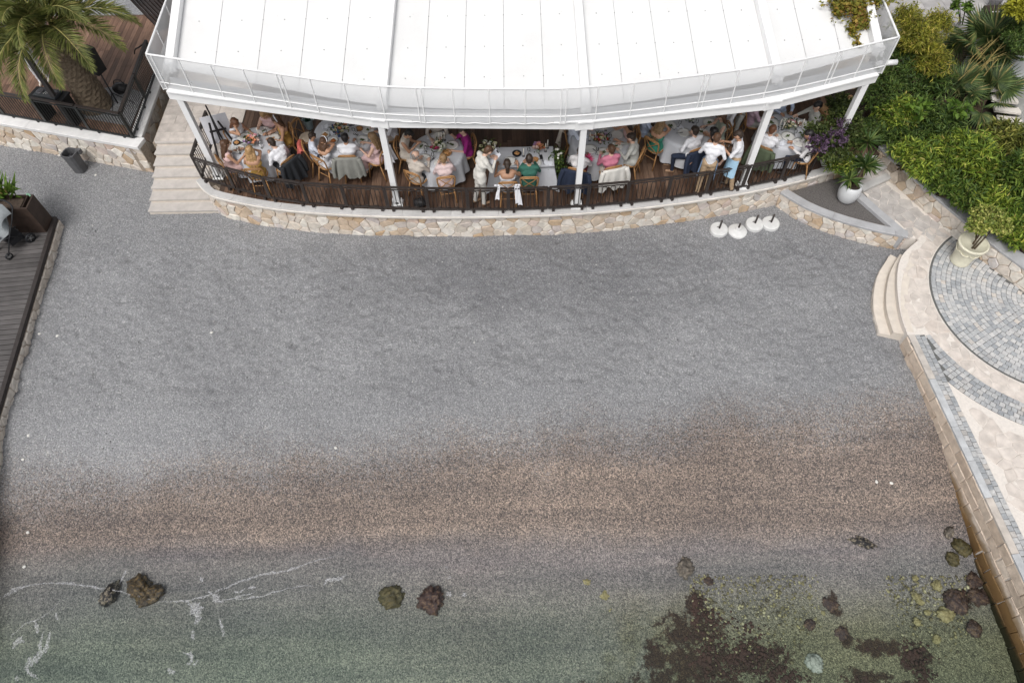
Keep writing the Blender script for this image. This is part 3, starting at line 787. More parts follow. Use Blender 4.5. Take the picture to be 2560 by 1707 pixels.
# sea wall: coursed blocks
kp = Path([KB, KA])             # right side of the walk points to -x? checked below
swp = Path([KA, KB])
test = swp.at(1, .1); 
if test.x > swp.at(1, 0).x: swp = kp
def seawall_mat():
    m = MR('sea_wall_block', SEASTONE_STOPS, .8, 6, ((.36, .27, .19), .45, .7, .5), .5, 30)
    n, l = m.node_tree.nodes, m.node_tree.links; b = n['Principled BSDF']
    old = b.inputs['Base Color'].links[0].from_socket
    sp = n.new('ShaderNodeSeparateXYZ'); l.new(geo_pos(n), sp.inputs[0])
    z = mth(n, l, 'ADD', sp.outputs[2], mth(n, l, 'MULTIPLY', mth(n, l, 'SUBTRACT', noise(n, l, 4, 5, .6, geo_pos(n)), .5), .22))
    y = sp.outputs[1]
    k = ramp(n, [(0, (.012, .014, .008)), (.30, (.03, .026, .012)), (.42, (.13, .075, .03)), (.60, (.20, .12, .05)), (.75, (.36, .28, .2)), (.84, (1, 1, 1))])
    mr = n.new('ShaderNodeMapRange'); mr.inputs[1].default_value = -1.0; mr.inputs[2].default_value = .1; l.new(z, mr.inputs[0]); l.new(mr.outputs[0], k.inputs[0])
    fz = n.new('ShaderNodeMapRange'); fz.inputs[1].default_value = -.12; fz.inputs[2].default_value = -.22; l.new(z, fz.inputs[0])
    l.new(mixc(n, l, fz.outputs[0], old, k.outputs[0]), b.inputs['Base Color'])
    return m
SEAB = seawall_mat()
sw = MB(); a = swp
vs = []; fs = []; N = 24
for i in range(N+1):
    s = a.L*i/N
    for off, z in ((-.02, PZ-.02), (-.02, -1.6), (-.4, -1.6), (-.4, PZ-.02)): p = a.at(s, off); vs.append((p.x, p.y, z))
for i in range(N):
    for j in range(4): q = 4*i+j; r_ = 4*i+(j+1) % 4; fs.append((q, r_, r_+4, q+4))
sw.add(vs, fs); seaw = sw.build('sea_wall', MORTAR); tag(seaw, 'brown coursed stone sea wall running down into the water beside the plaza', 'wall', kind='thing')
rs = random.Random(12); z = PZ-.03; polys = []; zz = [.0, .24, .45, .68, .93, 1.2, 1.5]
Hs = PZ-.03
for c0, c1 in zip(zz, zz[1:]):
    s = -rs.random()*.3
    while s < a.L:
        w = rs.uniform(.28, .62); s0, s1 = max(s, 0), min(s+w, a.L)
        if s1-s0 > .1:
            ya = a.at(s0, 0).y
            if Hs-c0 > zbeach(8.6, ya)-.15:
                j = lambda: rs.uniform(-.012, .012)
                polys.append([(s0+j(), -c1+j()), (s1+j(), -c1+j()), (s1+j(), -c0), (s0+j(), -c0)])
        s += w
def tm(p, h): q = a.at(p[0], h-.0); return (q.x, q.y, Hs+p[1])
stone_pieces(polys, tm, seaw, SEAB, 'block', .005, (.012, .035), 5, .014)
# kerb and cobbles along the wall head
kp2 = Path([KA, KB]) if (Path([KA, KB]).at(1, -.1).x > Path([KA, KB]).at(1, 0).x) else Path([KB, KA])
sgn = 1 if kp2.at(1, .1).x > kp2.at(1, 0).x else -1
KERB = MR('kerb', [(0, (.46, .47, .48)), (.8, (.52, .53, .54)), (.9, (.55, .49, .43)), (1, (.50, .47, .44))], .75, 4, None, .2, 60)
s = 0; rs = random.Random(2)
while s < kp2.L-.1:
    e = min(s+rs.uniform(.7, 1.1), kp2.L); q = MB()
    A, B_, C_, D_ = kp2.at(s+.004, sgn*-.01), kp2.at(e-.004, sgn*-.01), kp2.at(e-.004, sgn*.13), kp2.at(s+.004, sgn*.13)
    q.prism([A, B_, C_, D_], PZ-.04, PZ+.012); q.build('kerb_stone', KERB, plaza); s = e
# cobble slots: (distance to camera, centre, tangent angle, length, width)
slots = []
def add_slot(c, ang, ln, wd): slots.append(((Vector((c[0], c[1], PZ))-Vector((0, 0, CAMH))).length, c, ang, ln, wd))
HW = Path(spline([(9.18, 13.2), (9.36, 12.72), (9.75, 11.95), (10.42, 10.62), (10.85, 9.85), (11.32, 9.12), (12.6, 7.2)], 8))
def beyond_hedge(p):
    for q, w in zip(HW.p, HW.p[1:]):
        if min(q.y, w.y) <= p[1] <= max(q.y, w.y):
            x = q.x+(w.x-q.x)*(p[1]-q.y)/((w.y-q.y) or 1); return p[0] > x-.05
    return p[1] > 13
rr = .30; rs = random.Random(6)
rows = []
r0 = .34
while r0 < 2.33: rows.append(r0); r0 += .105
for r0 in rows+[2.85+.105*i for i in range(5)]:
    band2 = r0 > 2.5; n_ = int(2*math.pi*r0/.112); off = rs.random()*.1
    for k in range(n_):
        t = 2*math.pi*(k+.5*(rows.index(r0) % 2 if r0 in rows else round((r0-2.85)/.105) % 2))/n_
        c = (PC.x+r0*math.cos(t), PC.y+r0*math.sin(t))
        if c[0] > 12.4 or c[1] < 1: continue
        if beyond_hedge(c): continue
        d = (Vector(c)-KA).dot(KN)
        if d < .40 or (band2 and c[1] > 8.15): continue
        add_slot(c, t+math.pi/2, 2*math.pi*r0/n_, .105)
kk = 0; LK = (KB-KA).length; s = .06
while s < LK-.1:
    for j in range(2):
        c = KA+KD*(s+(.05 if j else 0))+KN*(.19+.105*j)
        if c.y > -1: add_slot((c.x, c.y), math.atan2(KD.y, KD.x), .112, .105)
    s += .112
slots.sort(key=lambda q: q[0])
def cobble_geo(b, c, ang, ln, wd, z, h):
    g = .009; hl, hw = ln/2-g/2, wd/2-g/2; ca, sa = math.cos(ang), math.sin(ang)
    def T(u, v, zz): return (c[0]+u*ca-v*sa, c[1]+u*sa+v*ca, zz)
    i = .012; k = rs.uniform(-.004, .004)
    j = [rs.uniform(-.004, .004) for _ in range(8)]
    base = [(-hl+j[0], -hw+j[1]), (hl+j[2], -hw+j[3]), (hl+j[4], hw+j[5]), (-hl+j[6], hw+j[7])]
    vs = [T(u, v, z-.03) for u, v in base]+[T(u, v, z+h*.4) for u, v in base]+[T(u*(1-i/hl), v*(1-i/hw), z+h+k) for u, v in base]
    fs = [(q, (q+1) % 4, 4+(q+1) % 4, 4+q) for q in range(4)]+[(4+q, 4+(q+1) % 4, 8+(q+1) % 4, 8+q) for q in range(4)]+[(8, 9, 10, 11)]
    b.add(vs, fs)
q = MB()
vsj = []
# joint bed under cobbles
bed = MB()
def ring_bed(r0, r1, t0, t1):
    n = 60; vs = []; fs = []
    for i in range(n+1):
        t = t0+(t1-t0)*i/n
        vs += [(PC.x+r0*math.cos(t), PC.y+r0*math.sin(t), PZ-.004), (PC.x+r1*math.cos(t), PC.y+r1*math.sin(t), PZ-.004)]
    for i in range(n): fs.append((2*i, 2*i+1, 2*i+3, 2*i+2))
    bed.add(vs, fs)
ring_bed(.30, 2.325, R(95), R(330)); ring_bed(2.80, 3.325, R(197), R(330))
A, B_, C_, D_ = KA+KD*.02+KN*.13, KB+KN*.13, KB+KN*.345, KA+KD*.02+KN*.345
bed.add([(A.x, A.y, PZ-.003), (B_.x, B_.y, PZ-.003), (C_.x, C_.y, PZ-.003), (D_.x, D_.y, PZ-.003)], [(0, 1, 2, 3)])
bed.build('cobble_bed', COBJ, plaza)
COBSTUFF, n, l, bb = nt('cobble_far')
ri = n.new('ShaderNodeNewGeometry').outputs['Random Per Island']
cr = ramp(n, [(0, (.30, .315, .33)), (.25, (.38, .39, .40)), (.5, (.46, .46, .46)), (.75, (.53, .52, .51)), (.92, (.34, .35, .365)), (1, (.56, .51, .46))]); l.new(ri, cr.inputs[0])
l.new(mixc(n, l, .35, cr.outputs[0], noise(n, l, 20, 5, .6, geo_pos(n)), 'OVERLAY'), bb.inputs['Base Color']); bb.inputs['Roughness'].default_value = .75
bump(n, l, bb, noise(n, l, 80, 5, .65, geo_pos(n)), .3, .012)
far = MB()
for i, (dist, c, ang, ln, wd) in enumerate(slots):
    if i < 300:
        q = MB(); cobble_geo(q, c, ang, ln, wd, PZ, .006); q.build('cobble', COBBLE, plaza)
    else: cobble_geo(far, c, ang, ln, wd, PZ, .006)
far.build('cobble_field', COBSTUFF, plaza, kind='stuff')
# round pale stone at the fan's centre
q = MB(); q.lathe([(.27, PZ-.03), (.29, PZ+.0), (.27, PZ+.014)], (PC.x, PC.y, 0), 28); q.build('centre_slab', LIMEST, plaza)
# crazy paving flags
def polar(p, r0): return (PC.x+(r0+p[1])*math.cos(p[2]), PC.y+(r0+p[1])*math.sin(p[2]))
def flags_polar(r0, r1, t0, t1, cell, seed, test=None):
    rm = (r0+r1)/2; Wd = rm*(t1-t0)
    polys = []
    for po in voronoi(Wd, r1-r0, cell, seed=seed, aniso=1.2):
        cx, cy = sum(p[0] for p in po)/len(po), sum(p[1] for p in po)/len(po)
        t = t0+cx/rm; c = (PC.x+(r0+cy)*math.cos(t), PC.y+(r0+cy)*math.sin(t))
        if test and not test(c): continue
        polys.append(po)
    def tmap(p, h): t = t0+p[0]/rm; return (PC.x+(r0+p[1])*math.cos(t), PC.y+(r0+p[1])*math.sin(t), PZ-.006+h)
    stone_pieces(polys, tmap, plaza, FLAG, 'flagstone', .006, (.002, .008), seed, .006, depth=.025)
aP = Path(arc)
def in_plaza(c):
    c = Vector(c)
    if beyond_hedge(c): return False
    if c.y < 8.0: return (c-KA).dot(KN) > .45
    for q, w in zip(arc, arc[1:]):
        if min(q.y, w.y) <= c.y <= max(q.y, w.y):
            return c.x > q.x+(w.x-q.x)*(c.y-q.y)/((w.y-q.y) or 1)+.16
    return c.x > 9.5
flags_polar(2.345, 2.795, R(120), R(285), .26, 51, in_plaza)
flags_polar(2.80, 3.25, R(130), R(192), .26, 52, in_plaza)
Wv, Hv = 4.2, 8.0; polys = []
for po in voronoi(Wv, Hv, .27, seed=53, aniso=1.15):
    c = (8.5+sum(p[0] for p in po)/len(po), -1.5+sum(p[1] for p in po)/len(po))
    if (Vector(c)-PC).length < 3.48 or (Vector(c)-KA).dot(KN) < .50: continue
    polys.append(po)
stone_pieces(polys, lambda p, h: (8.5+p[0], -1.5+p[1], PZ-.006+h), plaza, FLAG, 'flagstone', .006, (.002, .008), 7, .006, depth=.025)
# path between the triangular bed and the hedge wall
Wv, Hv = 2.2, 2.9; polys = []; p0 = Vector((8.35, 10.2))
TB, TC = Vector((9.20, 10.66)), Vector((8.28, 12.35))
def in_path(c):
    c = Vector(c); d = (TC-TB).normalized(); nrm = Vector((d.y, -d.x))
    if beyond_hedge((c.x+.10, c.y)): return False
    if c.y < 10.66: return in_plaza(c) and (c-PC).length > 3.25
    return (c-TB).dot(nrm) > .16
for po in voronoi(Wv, Hv, .24, seed=54, aniso=1.1):
    c = (p0.x+sum(p[0] for p in po)/len(po), p0.y+sum(p[1] for p in po)/len(po))
    if in_path(c): polys.append(po)
FLAGG = MR('grey_flagstone', [(0, (.46, .43, .41)), (.5, (.52, .49, .465)), (.9, (.48, .45, .43)), (1, (.47, .38, .33))], .8, 4, None, .2, 50)
def path_z(x, y): d = (TC-TB).normalized(); return 0.0
stone_pieces(polys, lambda p, h: (p0.x+p[0], p0.y+p[1], PZ-.004+h), plaza, FLAGG, 'flagstone', .006, (.002, .008), 8, .006, depth=.025)
# low steps crossing the path
for (ax, ay), (bx, by), z in (((2158, 476), (2240, 437), .52), ((2190, 431), (2234, 408), .64), ((2182, 395), (2215, 372), .72)):
    A, B_ = P(ax, ay, z), P(bx, by, z); d = (B_-A); d.z = 0; d.normalize(); nrm = Vector((-d.y, d.x, 0))
    q = MB(); q.prism([A.xy, B_.xy, (B_+nrm*.9).xy, (A+nrm*.9).xy], PZ-.02, z-.004); s_ = q.build('path_step', FLAGG, plaza)
    q = MB(); q.prism([(A-nrm*.02).xy, (B_-nrm*.02).xy, (B_+nrm*.16).xy, (A+nrm*.16).xy], z-.05, z+.002); q.build('nosing', LIMEGR, s_)
# curved steps down to the gravel
cs = empty('beach_steps', (8.4, 9.2, 0), label='two curved pale stone steps from plaza down to the gravel', cat='steps')
outer = spline([(8.93, 10.40), (8.42, 9.74), (8.10, 8.95), (8.02, 8.22)], 8); mid = spline([(9.06, 10.30), (8.62, 9.68), (8.30, 8.85), (8.24, 8.15)], 8)
inner = spline([(9.25, 10.20), (8.82, 9.52), (8.52, 8.70), (8.46, 8.08)], 8); back = spline([(9.36, 10.12), (8.95, 9.46), (8.65, 8.66), (8.59, 8.05)], 8)
for nm, A_, B_, z0, z1, mt in (('step', outer, mid, -.2, .13, LIMEST), ('step', mid, inner, -.1, .265, LIMEST), ('step', inner, back, 0, PZ-.002, LIMEST)):
    q = MB(); q.prism([(p.x, p.y) for p in A_]+[(p.x, p.y) for p in reversed(B_)], z0, z1); s_ = q.build(nm, mt, cs)
# stones facing the lowest riser
op = Path(outer); op = op if op.at(.5, .1).x < op.at(.5, 0).x else Path(outer[::-1])
stone_pieces(voronoi(op.L, .13, .13, .3, 2.2, 61), lambda p, h: (*op.at(p[0], h-.005), -.02+p[1]), cs, PALEST, 'stone', .006, (.008, .02), 6, .01)

# triangular planting bed
TA = Vector((6.72, 12.04)); TZ = .50
tp = Path(spline([(6.62, 12.12), (7.1, 11.62), (7.7, 11.22), (8.5, 10.86), (9.24, 10.62)], 6))
tp = tp if tp.at(.5, .1).y < tp.at(.5, 0).y else Path(tp.p[::-1])
tb = face_wall('planter_wall', tp, -.06, TZ-.07, .19, 'rubble stone wall of the triangular planting bed with grey coping', 71, off=-.03, aniso=1.25)
coping(tp, 0, tp.L, tb, TZ-.07, TZ, .0, .20, CONC, 1.3, 5)
dd = (TC-TB).normalized(); nn_ = Vector((dd.y, -dd.x))
q = MB(); q.prism([TB+nn_*.1, TC+nn_*.1, TC-nn_*.1, TB-nn_*.1-dd*.02], .1, TZ+.003); q.build('coping_stone', CONC, tb)
q = MB(); q.prism([(6.9, 12.2), (7.6, 11.42), (8.5, 11.0), (9.05, 10.78), (8.3, 12.3), (8.2, 12.62)], -.1, TZ-.08)
o = q.build('bed_gravel', M('bed_gravel', (.13, .12, .115), .95, .6, 60, .9, 90), tb)
# hedge retaining wall
hw = HW if HW.at(1, .1).x < HW.at(1, 0).x else Path(HW.p[::-1])
HZ = .92
hwo = face_wall('hedge_wall', hw, .2, HZ-.06, .21, 'rubble stone retaining wall along the path in front of the green hedge', 81, off=0, aniso=1.3)
coping(hw, 0, hw.L, hwo, HZ-.06, HZ, .03, .33, CONC, 1.5, 6)
q = MB(); hp = [hw.at(hw.L*i/20, -.2) for i in range(21)]
if hp[0].y < hp[-1].y: hp = hp[::-1]
q.prism([(p.x, p.y) for p in hp]+[(16, 6.5), (16, 14.2), (12.95, 14.2), (12.2, 15.6), (11.3, 17.0), (8.55, 17.0), (8.55, 13.6)], -.2, HZ-.03)
o = q.build('planting_bed', SOIL); tag(o, kind='structure')
# upper walk, steps and sloping wall at the top right
UZ = 1.55
q = MB(); q.prism([(8.6, 16.6), (16, 16.6), (22, 30), (8.6, 30)], -.2, UZ-.03); up = q.build('upper_walk', MORTAR, origin=(12, 19, 0)); tag(up, kind='structure')
PAV = MR('grey_paver', [(0, (.40, .385, .38)), (1, (.47, .45, .44))], .8, 3, None, .15, 50)
yy = 16.62
while yy < 19.6:
    xx = 8.65
    while xx < 16:
        q = MB(); q.box((xx+.29, yy+.29, UZ-.015), (.572, .572, .04)); q.build('paver', PAV, up); xx += .58
    yy += .58
us = empty('garden_steps', (12.5, 14.2, .9), label='pale stone garden steps between the palms and the sloping white wall', cat='steps')
for k in range(6):
    z = 1.66-.15*k; y = 14.72-.205*k
    q = MB(); q.box((12.30+.075*k, y, z-.03), (.62, .22, .055), R(-12)); q.build('step', CREAM, us)
q = MB(); q.prism([(12.1, 13.5), (12.9, 13.5), (12.6, 15.0), (12.0, 15.0)], .3, .80); q.build('step_base', MORTAR, us)
q = MB()
q.add([(12.98, 13.2, .6), (13.4, 13.2, .6), (12.40, 16.4, .6), (12.85, 16.4, .6), (12.98, 13.2, 1.45), (13.40, 13.2, 1.62), (12.40, 16.4, 2.0), (12.85, 16.4, 2.2)], [(0, 1, 3, 2), (4, 6, 7, 5), (0, 2, 6, 4), (1, 5, 7, 3), (0, 4, 5, 1), (2, 3, 7, 6)])
o = q.build('sloping_wall', M('pale_render', (.56, .57, .57), .85, .08)); tag(o, 'pale sloping rendered wall beside the garden steps, top right', 'wall', kind='thing')
q = MB(); q.prism([(13.95, 10), (20, 10), (20, 17.4), (12.8, 17.4), (12.9, 16.3), (13.42, 13.2)], .3, 1.9); o = q.build('upper_bed', SOIL); tag(o, kind='structure')
# end wall and corner of the terrace, far right
er = Path([(9.25, 13.3), (9.25, 15.9)]); er = er if er.at(.5, .1).x < 9.25 else Path([(9.25, 15.9), (9.25, 13.3)])
STONED = STONE

er2 = Path([(6.6, 15.4), (9.2, 15.4)]); er2 = er2 if er2.at(.5, .1).y < 15.4 else Path([(9.2, 15.4), (6.6, 15.4)])
face_wall('terrace_back_wall', er2, .8, 2.1, .36, 'stone wall at the shaded back corner of the dining terrace', 92, off=0)
# ================================================================== tables, chairs, guests
TZ0 = DZ+.75                                    # table top height
CHW = M('honey_wood', (.36, .19, .075), .5, .25, 14, .15, 60, rnd=.12)
CUSH = M('cushion', (.55, .46, .36), .9, .1, 12, .2)
LINEN = M('white_linen', (.50, .51, .54), .9, .05, 3, .15, 25)
NAPK = M('white_napkin', (.66, .68, .73), .9, .06, 6, .2, 30)
CHINA = M('white_china', (.66, .655, .63), .25, .05, 3)
CANDLE = M('candle_wax', (.78, .74, .66), .5, .04)
GREENS = M('salad', (.07, .10, .03), .6, .5, 60, .5)
BREAD = M('bread', (.50, .26, .10), .8, .35, 30, .4)
DARKBOWL = M('black_bowl', (.015, .015, .018), .35, .2)
STEEL = M('cutlery', (.12, .12, .13), .3, .1, metal=.6)
GLASSM, n, l, bb = nt('clear_glass')
tr = n.new('ShaderNodeBsdfTransparent'); tr.inputs[0].default_value = (.93, .95, .95, 1); gl = n.new('ShaderNodeBsdfGlossy'); gl.inputs['Roughness'].default_value = .05
fr = n.new('ShaderNodeFresnel'); fr.inputs[0].default_value = 1.5; mx = n.new('ShaderNodeMixShader'); k_ = mth(n, l, 'ADD', fr.outputs[0], .08)
l.new(k_, mx.inputs[0]); l.new(tr.outputs[0], mx.inputs[1]); l.new(gl.outputs[0], mx.inputs[2]); l.new(mx.outputs[0], n['Material Output'].inputs[0]); n.remove(bb)

# ------------------------------------------------------------------ cross-back chair (built once, copied)
def make_chair():
    root = empty('dining_chair', (0, 0, 0))
    q = MB(); q.lathe([(.19, .435), (.205, .445), (.205, .462), (.19, .468)], (0, 0, 0), 20); q.build('seat', CHW, root, local=True)
    q = MB(); q.lathe([(.15, .468), (.185, .475), (.185, .492), (.15, .50)], (0, 0, 0), 18); q.build('cushion', CUSH, root, local=True)
    for sx in (-1, 1):
        q = MB(); q.tube([(sx*.16, .14, .44), (sx*.185, .19, .0)], [.018, .014], 7); q.build('leg', CHW, root, local=True, smooth=True)
        q = MB(); q.tube([(sx*.15, -.15, .44), (sx*.175, -.21, .2), (sx*.19, -.26, .0)], [.018, .017, .014], 7); q.build('leg', CHW, root, local=True, smooth=True)
    hoop = spline([(-.165, -.165, .44), (-.195, -.20, .62), (-.205, -.235, .80), (-.16, -.262, .875), (0, -.275, .89), (.16, -.262, .875), (.205, -.235, .80), (.195, -.20, .62), (.165, -.165, .44)], 5)
    q = MB(); q.tube(hoop, .0165, 7); q.tube(spline([(-.2, -.24, .82), (-.1, -.268, .845), (0, -.276, .85), (.1, -.268, .845), (.2, -.24, .82)], 4), .015, 6); q.build('back_frame', CHW, root, local=True, smooth=True)
    for sx in (-1, 1):
        q = MB(); q.tube(spline([(-sx*.155, -.175, .47), (-sx*.06, -.235, .60), (0, -.25+.012*sx, .665), (sx*.08, -.262, .74), (sx*.17, -.252, .83)], 4), .0105, 6); q.build('cross_slat', CHW, root, local=True, smooth=True)
    q = MB(); q.tube([(-.15, .13, .25), (.15, .13, .25)], .009, 5); q.tube([(-.16, -.19, .27), (.16, -.19, .27)], .009, 5); q.build('stretcher', CHW, root, local=True)
    return root
CHAIR = make_chair(); chair_used = [False]
def place_chair(x, y, face, label, group='cross-back chairs round the tables'):
    """face: direction the sitter looks, degrees"""
    o = CHAIR if not chair_used[0] else copy_tree(CHAIR); chair_used[0] = True
    o.location = (x, y, DZ); o.rotation_euler = (0, 0, R(face-90)); tag(o, label, 'chair', group); return o

# ------------------------------------------------------------------ people
SKIN = {k: M('skin_'+k, c, .55, .06, 20) for k, c in dict(fair=(.56, .36, .27), tan=(.44, .25, .16), olive=(.36, .20, .125), brown=(.24, .125, .08)).items()}
HAIR = {k: M('hair_'+k, c, .45, .4, 30, .5, 40) for k, c in dict(black=(.012, .01, .010), dark=(.035, .022, .015), brown=(.085, .042, .022), auburn=(.14, .06, .03), blonde=(.36, .22, .10), sandy=(.24, .15, .075), grey=(.22, .19, .17)).items()}
def cloth(name, col, var=.12): return M('cloth_'+name, col, .85, var, 7, .35, 16)
CL = dict(white=cloth('white', (.70, .70, .73), .06), shirt=cloth('shirt', (.62, .66, .75), .06), cream=cloth('cream', (.58, .52, .45)), suit=cloth('cream_suit', (.60, .58, .54)), beige=cloth('beige_suit', (.47, .42, .37)),
          gold=cloth('gold', (.46, .28, .07), .3), pink=cloth('pink', (.50, .17, .24)), rose=cloth('rose', (.58, .40, .38), .2), palepink=cloth('pale_pink', (.60, .47, .46)), magenta=cloth('magenta', (.25, .012, .15)),
          green=cloth('green_jacket', (.030, .115, .085)), emerald=cloth('emerald', (.04, .22, .15)), sage=cloth('sage', (.26, .29, .24)), wine=cloth('wine', (.13, .012, .02)), navy=cloth('navy', (.016, .024, .048)),
          charcoal=cloth('charcoal', (.02, .022, .026)), khaki=cloth('khaki', (.38, .27, .17)), apron=cloth('apron', (.34, .48, .70)), apron2=cloth('apron_pale', (.36, .55, .70)), coral=cloth('coral', (.50, .12, .10)), grey=cloth('grey', (.22, .22, .20)),
          stone=cloth('stone', (.42, .42, .39)), floral=cloth('floral', (.62, .60, .60), .5), olive=cloth('olive', (.075, .095, .055)), lightblue=cloth('light_blue', (.50, .58, .74), .06), blush=cloth('blush', (.60, .42, .42), .15), dark=cloth('dark', (.02, .015, .015)),
          shoe=M('shoe_dark', (.03, .018, .013), .4, .2), shoew=M('shoe_pale', (.62, .58, .52), .5, .1), shoeb=M('shoe_tan', (.32, .20, .12), .5, .2))
PINKJ = cloth('shirt_pink', (.50, .35, .42))
EYE = M('eye', (.02, .015, .012), .3, .1); LIP = M('lips', (.38, .12, .10), .5, .1)
pending = []
def cap_mesh(bm_v, bm_f, a, b, ra, rb, n=12):
    a, b = Vector(a), Vector(b); d = b-a
    if d.length < 1e-5: d = Vector((0, 0, 1e-4))
    L = d.length; dn = d.normalized(); x = dn.orthogonal().normalized(); y = dn.cross(x)
    rings = []
    for k in range(4): ph = -math.pi/2+(k)*math.pi/2/4; rings.append((a+dn*ra*math.sin(ph), max(ra*math.cos(ph), ra*.05)))
    rings.append((a, ra)); rings.append((b, rb))
    for k in range(1, 5): ph = k*math.pi/2/4; rings.append((b+dn*rb*math.sin(ph), max(rb*math.cos(ph), rb*.05)))
    k0 = len(bm_v)
    for c, r in rings:
        for j in range(n): t = 2*math.pi*j/n; bm_v.append(tuple(c+(x*math.cos(t)+y*math.sin(t))*r))
    m = len(rings)
    for i in range(m-1):
        for j in range(n): bm_f.append((k0+i*n+j, k0+i*n+(j+1) % n, k0+(i+1)*n+(j+1) % n, k0+(i+1)*n+j))
    bm_f.append(tuple(k0+j for j in reversed(range(n)))); bm_f.append(tuple(k0+(m-1)*n+j for j in range(n)))
class Body:
    def __init__(s): s.pr = []; s.v = []; s.f = []
    def cap(s, a, b, ra, rb, mi):
        s.pr.append((np.array(a, float), np.array(b, float), ra, rb, mi)); cap_mesh(s.v, s.f, a, b, ra, rb)
def ik(S, T, l1, l2, pole):
    S, T, pole = Vector(S), Vector(T), Vector(pole); d = T-S; D = min(d.length, (l1+l2)*.995)
    if d.length < 1e-4: d = Vector((0, 1, 0))
    dn = d.normalized(); T2 = S+dn*D; a = (l1*l1-l2*l2+D*D)/(2*D); h = math.sqrt(max(l1*l1-a*a, 0))
    pv = pole-dn*pole.dot(dn)
    if pv.length < 1e-4: pv = Vector((0, 0, -1))
    return S+dn*a+pv.normalized()*h, T2
def hand(mbx, W_, E_, side, curl=.5, scale=1.0):
    """palm and five unequal bent fingers added as geometry beyond wrist W_ (elbow E_)"""
    d = (W_-E_).normalized(); up = Vector((0, 0, 1)); x = d.cross(up)
    if x.length < .1: x = Vector((1, 0, 0))
    x.normalize(); n_ = x.cross(d)
    pc = W_+d*.05*scale
    tips = []
    for k, (off, ln) in enumerate(((-.030, .065), (-.010, .078), (.010, .072), (.030, .056))):
        b0 = W_+d*.085*scale+x*off*scale; m_ = b0+d*ln*.55*scale-n_*ln*.25*curl; t_ = m_+d*ln*.38*scale*(1-curl*.5)-n_*ln*.5*curl
        mbx.tube([b0-d*.02, m_, t_], [.0095*scale, .009*scale, .007*scale], 5)
    b0 = W_+d*.035*scale-x*side*.035*scale
    mbx.tube([b0, b0-x*side*.022+d*.03-n_*.01, b0-x*side*.03+d*.055-n_*.018], [.012*scale, .0105*scale, .008*scale], 5)
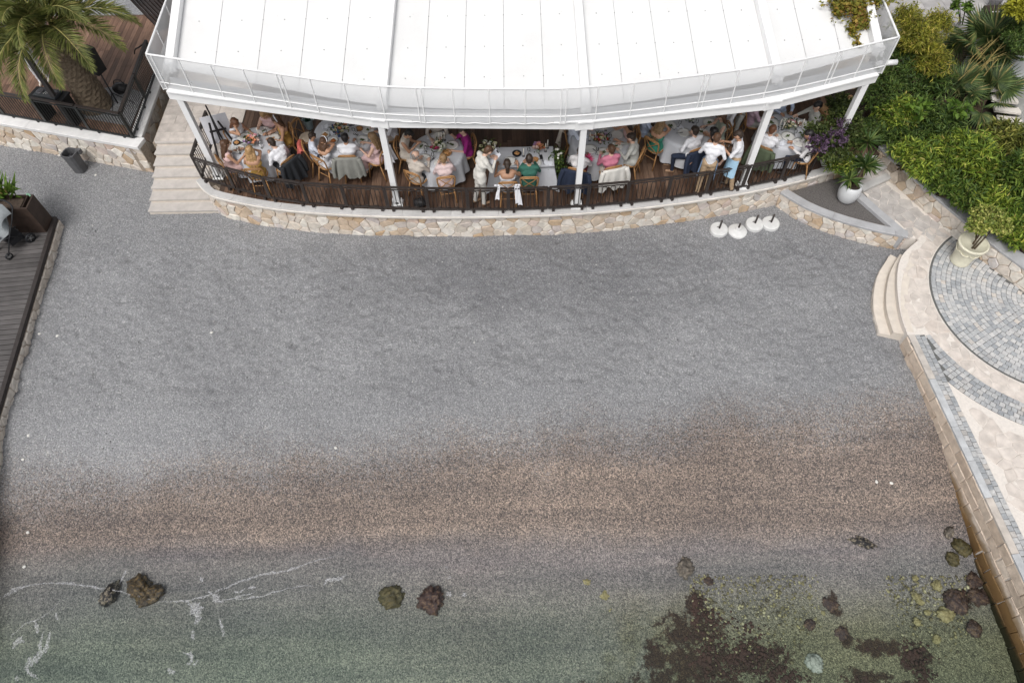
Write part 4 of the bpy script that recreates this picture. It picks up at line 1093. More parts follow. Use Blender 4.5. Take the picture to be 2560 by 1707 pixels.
def person(label, head_px, face, top, skin='fair', hair='dark', hairstyle='short', pose='sit', lean=8, legs='navy', sleeves='long', skirt=False, arms=None, bow=10, turn=0, scale=.95,
           chair=True, jacket=None, chairlabel=None, who=None, dress=None, shoes='shoe', band=False, zh=None, feet=None, spread=.0, legdir=0, apron=None, group=None, base=None):
    B = Body(); H0 = (.475/scale) if pose == 'sit' else .92
    Hs = scale; f = lambda *a: Vector(a)*Hs
    lr = R(lean); sp = Vector((0, math.sin(lr), math.cos(lr)))
    PEL = f(0, 0, H0+.06); CH = PEL+sp*.33*Hs; NK = PEL+sp*.50*Hs; bw = R(lean+bow); hd = Vector((0, math.sin(bw), math.cos(bw)))
    tr_ = Matrix.Rotation(R(turn), 3, 'Z'); HD = NK+tr_ @ (hd*.165*Hs)
    mats = [SKIN[skin], CL[top] if isinstance(top, str) else top, CL[legs] if isinstance(legs, str) else legs, CL[shoes], EYE, LIP]
    fem = skirt or dress
    sw = .165 if fem else .19
    # torso
    B.cap(PEL+f(-.07, 0, 0), PEL+f(.07, 0, 0), .12*Hs, .12*Hs, 1 if not (pose == 'stand' and not fem) else 2)
    B.cap(PEL+sp*.08*Hs, PEL+sp*.22*Hs, (.125 if not fem else .115)*Hs, (.14 if not fem else .12)*Hs, 1)
    B.cap(CH+f(-.075, 0, 0), CH+f(.075, 0, 0), .125*Hs*(.93 if fem else 1), .125*Hs*(.93 if fem else 1), 1)
    bare = sleeves == 'bare'
    B.cap(PEL+sp*.455*Hs+f(-sw+.05, 0, 0), PEL+sp*.455*Hs+f(sw-.05, 0, 0), .075*Hs, .075*Hs, 0 if bare else 1)
    if bare: B.cap(CH+sp*.06*Hs+f(-.07, -.03, 0), CH+sp*.06*Hs+f(.07, -.03, 0), .098*Hs, .098*Hs, 0)
    B.cap(NK-sp*.04*Hs, HD-hd*.06*Hs, .055*Hs, .05*Hs, 0)
    # head: skull, jaw, nose, ears
    fw = tr_ @ Vector((0, math.cos(bw), -math.sin(bw))); rt = tr_ @ Vector((1, 0, 0))
    B.cap(HD+hd*.03*Hs-fw*.02*Hs, HD+hd*.025*Hs+fw*.012*Hs, .092*Hs, .088*Hs, 0)
    B.cap(HD-hd*.055*Hs+fw*.035*Hs, HD+fw*.03*Hs, .05*Hs, .066*Hs, 0)
    B.cap(HD+fw*.098*Hs+hd*.01*Hs, HD+fw*.108*Hs-hd*.018*Hs, .010*Hs, .015*Hs, 0)
    for s_ in (-1, 1): B.cap(HD+rt*s_*.09*Hs+hd*.012*Hs, HD+rt*s_*.094*Hs-hd*.018*Hs, .018*Hs, .014*Hs, 0)
    # legs
    extra = MB()
    lm = 0 if (skirt or dress) else 2
    Lr = Matrix.Rotation(R(legdir), 3, 'Z')
    if pose == 'sit':
        for s_ in (-1, 1):
            hip = PEL+f(s_*.095, .02, -.03); kn = PEL+Lr @ f(s_*(.11+spread), .44, -.02); an = Lr @ f(s_*(.11+spread), .44+(.03 if s_ > 0 else -.04), .09)
            if feet: an = Vector(feet[0 if s_ < 0 else 1])*Hs
            B.cap(hip, kn, .092*Hs, .066*Hs, 1 if (skirt or dress) else 2); B.cap(kn, an, .062*Hs, .042*Hs, lm)
            ft = (an-kn); fd = Lr @ Vector((0, 1, 0)); B.cap(an-Vector((0, 0, .04*Hs))-fd*.03*Hs, an-Vector((0, 0, .055*Hs))+fd*.14*Hs, .042*Hs, .034*Hs, 3)
        if skirt or dress: B.cap(PEL+f(0, .1, -.02), PEL+f(0, .38, -.03), .15*Hs, .14*Hs, 1); B.cap(PEL+f(-.06, .40, -.06), PEL+f(-.07, .43, -.30), .10*Hs, .12*Hs, 1); B.cap(PEL+f(.06, .40, -.06), PEL+f(.07, .43, -.30), .10*Hs, .12*Hs, 1)
    else:
        for s_ in (-1, 1):
            hip = PEL+f(s_*.09, 0, -.06); an = f(s_*.10, -.05+s_*.07, .09)
            if feet: an = Vector(feet[0 if s_ < 0 else 1])*Hs
            kn = (hip+an)/2+f(0, .03, .02)
            B.cap(hip, kn, .095*Hs, .07*Hs, 2); B.cap(kn, an, .068*Hs, .052*Hs, 2)
            B.cap(an-f(0, .03, .04), an+f(0, .15, -.055), .045*Hs, .036*Hs, 3)
    # jacket skirt below the waist for suits
    if pose == 'stand' and jacket == 'worn':
        B.cap(PEL+f(-.06, 0, .02), PEL+f(-.075, 0, -.14), .125*Hs, .13*Hs, 1); B.cap(PEL+f(.06, 0, .02), PEL+f(.075, 0, -.14), .125*Hs, .13*Hs, 1)
    # arms
    ARM = {'table': ((-.14, .37, .27), (.15, .40, .27)), 'lap': ((-.12, .30, .10), (.12, .30, .10)), 'mouth': ((-.20, .40, .28), (.06, .20, .62)), 'mouthL': ((-.06, .20, .62), (.2, .40, .28)),
           'phone': ((-.06, .36, .33), (.06, .36, .33)), 'up': ((-.24, .38, .34), (.26, .36, .36)), 'down': ((-.24, .03, -.05), (.24, .03, -.05)), 'hold': ((-.10, .34, .30), (.12, .36, .32)),
           'reachL': ((-.62, .10, .12), (.2, .36, .28)), 'point': ((-.15, .38, .26), (-.02, .60, .46)), 'raise': ((-.18, .36, .28), (.08, .46, .52)), 'glass': ((-.2, .38, .26), (.10, .34, .48)), 'carry': ((-.20, .30, .12), (.26, .10, -.02))}
    at = ARM[arms] if isinstance(arms, str) else (arms or ARM['table'])
    hm = MB()
    for s_, T in ((-1, at[0]), (1, at[1])):
        S = PEL+sp*.455*Hs+f(s_*sw, 0, 0); Tw = PEL+f(*T)
        E_, W_ = ik(S, Tw, .275*Hs, .25*Hs, Vector((s_*.5, -.2, -.9)))
        um = 1 if sleeves in ('long', 'short') else 0; fm = 1 if sleeves == 'long' else 0
        B.cap(S, E_, (.058 if um else .048)*Hs, (.047 if um else .038)*Hs, um)
        B.cap(E_, W_, (.045 if fm else .037)*Hs, (.036 if fm else .026)*Hs, fm)
        d = (W_-E_).normalized(); B.cap(W_+d*.015*Hs, W_+d*.075*Hs, .030*Hs, .034*Hs, 0)
        hand(hm, W_, E_, s_, .55, Hs)
    # face features
    fm_ = MB()
    for s_ in (-1, 1): fm_.ball(HD+fw*.094*Hs+rt*s_*.032*Hs+hd*.018*Hs, .010*Hs, 6, 4, 4)
    fm_.ball(HD+fw*.088*Hs-hd*.048*Hs, (.024*Hs, .01*Hs, .008*Hs), 6, 4, 5, Matrix((rt, fw, hd)).transposed())
    # world placement from the head pixel
    if base is None:
        zhead = DZ+HD.z if zh is None else zh
        hp = P(head_px[0], head_px[1], zhead)
        rot = Matrix.Rotation(R(face-90), 3, 'Z'); off = rot @ Vector((HD.x, HD.y, 0)); pos = Vector((hp.x-off.x, hp.y-off.y, DZ))
    else: rot = Matrix.Rotation(R(face-90), 3, 'Z'); pos = Vector(base)
    # hair
    Hb = Body()
    hm_ = HAIR[hair]
    Hb.cap(HD+hd*.050*Hs-fw*.035*Hs, HD+hd*.055*Hs+fw*.02*Hs, .094*Hs, .080*Hs, 0)
    Hb.cap(HD+hd*.0*Hs-fw*.045*Hs, HD+hd*.05*Hs-fw*.04*Hs, .080*Hs, .092*Hs, 0)
    if hairstyle == 'short': Hb.cap(HD-hd*.045*Hs-fw*.045*Hs, HD-fw*.045*Hs, .055*Hs, .075*Hs, 0)
    if hairstyle in ('long', 'side'):
        for s_ in (-1, -.33, .33, 1):
            a0_ = HD+rt*s_*.072*Hs+hd*.02*Hs-fw*(.05-.03*abs(s_))*Hs; a1_ = NK+rt*s_*.085*Hs-fw*(.07-.02*abs(s_))*Hs+hd*.02*Hs; a2_ = NK+rt*s_*.095*Hs-sp*(.20 if hairstyle == 'long' else .12)*Hs-Vector((0, .105 if abs(s_) < .9 else .085, 0))*Hs
            Hb.cap(a0_, a1_, .048*Hs, .045*Hs, 0); Hb.cap(a1_, a2_, .045*Hs, .028*Hs, 0)
    if hairstyle in ('bun', 'topknot'):
        Hb.cap(HD-hd*.03*Hs-fw*.05*Hs, HD-fw*.05*Hs, .05*Hs, .075*Hs, 0)
        c_ = HD-fw*.115*Hs-hd*.02*Hs if hairstyle == 'bun' else HD+hd*.125*Hs-fw*.05*Hs
        Hb.cap(c_, c_+hd*.01*Hs, .052*Hs if hairstyle == 'bun' else .035*Hs, .05*Hs if hairstyle == 'bun' else .03*Hs, 0)
        if hairstyle == 'bun': Hb.cap(HD-hd*.05*Hs-fw*.09*Hs, NK-fw*.07*Hs, .05*Hs, .045*Hs, 0)
    if hairstyle == 'bald': Hb.pr.clear(); Hb.v.clear(); Hb.f.clear(); Hb.cap(HD-hd*.035*Hs-fw*.06*Hs, HD+hd*.02*Hs-fw*.055*Hs, .062*Hs, .066*Hs, 0); [Hb.cap(HD+rt*s_*.075*Hs-fw*.04*Hs, HD+rt*s_*.082*Hs+fw*.0*Hs, .034*Hs, .026*Hs, 0) for s_ in (-1, 1)]; Hb.cap(HD+hd*.07*Hs-fw*.02*Hs, HD+hd*.07*Hs+fw*.035*Hs, .055*Hs, .045*Hs, 0)
    pending.append(dict(B=B, H=Hb, hand=hm, face=fm_, mats=mats, hair=hm_, label=label, pos=pos, rot=R(face-90), band=band, HD=HD, hd=hd, fw=fw, rt=rt, Hs=Hs, apron=apron, PEL=PEL, sp=sp, group=group))
    if chair and pose == 'sit':
        c = rot @ Vector((0, .085, 0)); place_chair(pos.x+c.x, pos.y+c.y, face, chairlabel or ('cross-back wooden chair under the '+who))
    return pos, rot
def drape(name, label, pos, face, mat, seed, width=.50, length=.55, shirt=False, sleeve=True):
    """jacket hung over a chair's back hoop"""
    rs = random.Random(seed); nu, nv = 18, 16; vs = []; fs = []
    rt = Matrix.Rotation(R(face-90), 3, 'Z'); ph = rs.random()*6
    for side in (1, -1):
        for j in range(nv+1):
            v = j/nv
            for i in range(nu+1):
                u = i/nu*2-1
                if v < .16: t = v/.16; y = -.20-.09*t; z = .84+.065*math.sin(t*math.pi*.5)-.03*abs(u)**2
                else:
                    t = (v-.16)/.84; z = .905-.03*abs(u)**2-t*length*(1-.10*math.cos(u*5+ph)); y = -.29-.05*t-.045*t*math.sin(u*9+ph)-.02*t*math.sin(u*17+2*ph)
                x = u*width/2*(1+.30*max(0, v-.16)); y += -.06*(1-u*u)*0+.05*u*u
                p = rt @ Vector((x, y-(.012 if side > 0 else -.0), max(z, .06))); vs.append((p.x+pos.x, p.y+pos.y, p.z+DZ))
    N = (nu+1)*(nv+1)
    for s_ in (0, 1):
        for j in range(nv):
            for i in range(nu):
                a = s_*N+j*(nu+1)+i; fs.append((a, a+1, a+nu+2, a+nu+1))
    q = MB(); q.add(vs, fs)
    o = q.build(name, mat, smooth=True); tag(o, label, name, name+'s hung on chair backs')
    if sleeve:
        for s_ in (-1, 1):
            pts = [rt @ Vector((s_*(width/2+.0), -.25, .84)), rt @ Vector((s_*(width/2+.06), -.30, .62)), rt @ Vector((s_*(width/2+.075), -.33+.03*s_, .36))]
            q = MB(); q.tube(spline([(p.x+pos.x, p.y+pos.y, p.z+DZ) for p in pts], 5), [.062-.002*i for i in range(11)], 9); q.build('sleeve', mat, o, smooth=True)
    return o

# ------------------------------------------------------------------ tables with cloths
def round_table(c, rad, who, drop=.58, seed=1):
    r = empty('round_table', (c.x, c.y, DZ), label='round dining table hidden under the white cloth '+who, cat='table', group='round dining tables')
    q = MB(); q.lathe([(rad-.02, .71), (rad, .72), (rad, .742), (rad-.02, .745)], (0, 0, 0), 40); q.build('table_top', CHW, r, local=True)
    q = MB(); q.lathe([(.28, 0), (.26, .03), (.05, .06), (.045, .68), (.2, .71)], (0, 0, 0), 20); q.build('pedestal', CHW, r, local=True)
    rs = random.Random(seed); ph = [rs.random()*6 for _ in range(4)]; nf = int(rad*17)
    def rm(i, t):
        k = max(0, i-3)/7.0
        return 1+.085*k*(math.sin(nf*t+ph[0])+.5*math.sin((nf+5)*t+ph[1]))*.6/rad*.7+.05*k
    prof = [(.001, .753), (rad*.5, .7535), (rad*.93, .753), (rad+.008, .745)]+[(rad+.012+.004*k, .745-drop*k/7) for k in range(1, 8)]
    q = MB(); q.lathe(prof, (0, 0, 0), 120, rmod=rm, cap=False)
    v = np.array(q.v); 
    q.v = [(p[0]+c.x, p[1]+c.y, p[2]+DZ) for p in q.v]
    o = q.build('tablecloth', LINEN, smooth=True); tag(o, 'white linen cloth draped to the floor over the round table '+who, 'tablecloth', 'white tablecloths'); return o
T1, T2, T3, T5, T6, T7 = [P(x, y, TZ0) for x, y in ((642, 360), (862, 332), (1093, 377), (1503, 348), (1722, 314), (1965, 327))]
round_table(T1, .60, 'beside the easel', seed=1); round_table(T2, .74, 'left of the second post', seed=2); round_table(T3, .62, 'right of the second post', seed=3)
round_table(T5, .70, 'right of the third post', seed=5); round_table(T6, .76, 'behind the two waiters', seed=6); round_table(T7, .60, 'nearest the bougainvillea', seed=7)
# rectangular sweetheart table
x0, x1, y0, y1 = -.40, 1.05, 12.05, 12.70
r = empty('rectangular_table', ((x0+x1)/2, (y0+y1)/2, DZ), label='rectangular head table of the couple under a white cloth', cat='table')
q = MB(); q.box(((x0+x1)/2, (y0+y1)/2, DZ+.73), (x1-x0-.01, y1-y0-.01, .03)); q.build('table_top', CHW, r)
for sx in (x0+.08, x1-.08):
    for sy in (y0+.08, y1-.08): q = MB(); q.box((sx, sy, DZ+.357), (.05, .05, .714)); q.build('leg', CHW, r)
q = MB(); N = 160; vs = []; fs = []; prm = 2*((x1-x0)+(y1-y0))
ring0 = []
for i in range(N):
    s = prm*i/N; w, h = x1-x0, y1-y0
    if s < w: p = (x0+s, y0); nn = (0, -1)
    elif s < w+h: p = (x1, y0+s-w); nn = (1, 0)
    elif s < 2*w+h: p = (x1-(s-w-h), y1); nn = (0, 1)
    else: p = (x0, y1-(s-2*w-h)); nn = (-1, 0)
    ring0.append((p, nn, s))
K = 8
for k in range(K+1):
    t = k/K
    for (p, nn, s) in ring0:
        dc = min(math.hypot(p[0]-cx, p[1]-cy) for cx in (x0, x1) for cy in (y0, y1)); cor = math.exp(-(dc/.14)**2)
        out = .012+.02*t+.03*t*math.sin(s*13)+.012*t*math.sin(s*29)+.20*cor*t; cxm, cym = (x0+x1)/2, (y0+y1)/2
        dx, dy = nn
        if cor > .3: v_ = Vector((p[0]-cxm, p[1]-cym)); dx, dy = (math.copysign(.7, v_.x), math.copysign(.7, v_.y))
        vs.append((p[0]+dx*out, p[1]+dy*out, TZ0+.004-t*(.58+.10*cor)))
for k in range(K):
    for i in range(N): fs.append((k*N+i, k*N+(i+1) % N, (k+1)*N+(i+1) % N, (k+1)*N+i))
fs.append(tuple(range(N))); q.add(vs, fs); o = q.build('tablecloth', LINEN, smooth=False); tag(o, 'white linen cloth with pointed corners over the couple\'s rectangular table', 'tablecloth', 'white tablecloths')
for p_ in o.data.polygons: p_.use_smooth = len(p_.vertices) == 4
# ------------------------------------------------------------------ the guests (head pixel, facing in degrees: 90 = away from the sea)
def G(label, who, px, face, top, **k): return person(label, px, face, top, who=who, **k)
# table by the easel
G('young woman with auburn hair and white top, hand at her mouth', 'auburn-haired young woman', (588, 308), -35, 'white', skin='tan', hair='auburn', hairstyle='long', sleeves='none', skirt=True, legs='white', arms='mouth', lean=14)
G('blonde woman in pale pink and white dress facing the camera', 'blonde woman facing the camera', (660, 287), -100, 'blush', skin='fair', hair='blonde', hairstyle='side', sleeves='none', skirt=True, arms='raise', lean=12)
G('long-haired brunette in a mustard dress wearing a white hairband', 'brunette in mustard dress', (691, 301), 205, 'gold', skin='tan', hair='brown', hairstyle='long', sleeves='bare', dress=True, arms='table', lean=6, band=True)
p, r_ = G('man in white shirt leaning over the table beside the easel', 'white-shirted man by the easel table', (680, 358), 140, 'white', skin='fair', hair='dark', lean=22, legs='charcoal', arms='table', bow=16)
drape('jacket', 'black jacket hanging on the chair of the leaning white-shirted man', p, 140, CL['charcoal'], 1, .5, .62)
G('blonde woman with long hair and gold sequin top, back to the railing', 'blonde in gold sequins', (625, 377), 92, 'gold', skin='tan', hair='blonde', hairstyle='long', sleeves='bare', dress=True, arms='mouth', lean=8)
G('dark-haired woman in a pink floral dress beside the easel', 'dark-haired woman in pink floral dress', (563, 362), 32, 'rose', skin='tan', hair='brown', hairstyle='long', sleeves='none', dress=True, arms='table', lean=8)
# table left of the second post
p, r_ = G('small boy in a light shirt with coral jacket behind him', 'small boy', (781, 342), 15, 'shirt', skin='tan', hair='dark', scale=.80, legs='navy', lean=8)
drape('jacket', 'coral pink jacket hung on the small boy\'s chair', p, 15, CL['coral'], 2, .42, .42, sleeve=False)
G('girl with long brown hair, white dress and white hairband', 'girl with white hairband', (810, 354), 55, 'white', skin='tan', hair='brown', hairstyle='long', sleeves='bare', dress=True, lean=14, arms='mouth', band=True, scale=.88)
p, r_ = G('black-haired man in white shirt seen squarely from behind', 'black-haired man in white shirt', (863, 346), 90, 'white', skin='tan', hair='black', legs='grey', lean=6)
drape('jacket', 'grey jacket hung on the black-haired man\'s chair', p, 90, CL['grey'], 3, .56, .55)
p, r_ = G('honey-blonde woman in pink ruffled dress turned to the table', 'honey-blonde woman in pink ruffles', (931, 343), 160, 'blush', skin='fair', hair='sandy', hairstyle='long', sleeves='none', dress=True, lean=4, arms='table')
drape('shawl', 'white shawl hung behind the honey-blonde woman', p, 160, CL['white'], 4, .36, .40, sleeve=False)
p, r_ = G('guest in white shirt half hidden by the second post', 'half-hidden guest by the second post', (968, 283), 200, 'white', skin='tan', hair='dark', legs='beige', lean=2)
place_chair(*(P(768, 345, DZ+.46).xy), -20, 'empty cross-back chair left of the ice bucket')
# table right of the second post
G('black-haired woman in cream sleeveless dress looking down', 'black-haired woman in cream dress', (1022, 336), -8, 'cream', skin='tan', hair='black', hairstyle='short', sleeves='none', dress=True, arms='phone', bow=42, lean=8)
G('man in grey suit on the far side, head under the canopy edge', 'grey-suited man on the far side', (1088, 292), -90, 'beige', skin='fair', hair='grey', legs='beige', lean=4)
p, r_ = G('dark-haired woman in magenta dress holding a glass', 'woman in magenta', (1157, 327), 195, 'magenta', skin='fair', hair='dark', sleeves='short', dress=True, arms='glass', lean=6, hairstyle='short')
G('grey-haired man in beige suit with balding crown', 'grey-haired man in beige suit', (1039, 388), 62, 'beige', skin='fair', hair='grey', hairstyle='bald', legs='charcoal', lean=8, shoes='shoeb')
G('short-haired blonde woman in pale pink blouse', 'blonde woman in pale pink blouse', (1108, 397), 98, 'palepink', skin='fair', hair='sandy', hairstyle='short', sleeves='long', dress=True, arms='table', lean=8, shoes='shoeb')
# the couple and the reader
G('man in cream suit standing and reading from a clipboard', 'standing man in cream suit', (1220, 378), 28, 'suit', pose='stand', skin='fair', hair='brown', legs='suit', lean=14, bow=38, arms='hold', jacket='worn', shoes='shoeb')
p, r_ = G('bride with dark bun and bare back raising both hands', 'bride', (1268, 411), 92, 'white', skin='olive', hair='dark', hairstyle='bun', sleeves='bare', dress=True, arms='up', lean=6, shoes='shoew')
BRIDE = p
p, r_ = G('groom in green jacket with dark topknot, back to the sea', 'groom in green', (1323, 399), 90, 'green', skin='tan', hair='dark', hairstyle='topknot', legs='charcoal', lean=6, arms='table')
# table right of the third post
p, r_ = G('guest in pale shirt left of the third post, head under the canopy', 'pale-shirted guest left of the third post', (1440, 296), -10, 'shirt', skin='fair', hair='dark', legs='navy', lean=2)
drape('shawl', 'cream shawl hanging beside the third post', p, -10, CL['cream'], 5, .36, .50, sleeve=False)
p, r_ = G('guest in floral top mostly hidden behind the third post', 'guest behind the third post', (1452, 378), 72, 'floral', skin='brown', hair='dark', legs='wine', lean=8)
drape('jacket', 'navy jacket hung on the chair behind the third post', p, 72, CL['navy'], 6, .58, .60)
p, r_ = G('man in bright pink shirt, cropped brown hair', 'man in pink shirt', (1528, 374), 105, 'pink', skin='fair', hair='brown', legs='cream', lean=6)
drape('jacket', 'off-white jacket hung on the pink-shirted man\'s chair', p, 105, CL['suit'], 7, .56, .56)
G('man in stone blazer with dark cropped hair, turned to the table', 'man in stone blazer', (1578, 345), 158, 'stone', skin='fair', hair='dark', legs='stone', lean=10, shoes='shoew', bow=14)
G('dark-haired woman in rose dress with raised arms under the canopy edge', 'woman with raised arms', (1566, 309), 190, 'rose', skin='tan', hair='dark', hairstyle='side', sleeves='bare', dress=True, arms='raise', lean=12)
p, r_ = G('guest in light blue shirt, head under the canopy edge', 'light-blue guest under the canopy edge', (1624, 276), -5, 'lightblue', skin='fair', hair='dark', legs='stone', lean=2)
drape('shawl', 'long beige shawl hanging right of the rose-dressed woman', p, -5, CL['cream'], 8, .36, .6, sleeve=False)
# table behind the waiters
G('honey-haired woman in emerald dress, bare back', 'woman in emerald dress', (1653, 310), 45, 'emerald', skin='tan', hair='sandy', hairstyle='long', sleeves='bare', dress=True, arms='mouth', lean=8)
p, r_ = G('man in white shirt sitting sideways with crossed legs', 'sideways man in white shirt', (1737, 328), 112, 'white', skin='fair', hair='dark', legs='navy', lean=8, legdir=55, arms=((-.22, .26, .12), (.2, .36, .28)), shoes='shoeb')
drape('jacket', 'navy blue jacket hung behind the sideways man', p, 112, CL['navy'], 9, .58, .60)
G('black-haired woman in wine dress stretching out her left arm', 'woman in wine dress', (1784, 331), 128, 'wine', skin='olive', hair='black', hairstyle='long', sleeves='bare', dress=True, arms='reachL', lean=8)
G('brunette with long straight hair in sage dress', 'brunette in sage dress', (1805, 292), 185, 'sage', skin='fair', hair='brown', hairstyle='long', sleeves='none', dress=True, arms='table', lean=6)
G('man in white shirt at the far right of the waiters\' table', 'man in white shirt at the far side', (1829, 254), 200, 'white', skin='fair', hair='dark', legs='charcoal', lean=4)
G('waiter seen from behind in khaki trousers and blue apron', 'waiter', (1791, 368), 72, 'white', base=P(1752, 480, DZ), pose='stand', skin='fair', hair='brown', legs='khaki', arms='carry', lean=5, bow=20, apron='apron', sleeves='short')
G('waiter in profile with pale blue apron, face turned left', 'waiter', (1836, 343), 165, 'white', base=P(1815, 468, DZ), pose='stand', skin='tan', hair='dark', legs='khaki', arms='hold', lean=5, bow=22, apron='apron2', sleeves='short')
# table by the bougainvillea
p, r_ = G('guest in pink shirt left of the fourth post', 'pink-shirted guest left of the fourth post', (1898, 250), -12, PINKJ, skin='fair', hair='dark', legs='stone', lean=2)
drape('jacket', 'pale grey jacket hung left of the fourth post', p, -12, CL['stone'], 10, .42, .56)
p, r_ = G('man with reddish brown hair and white shirt right of the fourth post', 'reddish-haired man', (1931, 325), 58, 'white', skin='fair', hair='auburn', legs='stone', lean=10)
drape('jacket', 'olive green jacket with pale lining beside the fourth post', p, 58, CL['olive'], 11, .50, .56)
G('man in stone suit reaching across the table by the bougainvillea', 'man in stone suit', (2043, 266), 188, 'stone', skin='fair', hair='black', legs='stone', lean=6, arms='point')
G('dark-haired guest in white patterned shirt against the bougainvillea', 'guest in patterned shirt', (2022, 338), 168, 'floral', skin='tan', hair='black', legs='navy', lean=10)
G('man in open pale blue shirt on the far side by the stone wall', 'man in open pale shirt', (1969, 228), -88, 'lightblue', skin='tan', hair='dark', legs='stone', lean=2)
# music player on the palm terrace
person('person in loose white clothes at the music desk under the palm', (90, 92), -80, 'white', base=P(114, 206, SZ), pose='stand', skin='tan', hair='auburn', hairstyle='side', legs='white', sleeves='short', arms='phone', lean=6, bow=25, shoes='shoew', chair=False)

# ---------- turn the collected bodies into continuous surfaces
tmp = []
for d in pending:
    for key, vox in (('B', .0165), ('H', .0135)):
        me = bpy.data.meshes.new('tmp'); me.from_pydata(d[key].v, [], d[key].f); me.update()
        o = bpy.data.objects.new('tmp', me); COL.objects.link(o)
        m_ = o.modifiers.new('r', 'REMESH'); m_.mode = 'VOXEL'; m_.voxel_size = vox*d['Hs']; m_.adaptivity = 0
        s_ = o.modifiers.new('s', 'SMOOTH'); s_.factor = .5; s_.iterations = 4 if key == 'B' else 3
        tmp.append((d, key, o))
dg = bpy.context.evaluated_depsgraph_get(); dg.update()
for d, key, o in tmp:
    d[key+'m'] = bpy.data.meshes.new_from_object(o.evaluated_get(dg))
for d, key, o in tmp:
    me = o.data; bpy.data.objects.remove(o); bpy.data.meshes.remove(me)
def mesh_np(me):
    v = np.empty(len(me.vertices)*3); me.vertices.foreach_get('co', v); v = v.reshape(-1, 3)
    return v, [tuple(p.vertices) for p in me.polygons]
for d in pending:
    v, f = mesh_np(d['Bm']); fa = np.array(f); cen = v[fa].mean(1) if len(f) else np.zeros((0, 3))
    best = np.full(len(cen), 1e9); mi = np.zeros(len(cen), int)
    for a, b_, ra, rb, m_ in d['B'].pr:
        ab = b_-a; t = np.clip(((cen-a)@ab)/max(ab@ab, 1e-9), 0, 1); ds = np.linalg.norm(cen-a-t[:, None]*ab, axis=1)-(ra+(rb-ra)*t)
        k = ds < best; best[k] = ds[k]; mi[k] = m_
    # creases in cloth
    isc = np.zeros(len(v), bool); isc[fa[(mi == 1) | (mi == 2)].ravel()] = True; isc[fa[(mi == 0) | (mi == 3)].ravel()] = False
    nv_ = np.empty(len(v)*3); d['Bm'].vertices.foreach_get('normal', nv_); nv_ = nv_.reshape(-1, 3); sd_ = len(d['label'])
    wv = .35*(.006*np.sin(v@np.array((38, 22, 47.))+sd_)+.005*np.sin(v@np.array((-31, 41, 58.))+2*sd_)+.004*np.sin(v@np.array((70, -25, 33.))))
    v = v+nv_*(wv*isc)[:, None]
    rs2 = np.random.default_rng(abs(hash(d['label'])) % 1000 if False else len(d['label']))
    q = MB(); q.v = [tuple(p) for p in v]; q.f = f; q.m = list(map(int, mi))
    q.add(d['hand'].v, d['hand'].f, 0)
    k0 = len(q.v); q.v += d['face'].v; q.f += [tuple(i+k0 for i in g) for g in d['face'].f]; q.m += d['face'].m
    o = q.build('person', d['mats'], None, local=True, smooth=True)
    o.location = d['pos']; o.rotation_euler = (0, 0, d['rot']); tag(o, d['label'], 'person', d['group'] or 'wedding guests and staff'); WL[o.name] = d['pos'].copy()
    hv, hf = mesh_np(d['Hm']); q = MB(); 
    nz = np.array([mnoise.noise(Vector((p[0]*45, p[1]*45, p[2]*14))) for p in hv]) if len(hv) else np.zeros(0)
    c_ = hv.mean(0); hv = hv+(hv-c_)/np.maximum(np.linalg.norm(hv-c_, axis=1, keepdims=True), 1e-6)*nz[:, None]*.010
    q.v = [tuple(p) for p in hv]; q.f = hf; q.m = [0]*len(hf); q.build('hair', d['hair'], o, local=True, smooth=True)
    if d['band']:
        q = MB(); C_, hd, rt, fw, Hs = d['HD'], d['hd'], d['rt'], d['fw'], d['Hs']
        q.tube([C_+rt*math.cos(t)*.108*Hs+hd*(math.sin(t)*.118+.03)*Hs-fw*.01 for t in np.linspace(0, math.pi, 12)], .014*Hs, 6); q.build('hairband', CL['white'], o, local=True, smooth=True)
    if d['apron']:
        q = MB(); vs = []; fs = []; Hs = d['Hs']
        for j in range(7):
            for i in range(13):
                t = R(-118+236*i/12); rr = .165+.02*j/6+.012*math.sin(i*2.1)*j/6; vs.append((rr*1.12*math.sin(t), rr*math.cos(t)+.01, d['PEL'].z+.06-.085*j))
        for j in range(6):
            for i in range(12): a = j*13+i; fs.append((a, a+1, a+14, a+13))
        q.add(vs, fs); q.build('apron', CL[d['apron']], o, local=True, smooth=True)
# ================================================================== planting
def leafmat(name, stops, transl=.3, rough=.5):
    m, n, l, b = nt(name); ri = n.new('ShaderNodeNewGeometry').outputs['Random Per Island']
    r = ramp(n, stops); l.new(ri, r.inputs[0])
    g = ramp(n, [(.3, (.55, .58, .55)), (.7, (1.4, 1.36, 1.3))]); l.new(noise(n, l, 3.4, 4, .6, geo_pos(n)), g.inputs[0])
    c = mixc(n, l, 1.0, r.outputs[0], g.outputs[0], 'MULTIPLY')
    l.new(c, b.inputs['Base Color']); b.inputs['Roughness'].default_value = rough; b.inputs['Specular IOR Level'].default_value = .3
    t = n.new('ShaderNodeBsdfTranslucent'); l.new(c, t.inputs[0]); mx = n.new('ShaderNodeMixShader'); mx.inputs[0].default_value = transl
    l.new(b.outputs[0], mx.inputs[1]); l.new(t.outputs[0], mx.inputs[2]); l.new(mx.outputs[0], n['Material Output'].inputs[0])
    return m
LF_HEDGE = leafmat('leaf_hedge', [(0, (0.064, 0.110, 0.022)), (.35, (0.137, 0.219, 0.033)), (.7, (0.238, 0.329, 0.046)), (.93, (0.402, 0.458, 0.073)), (1, (0.512, 0.439, 0.146))])
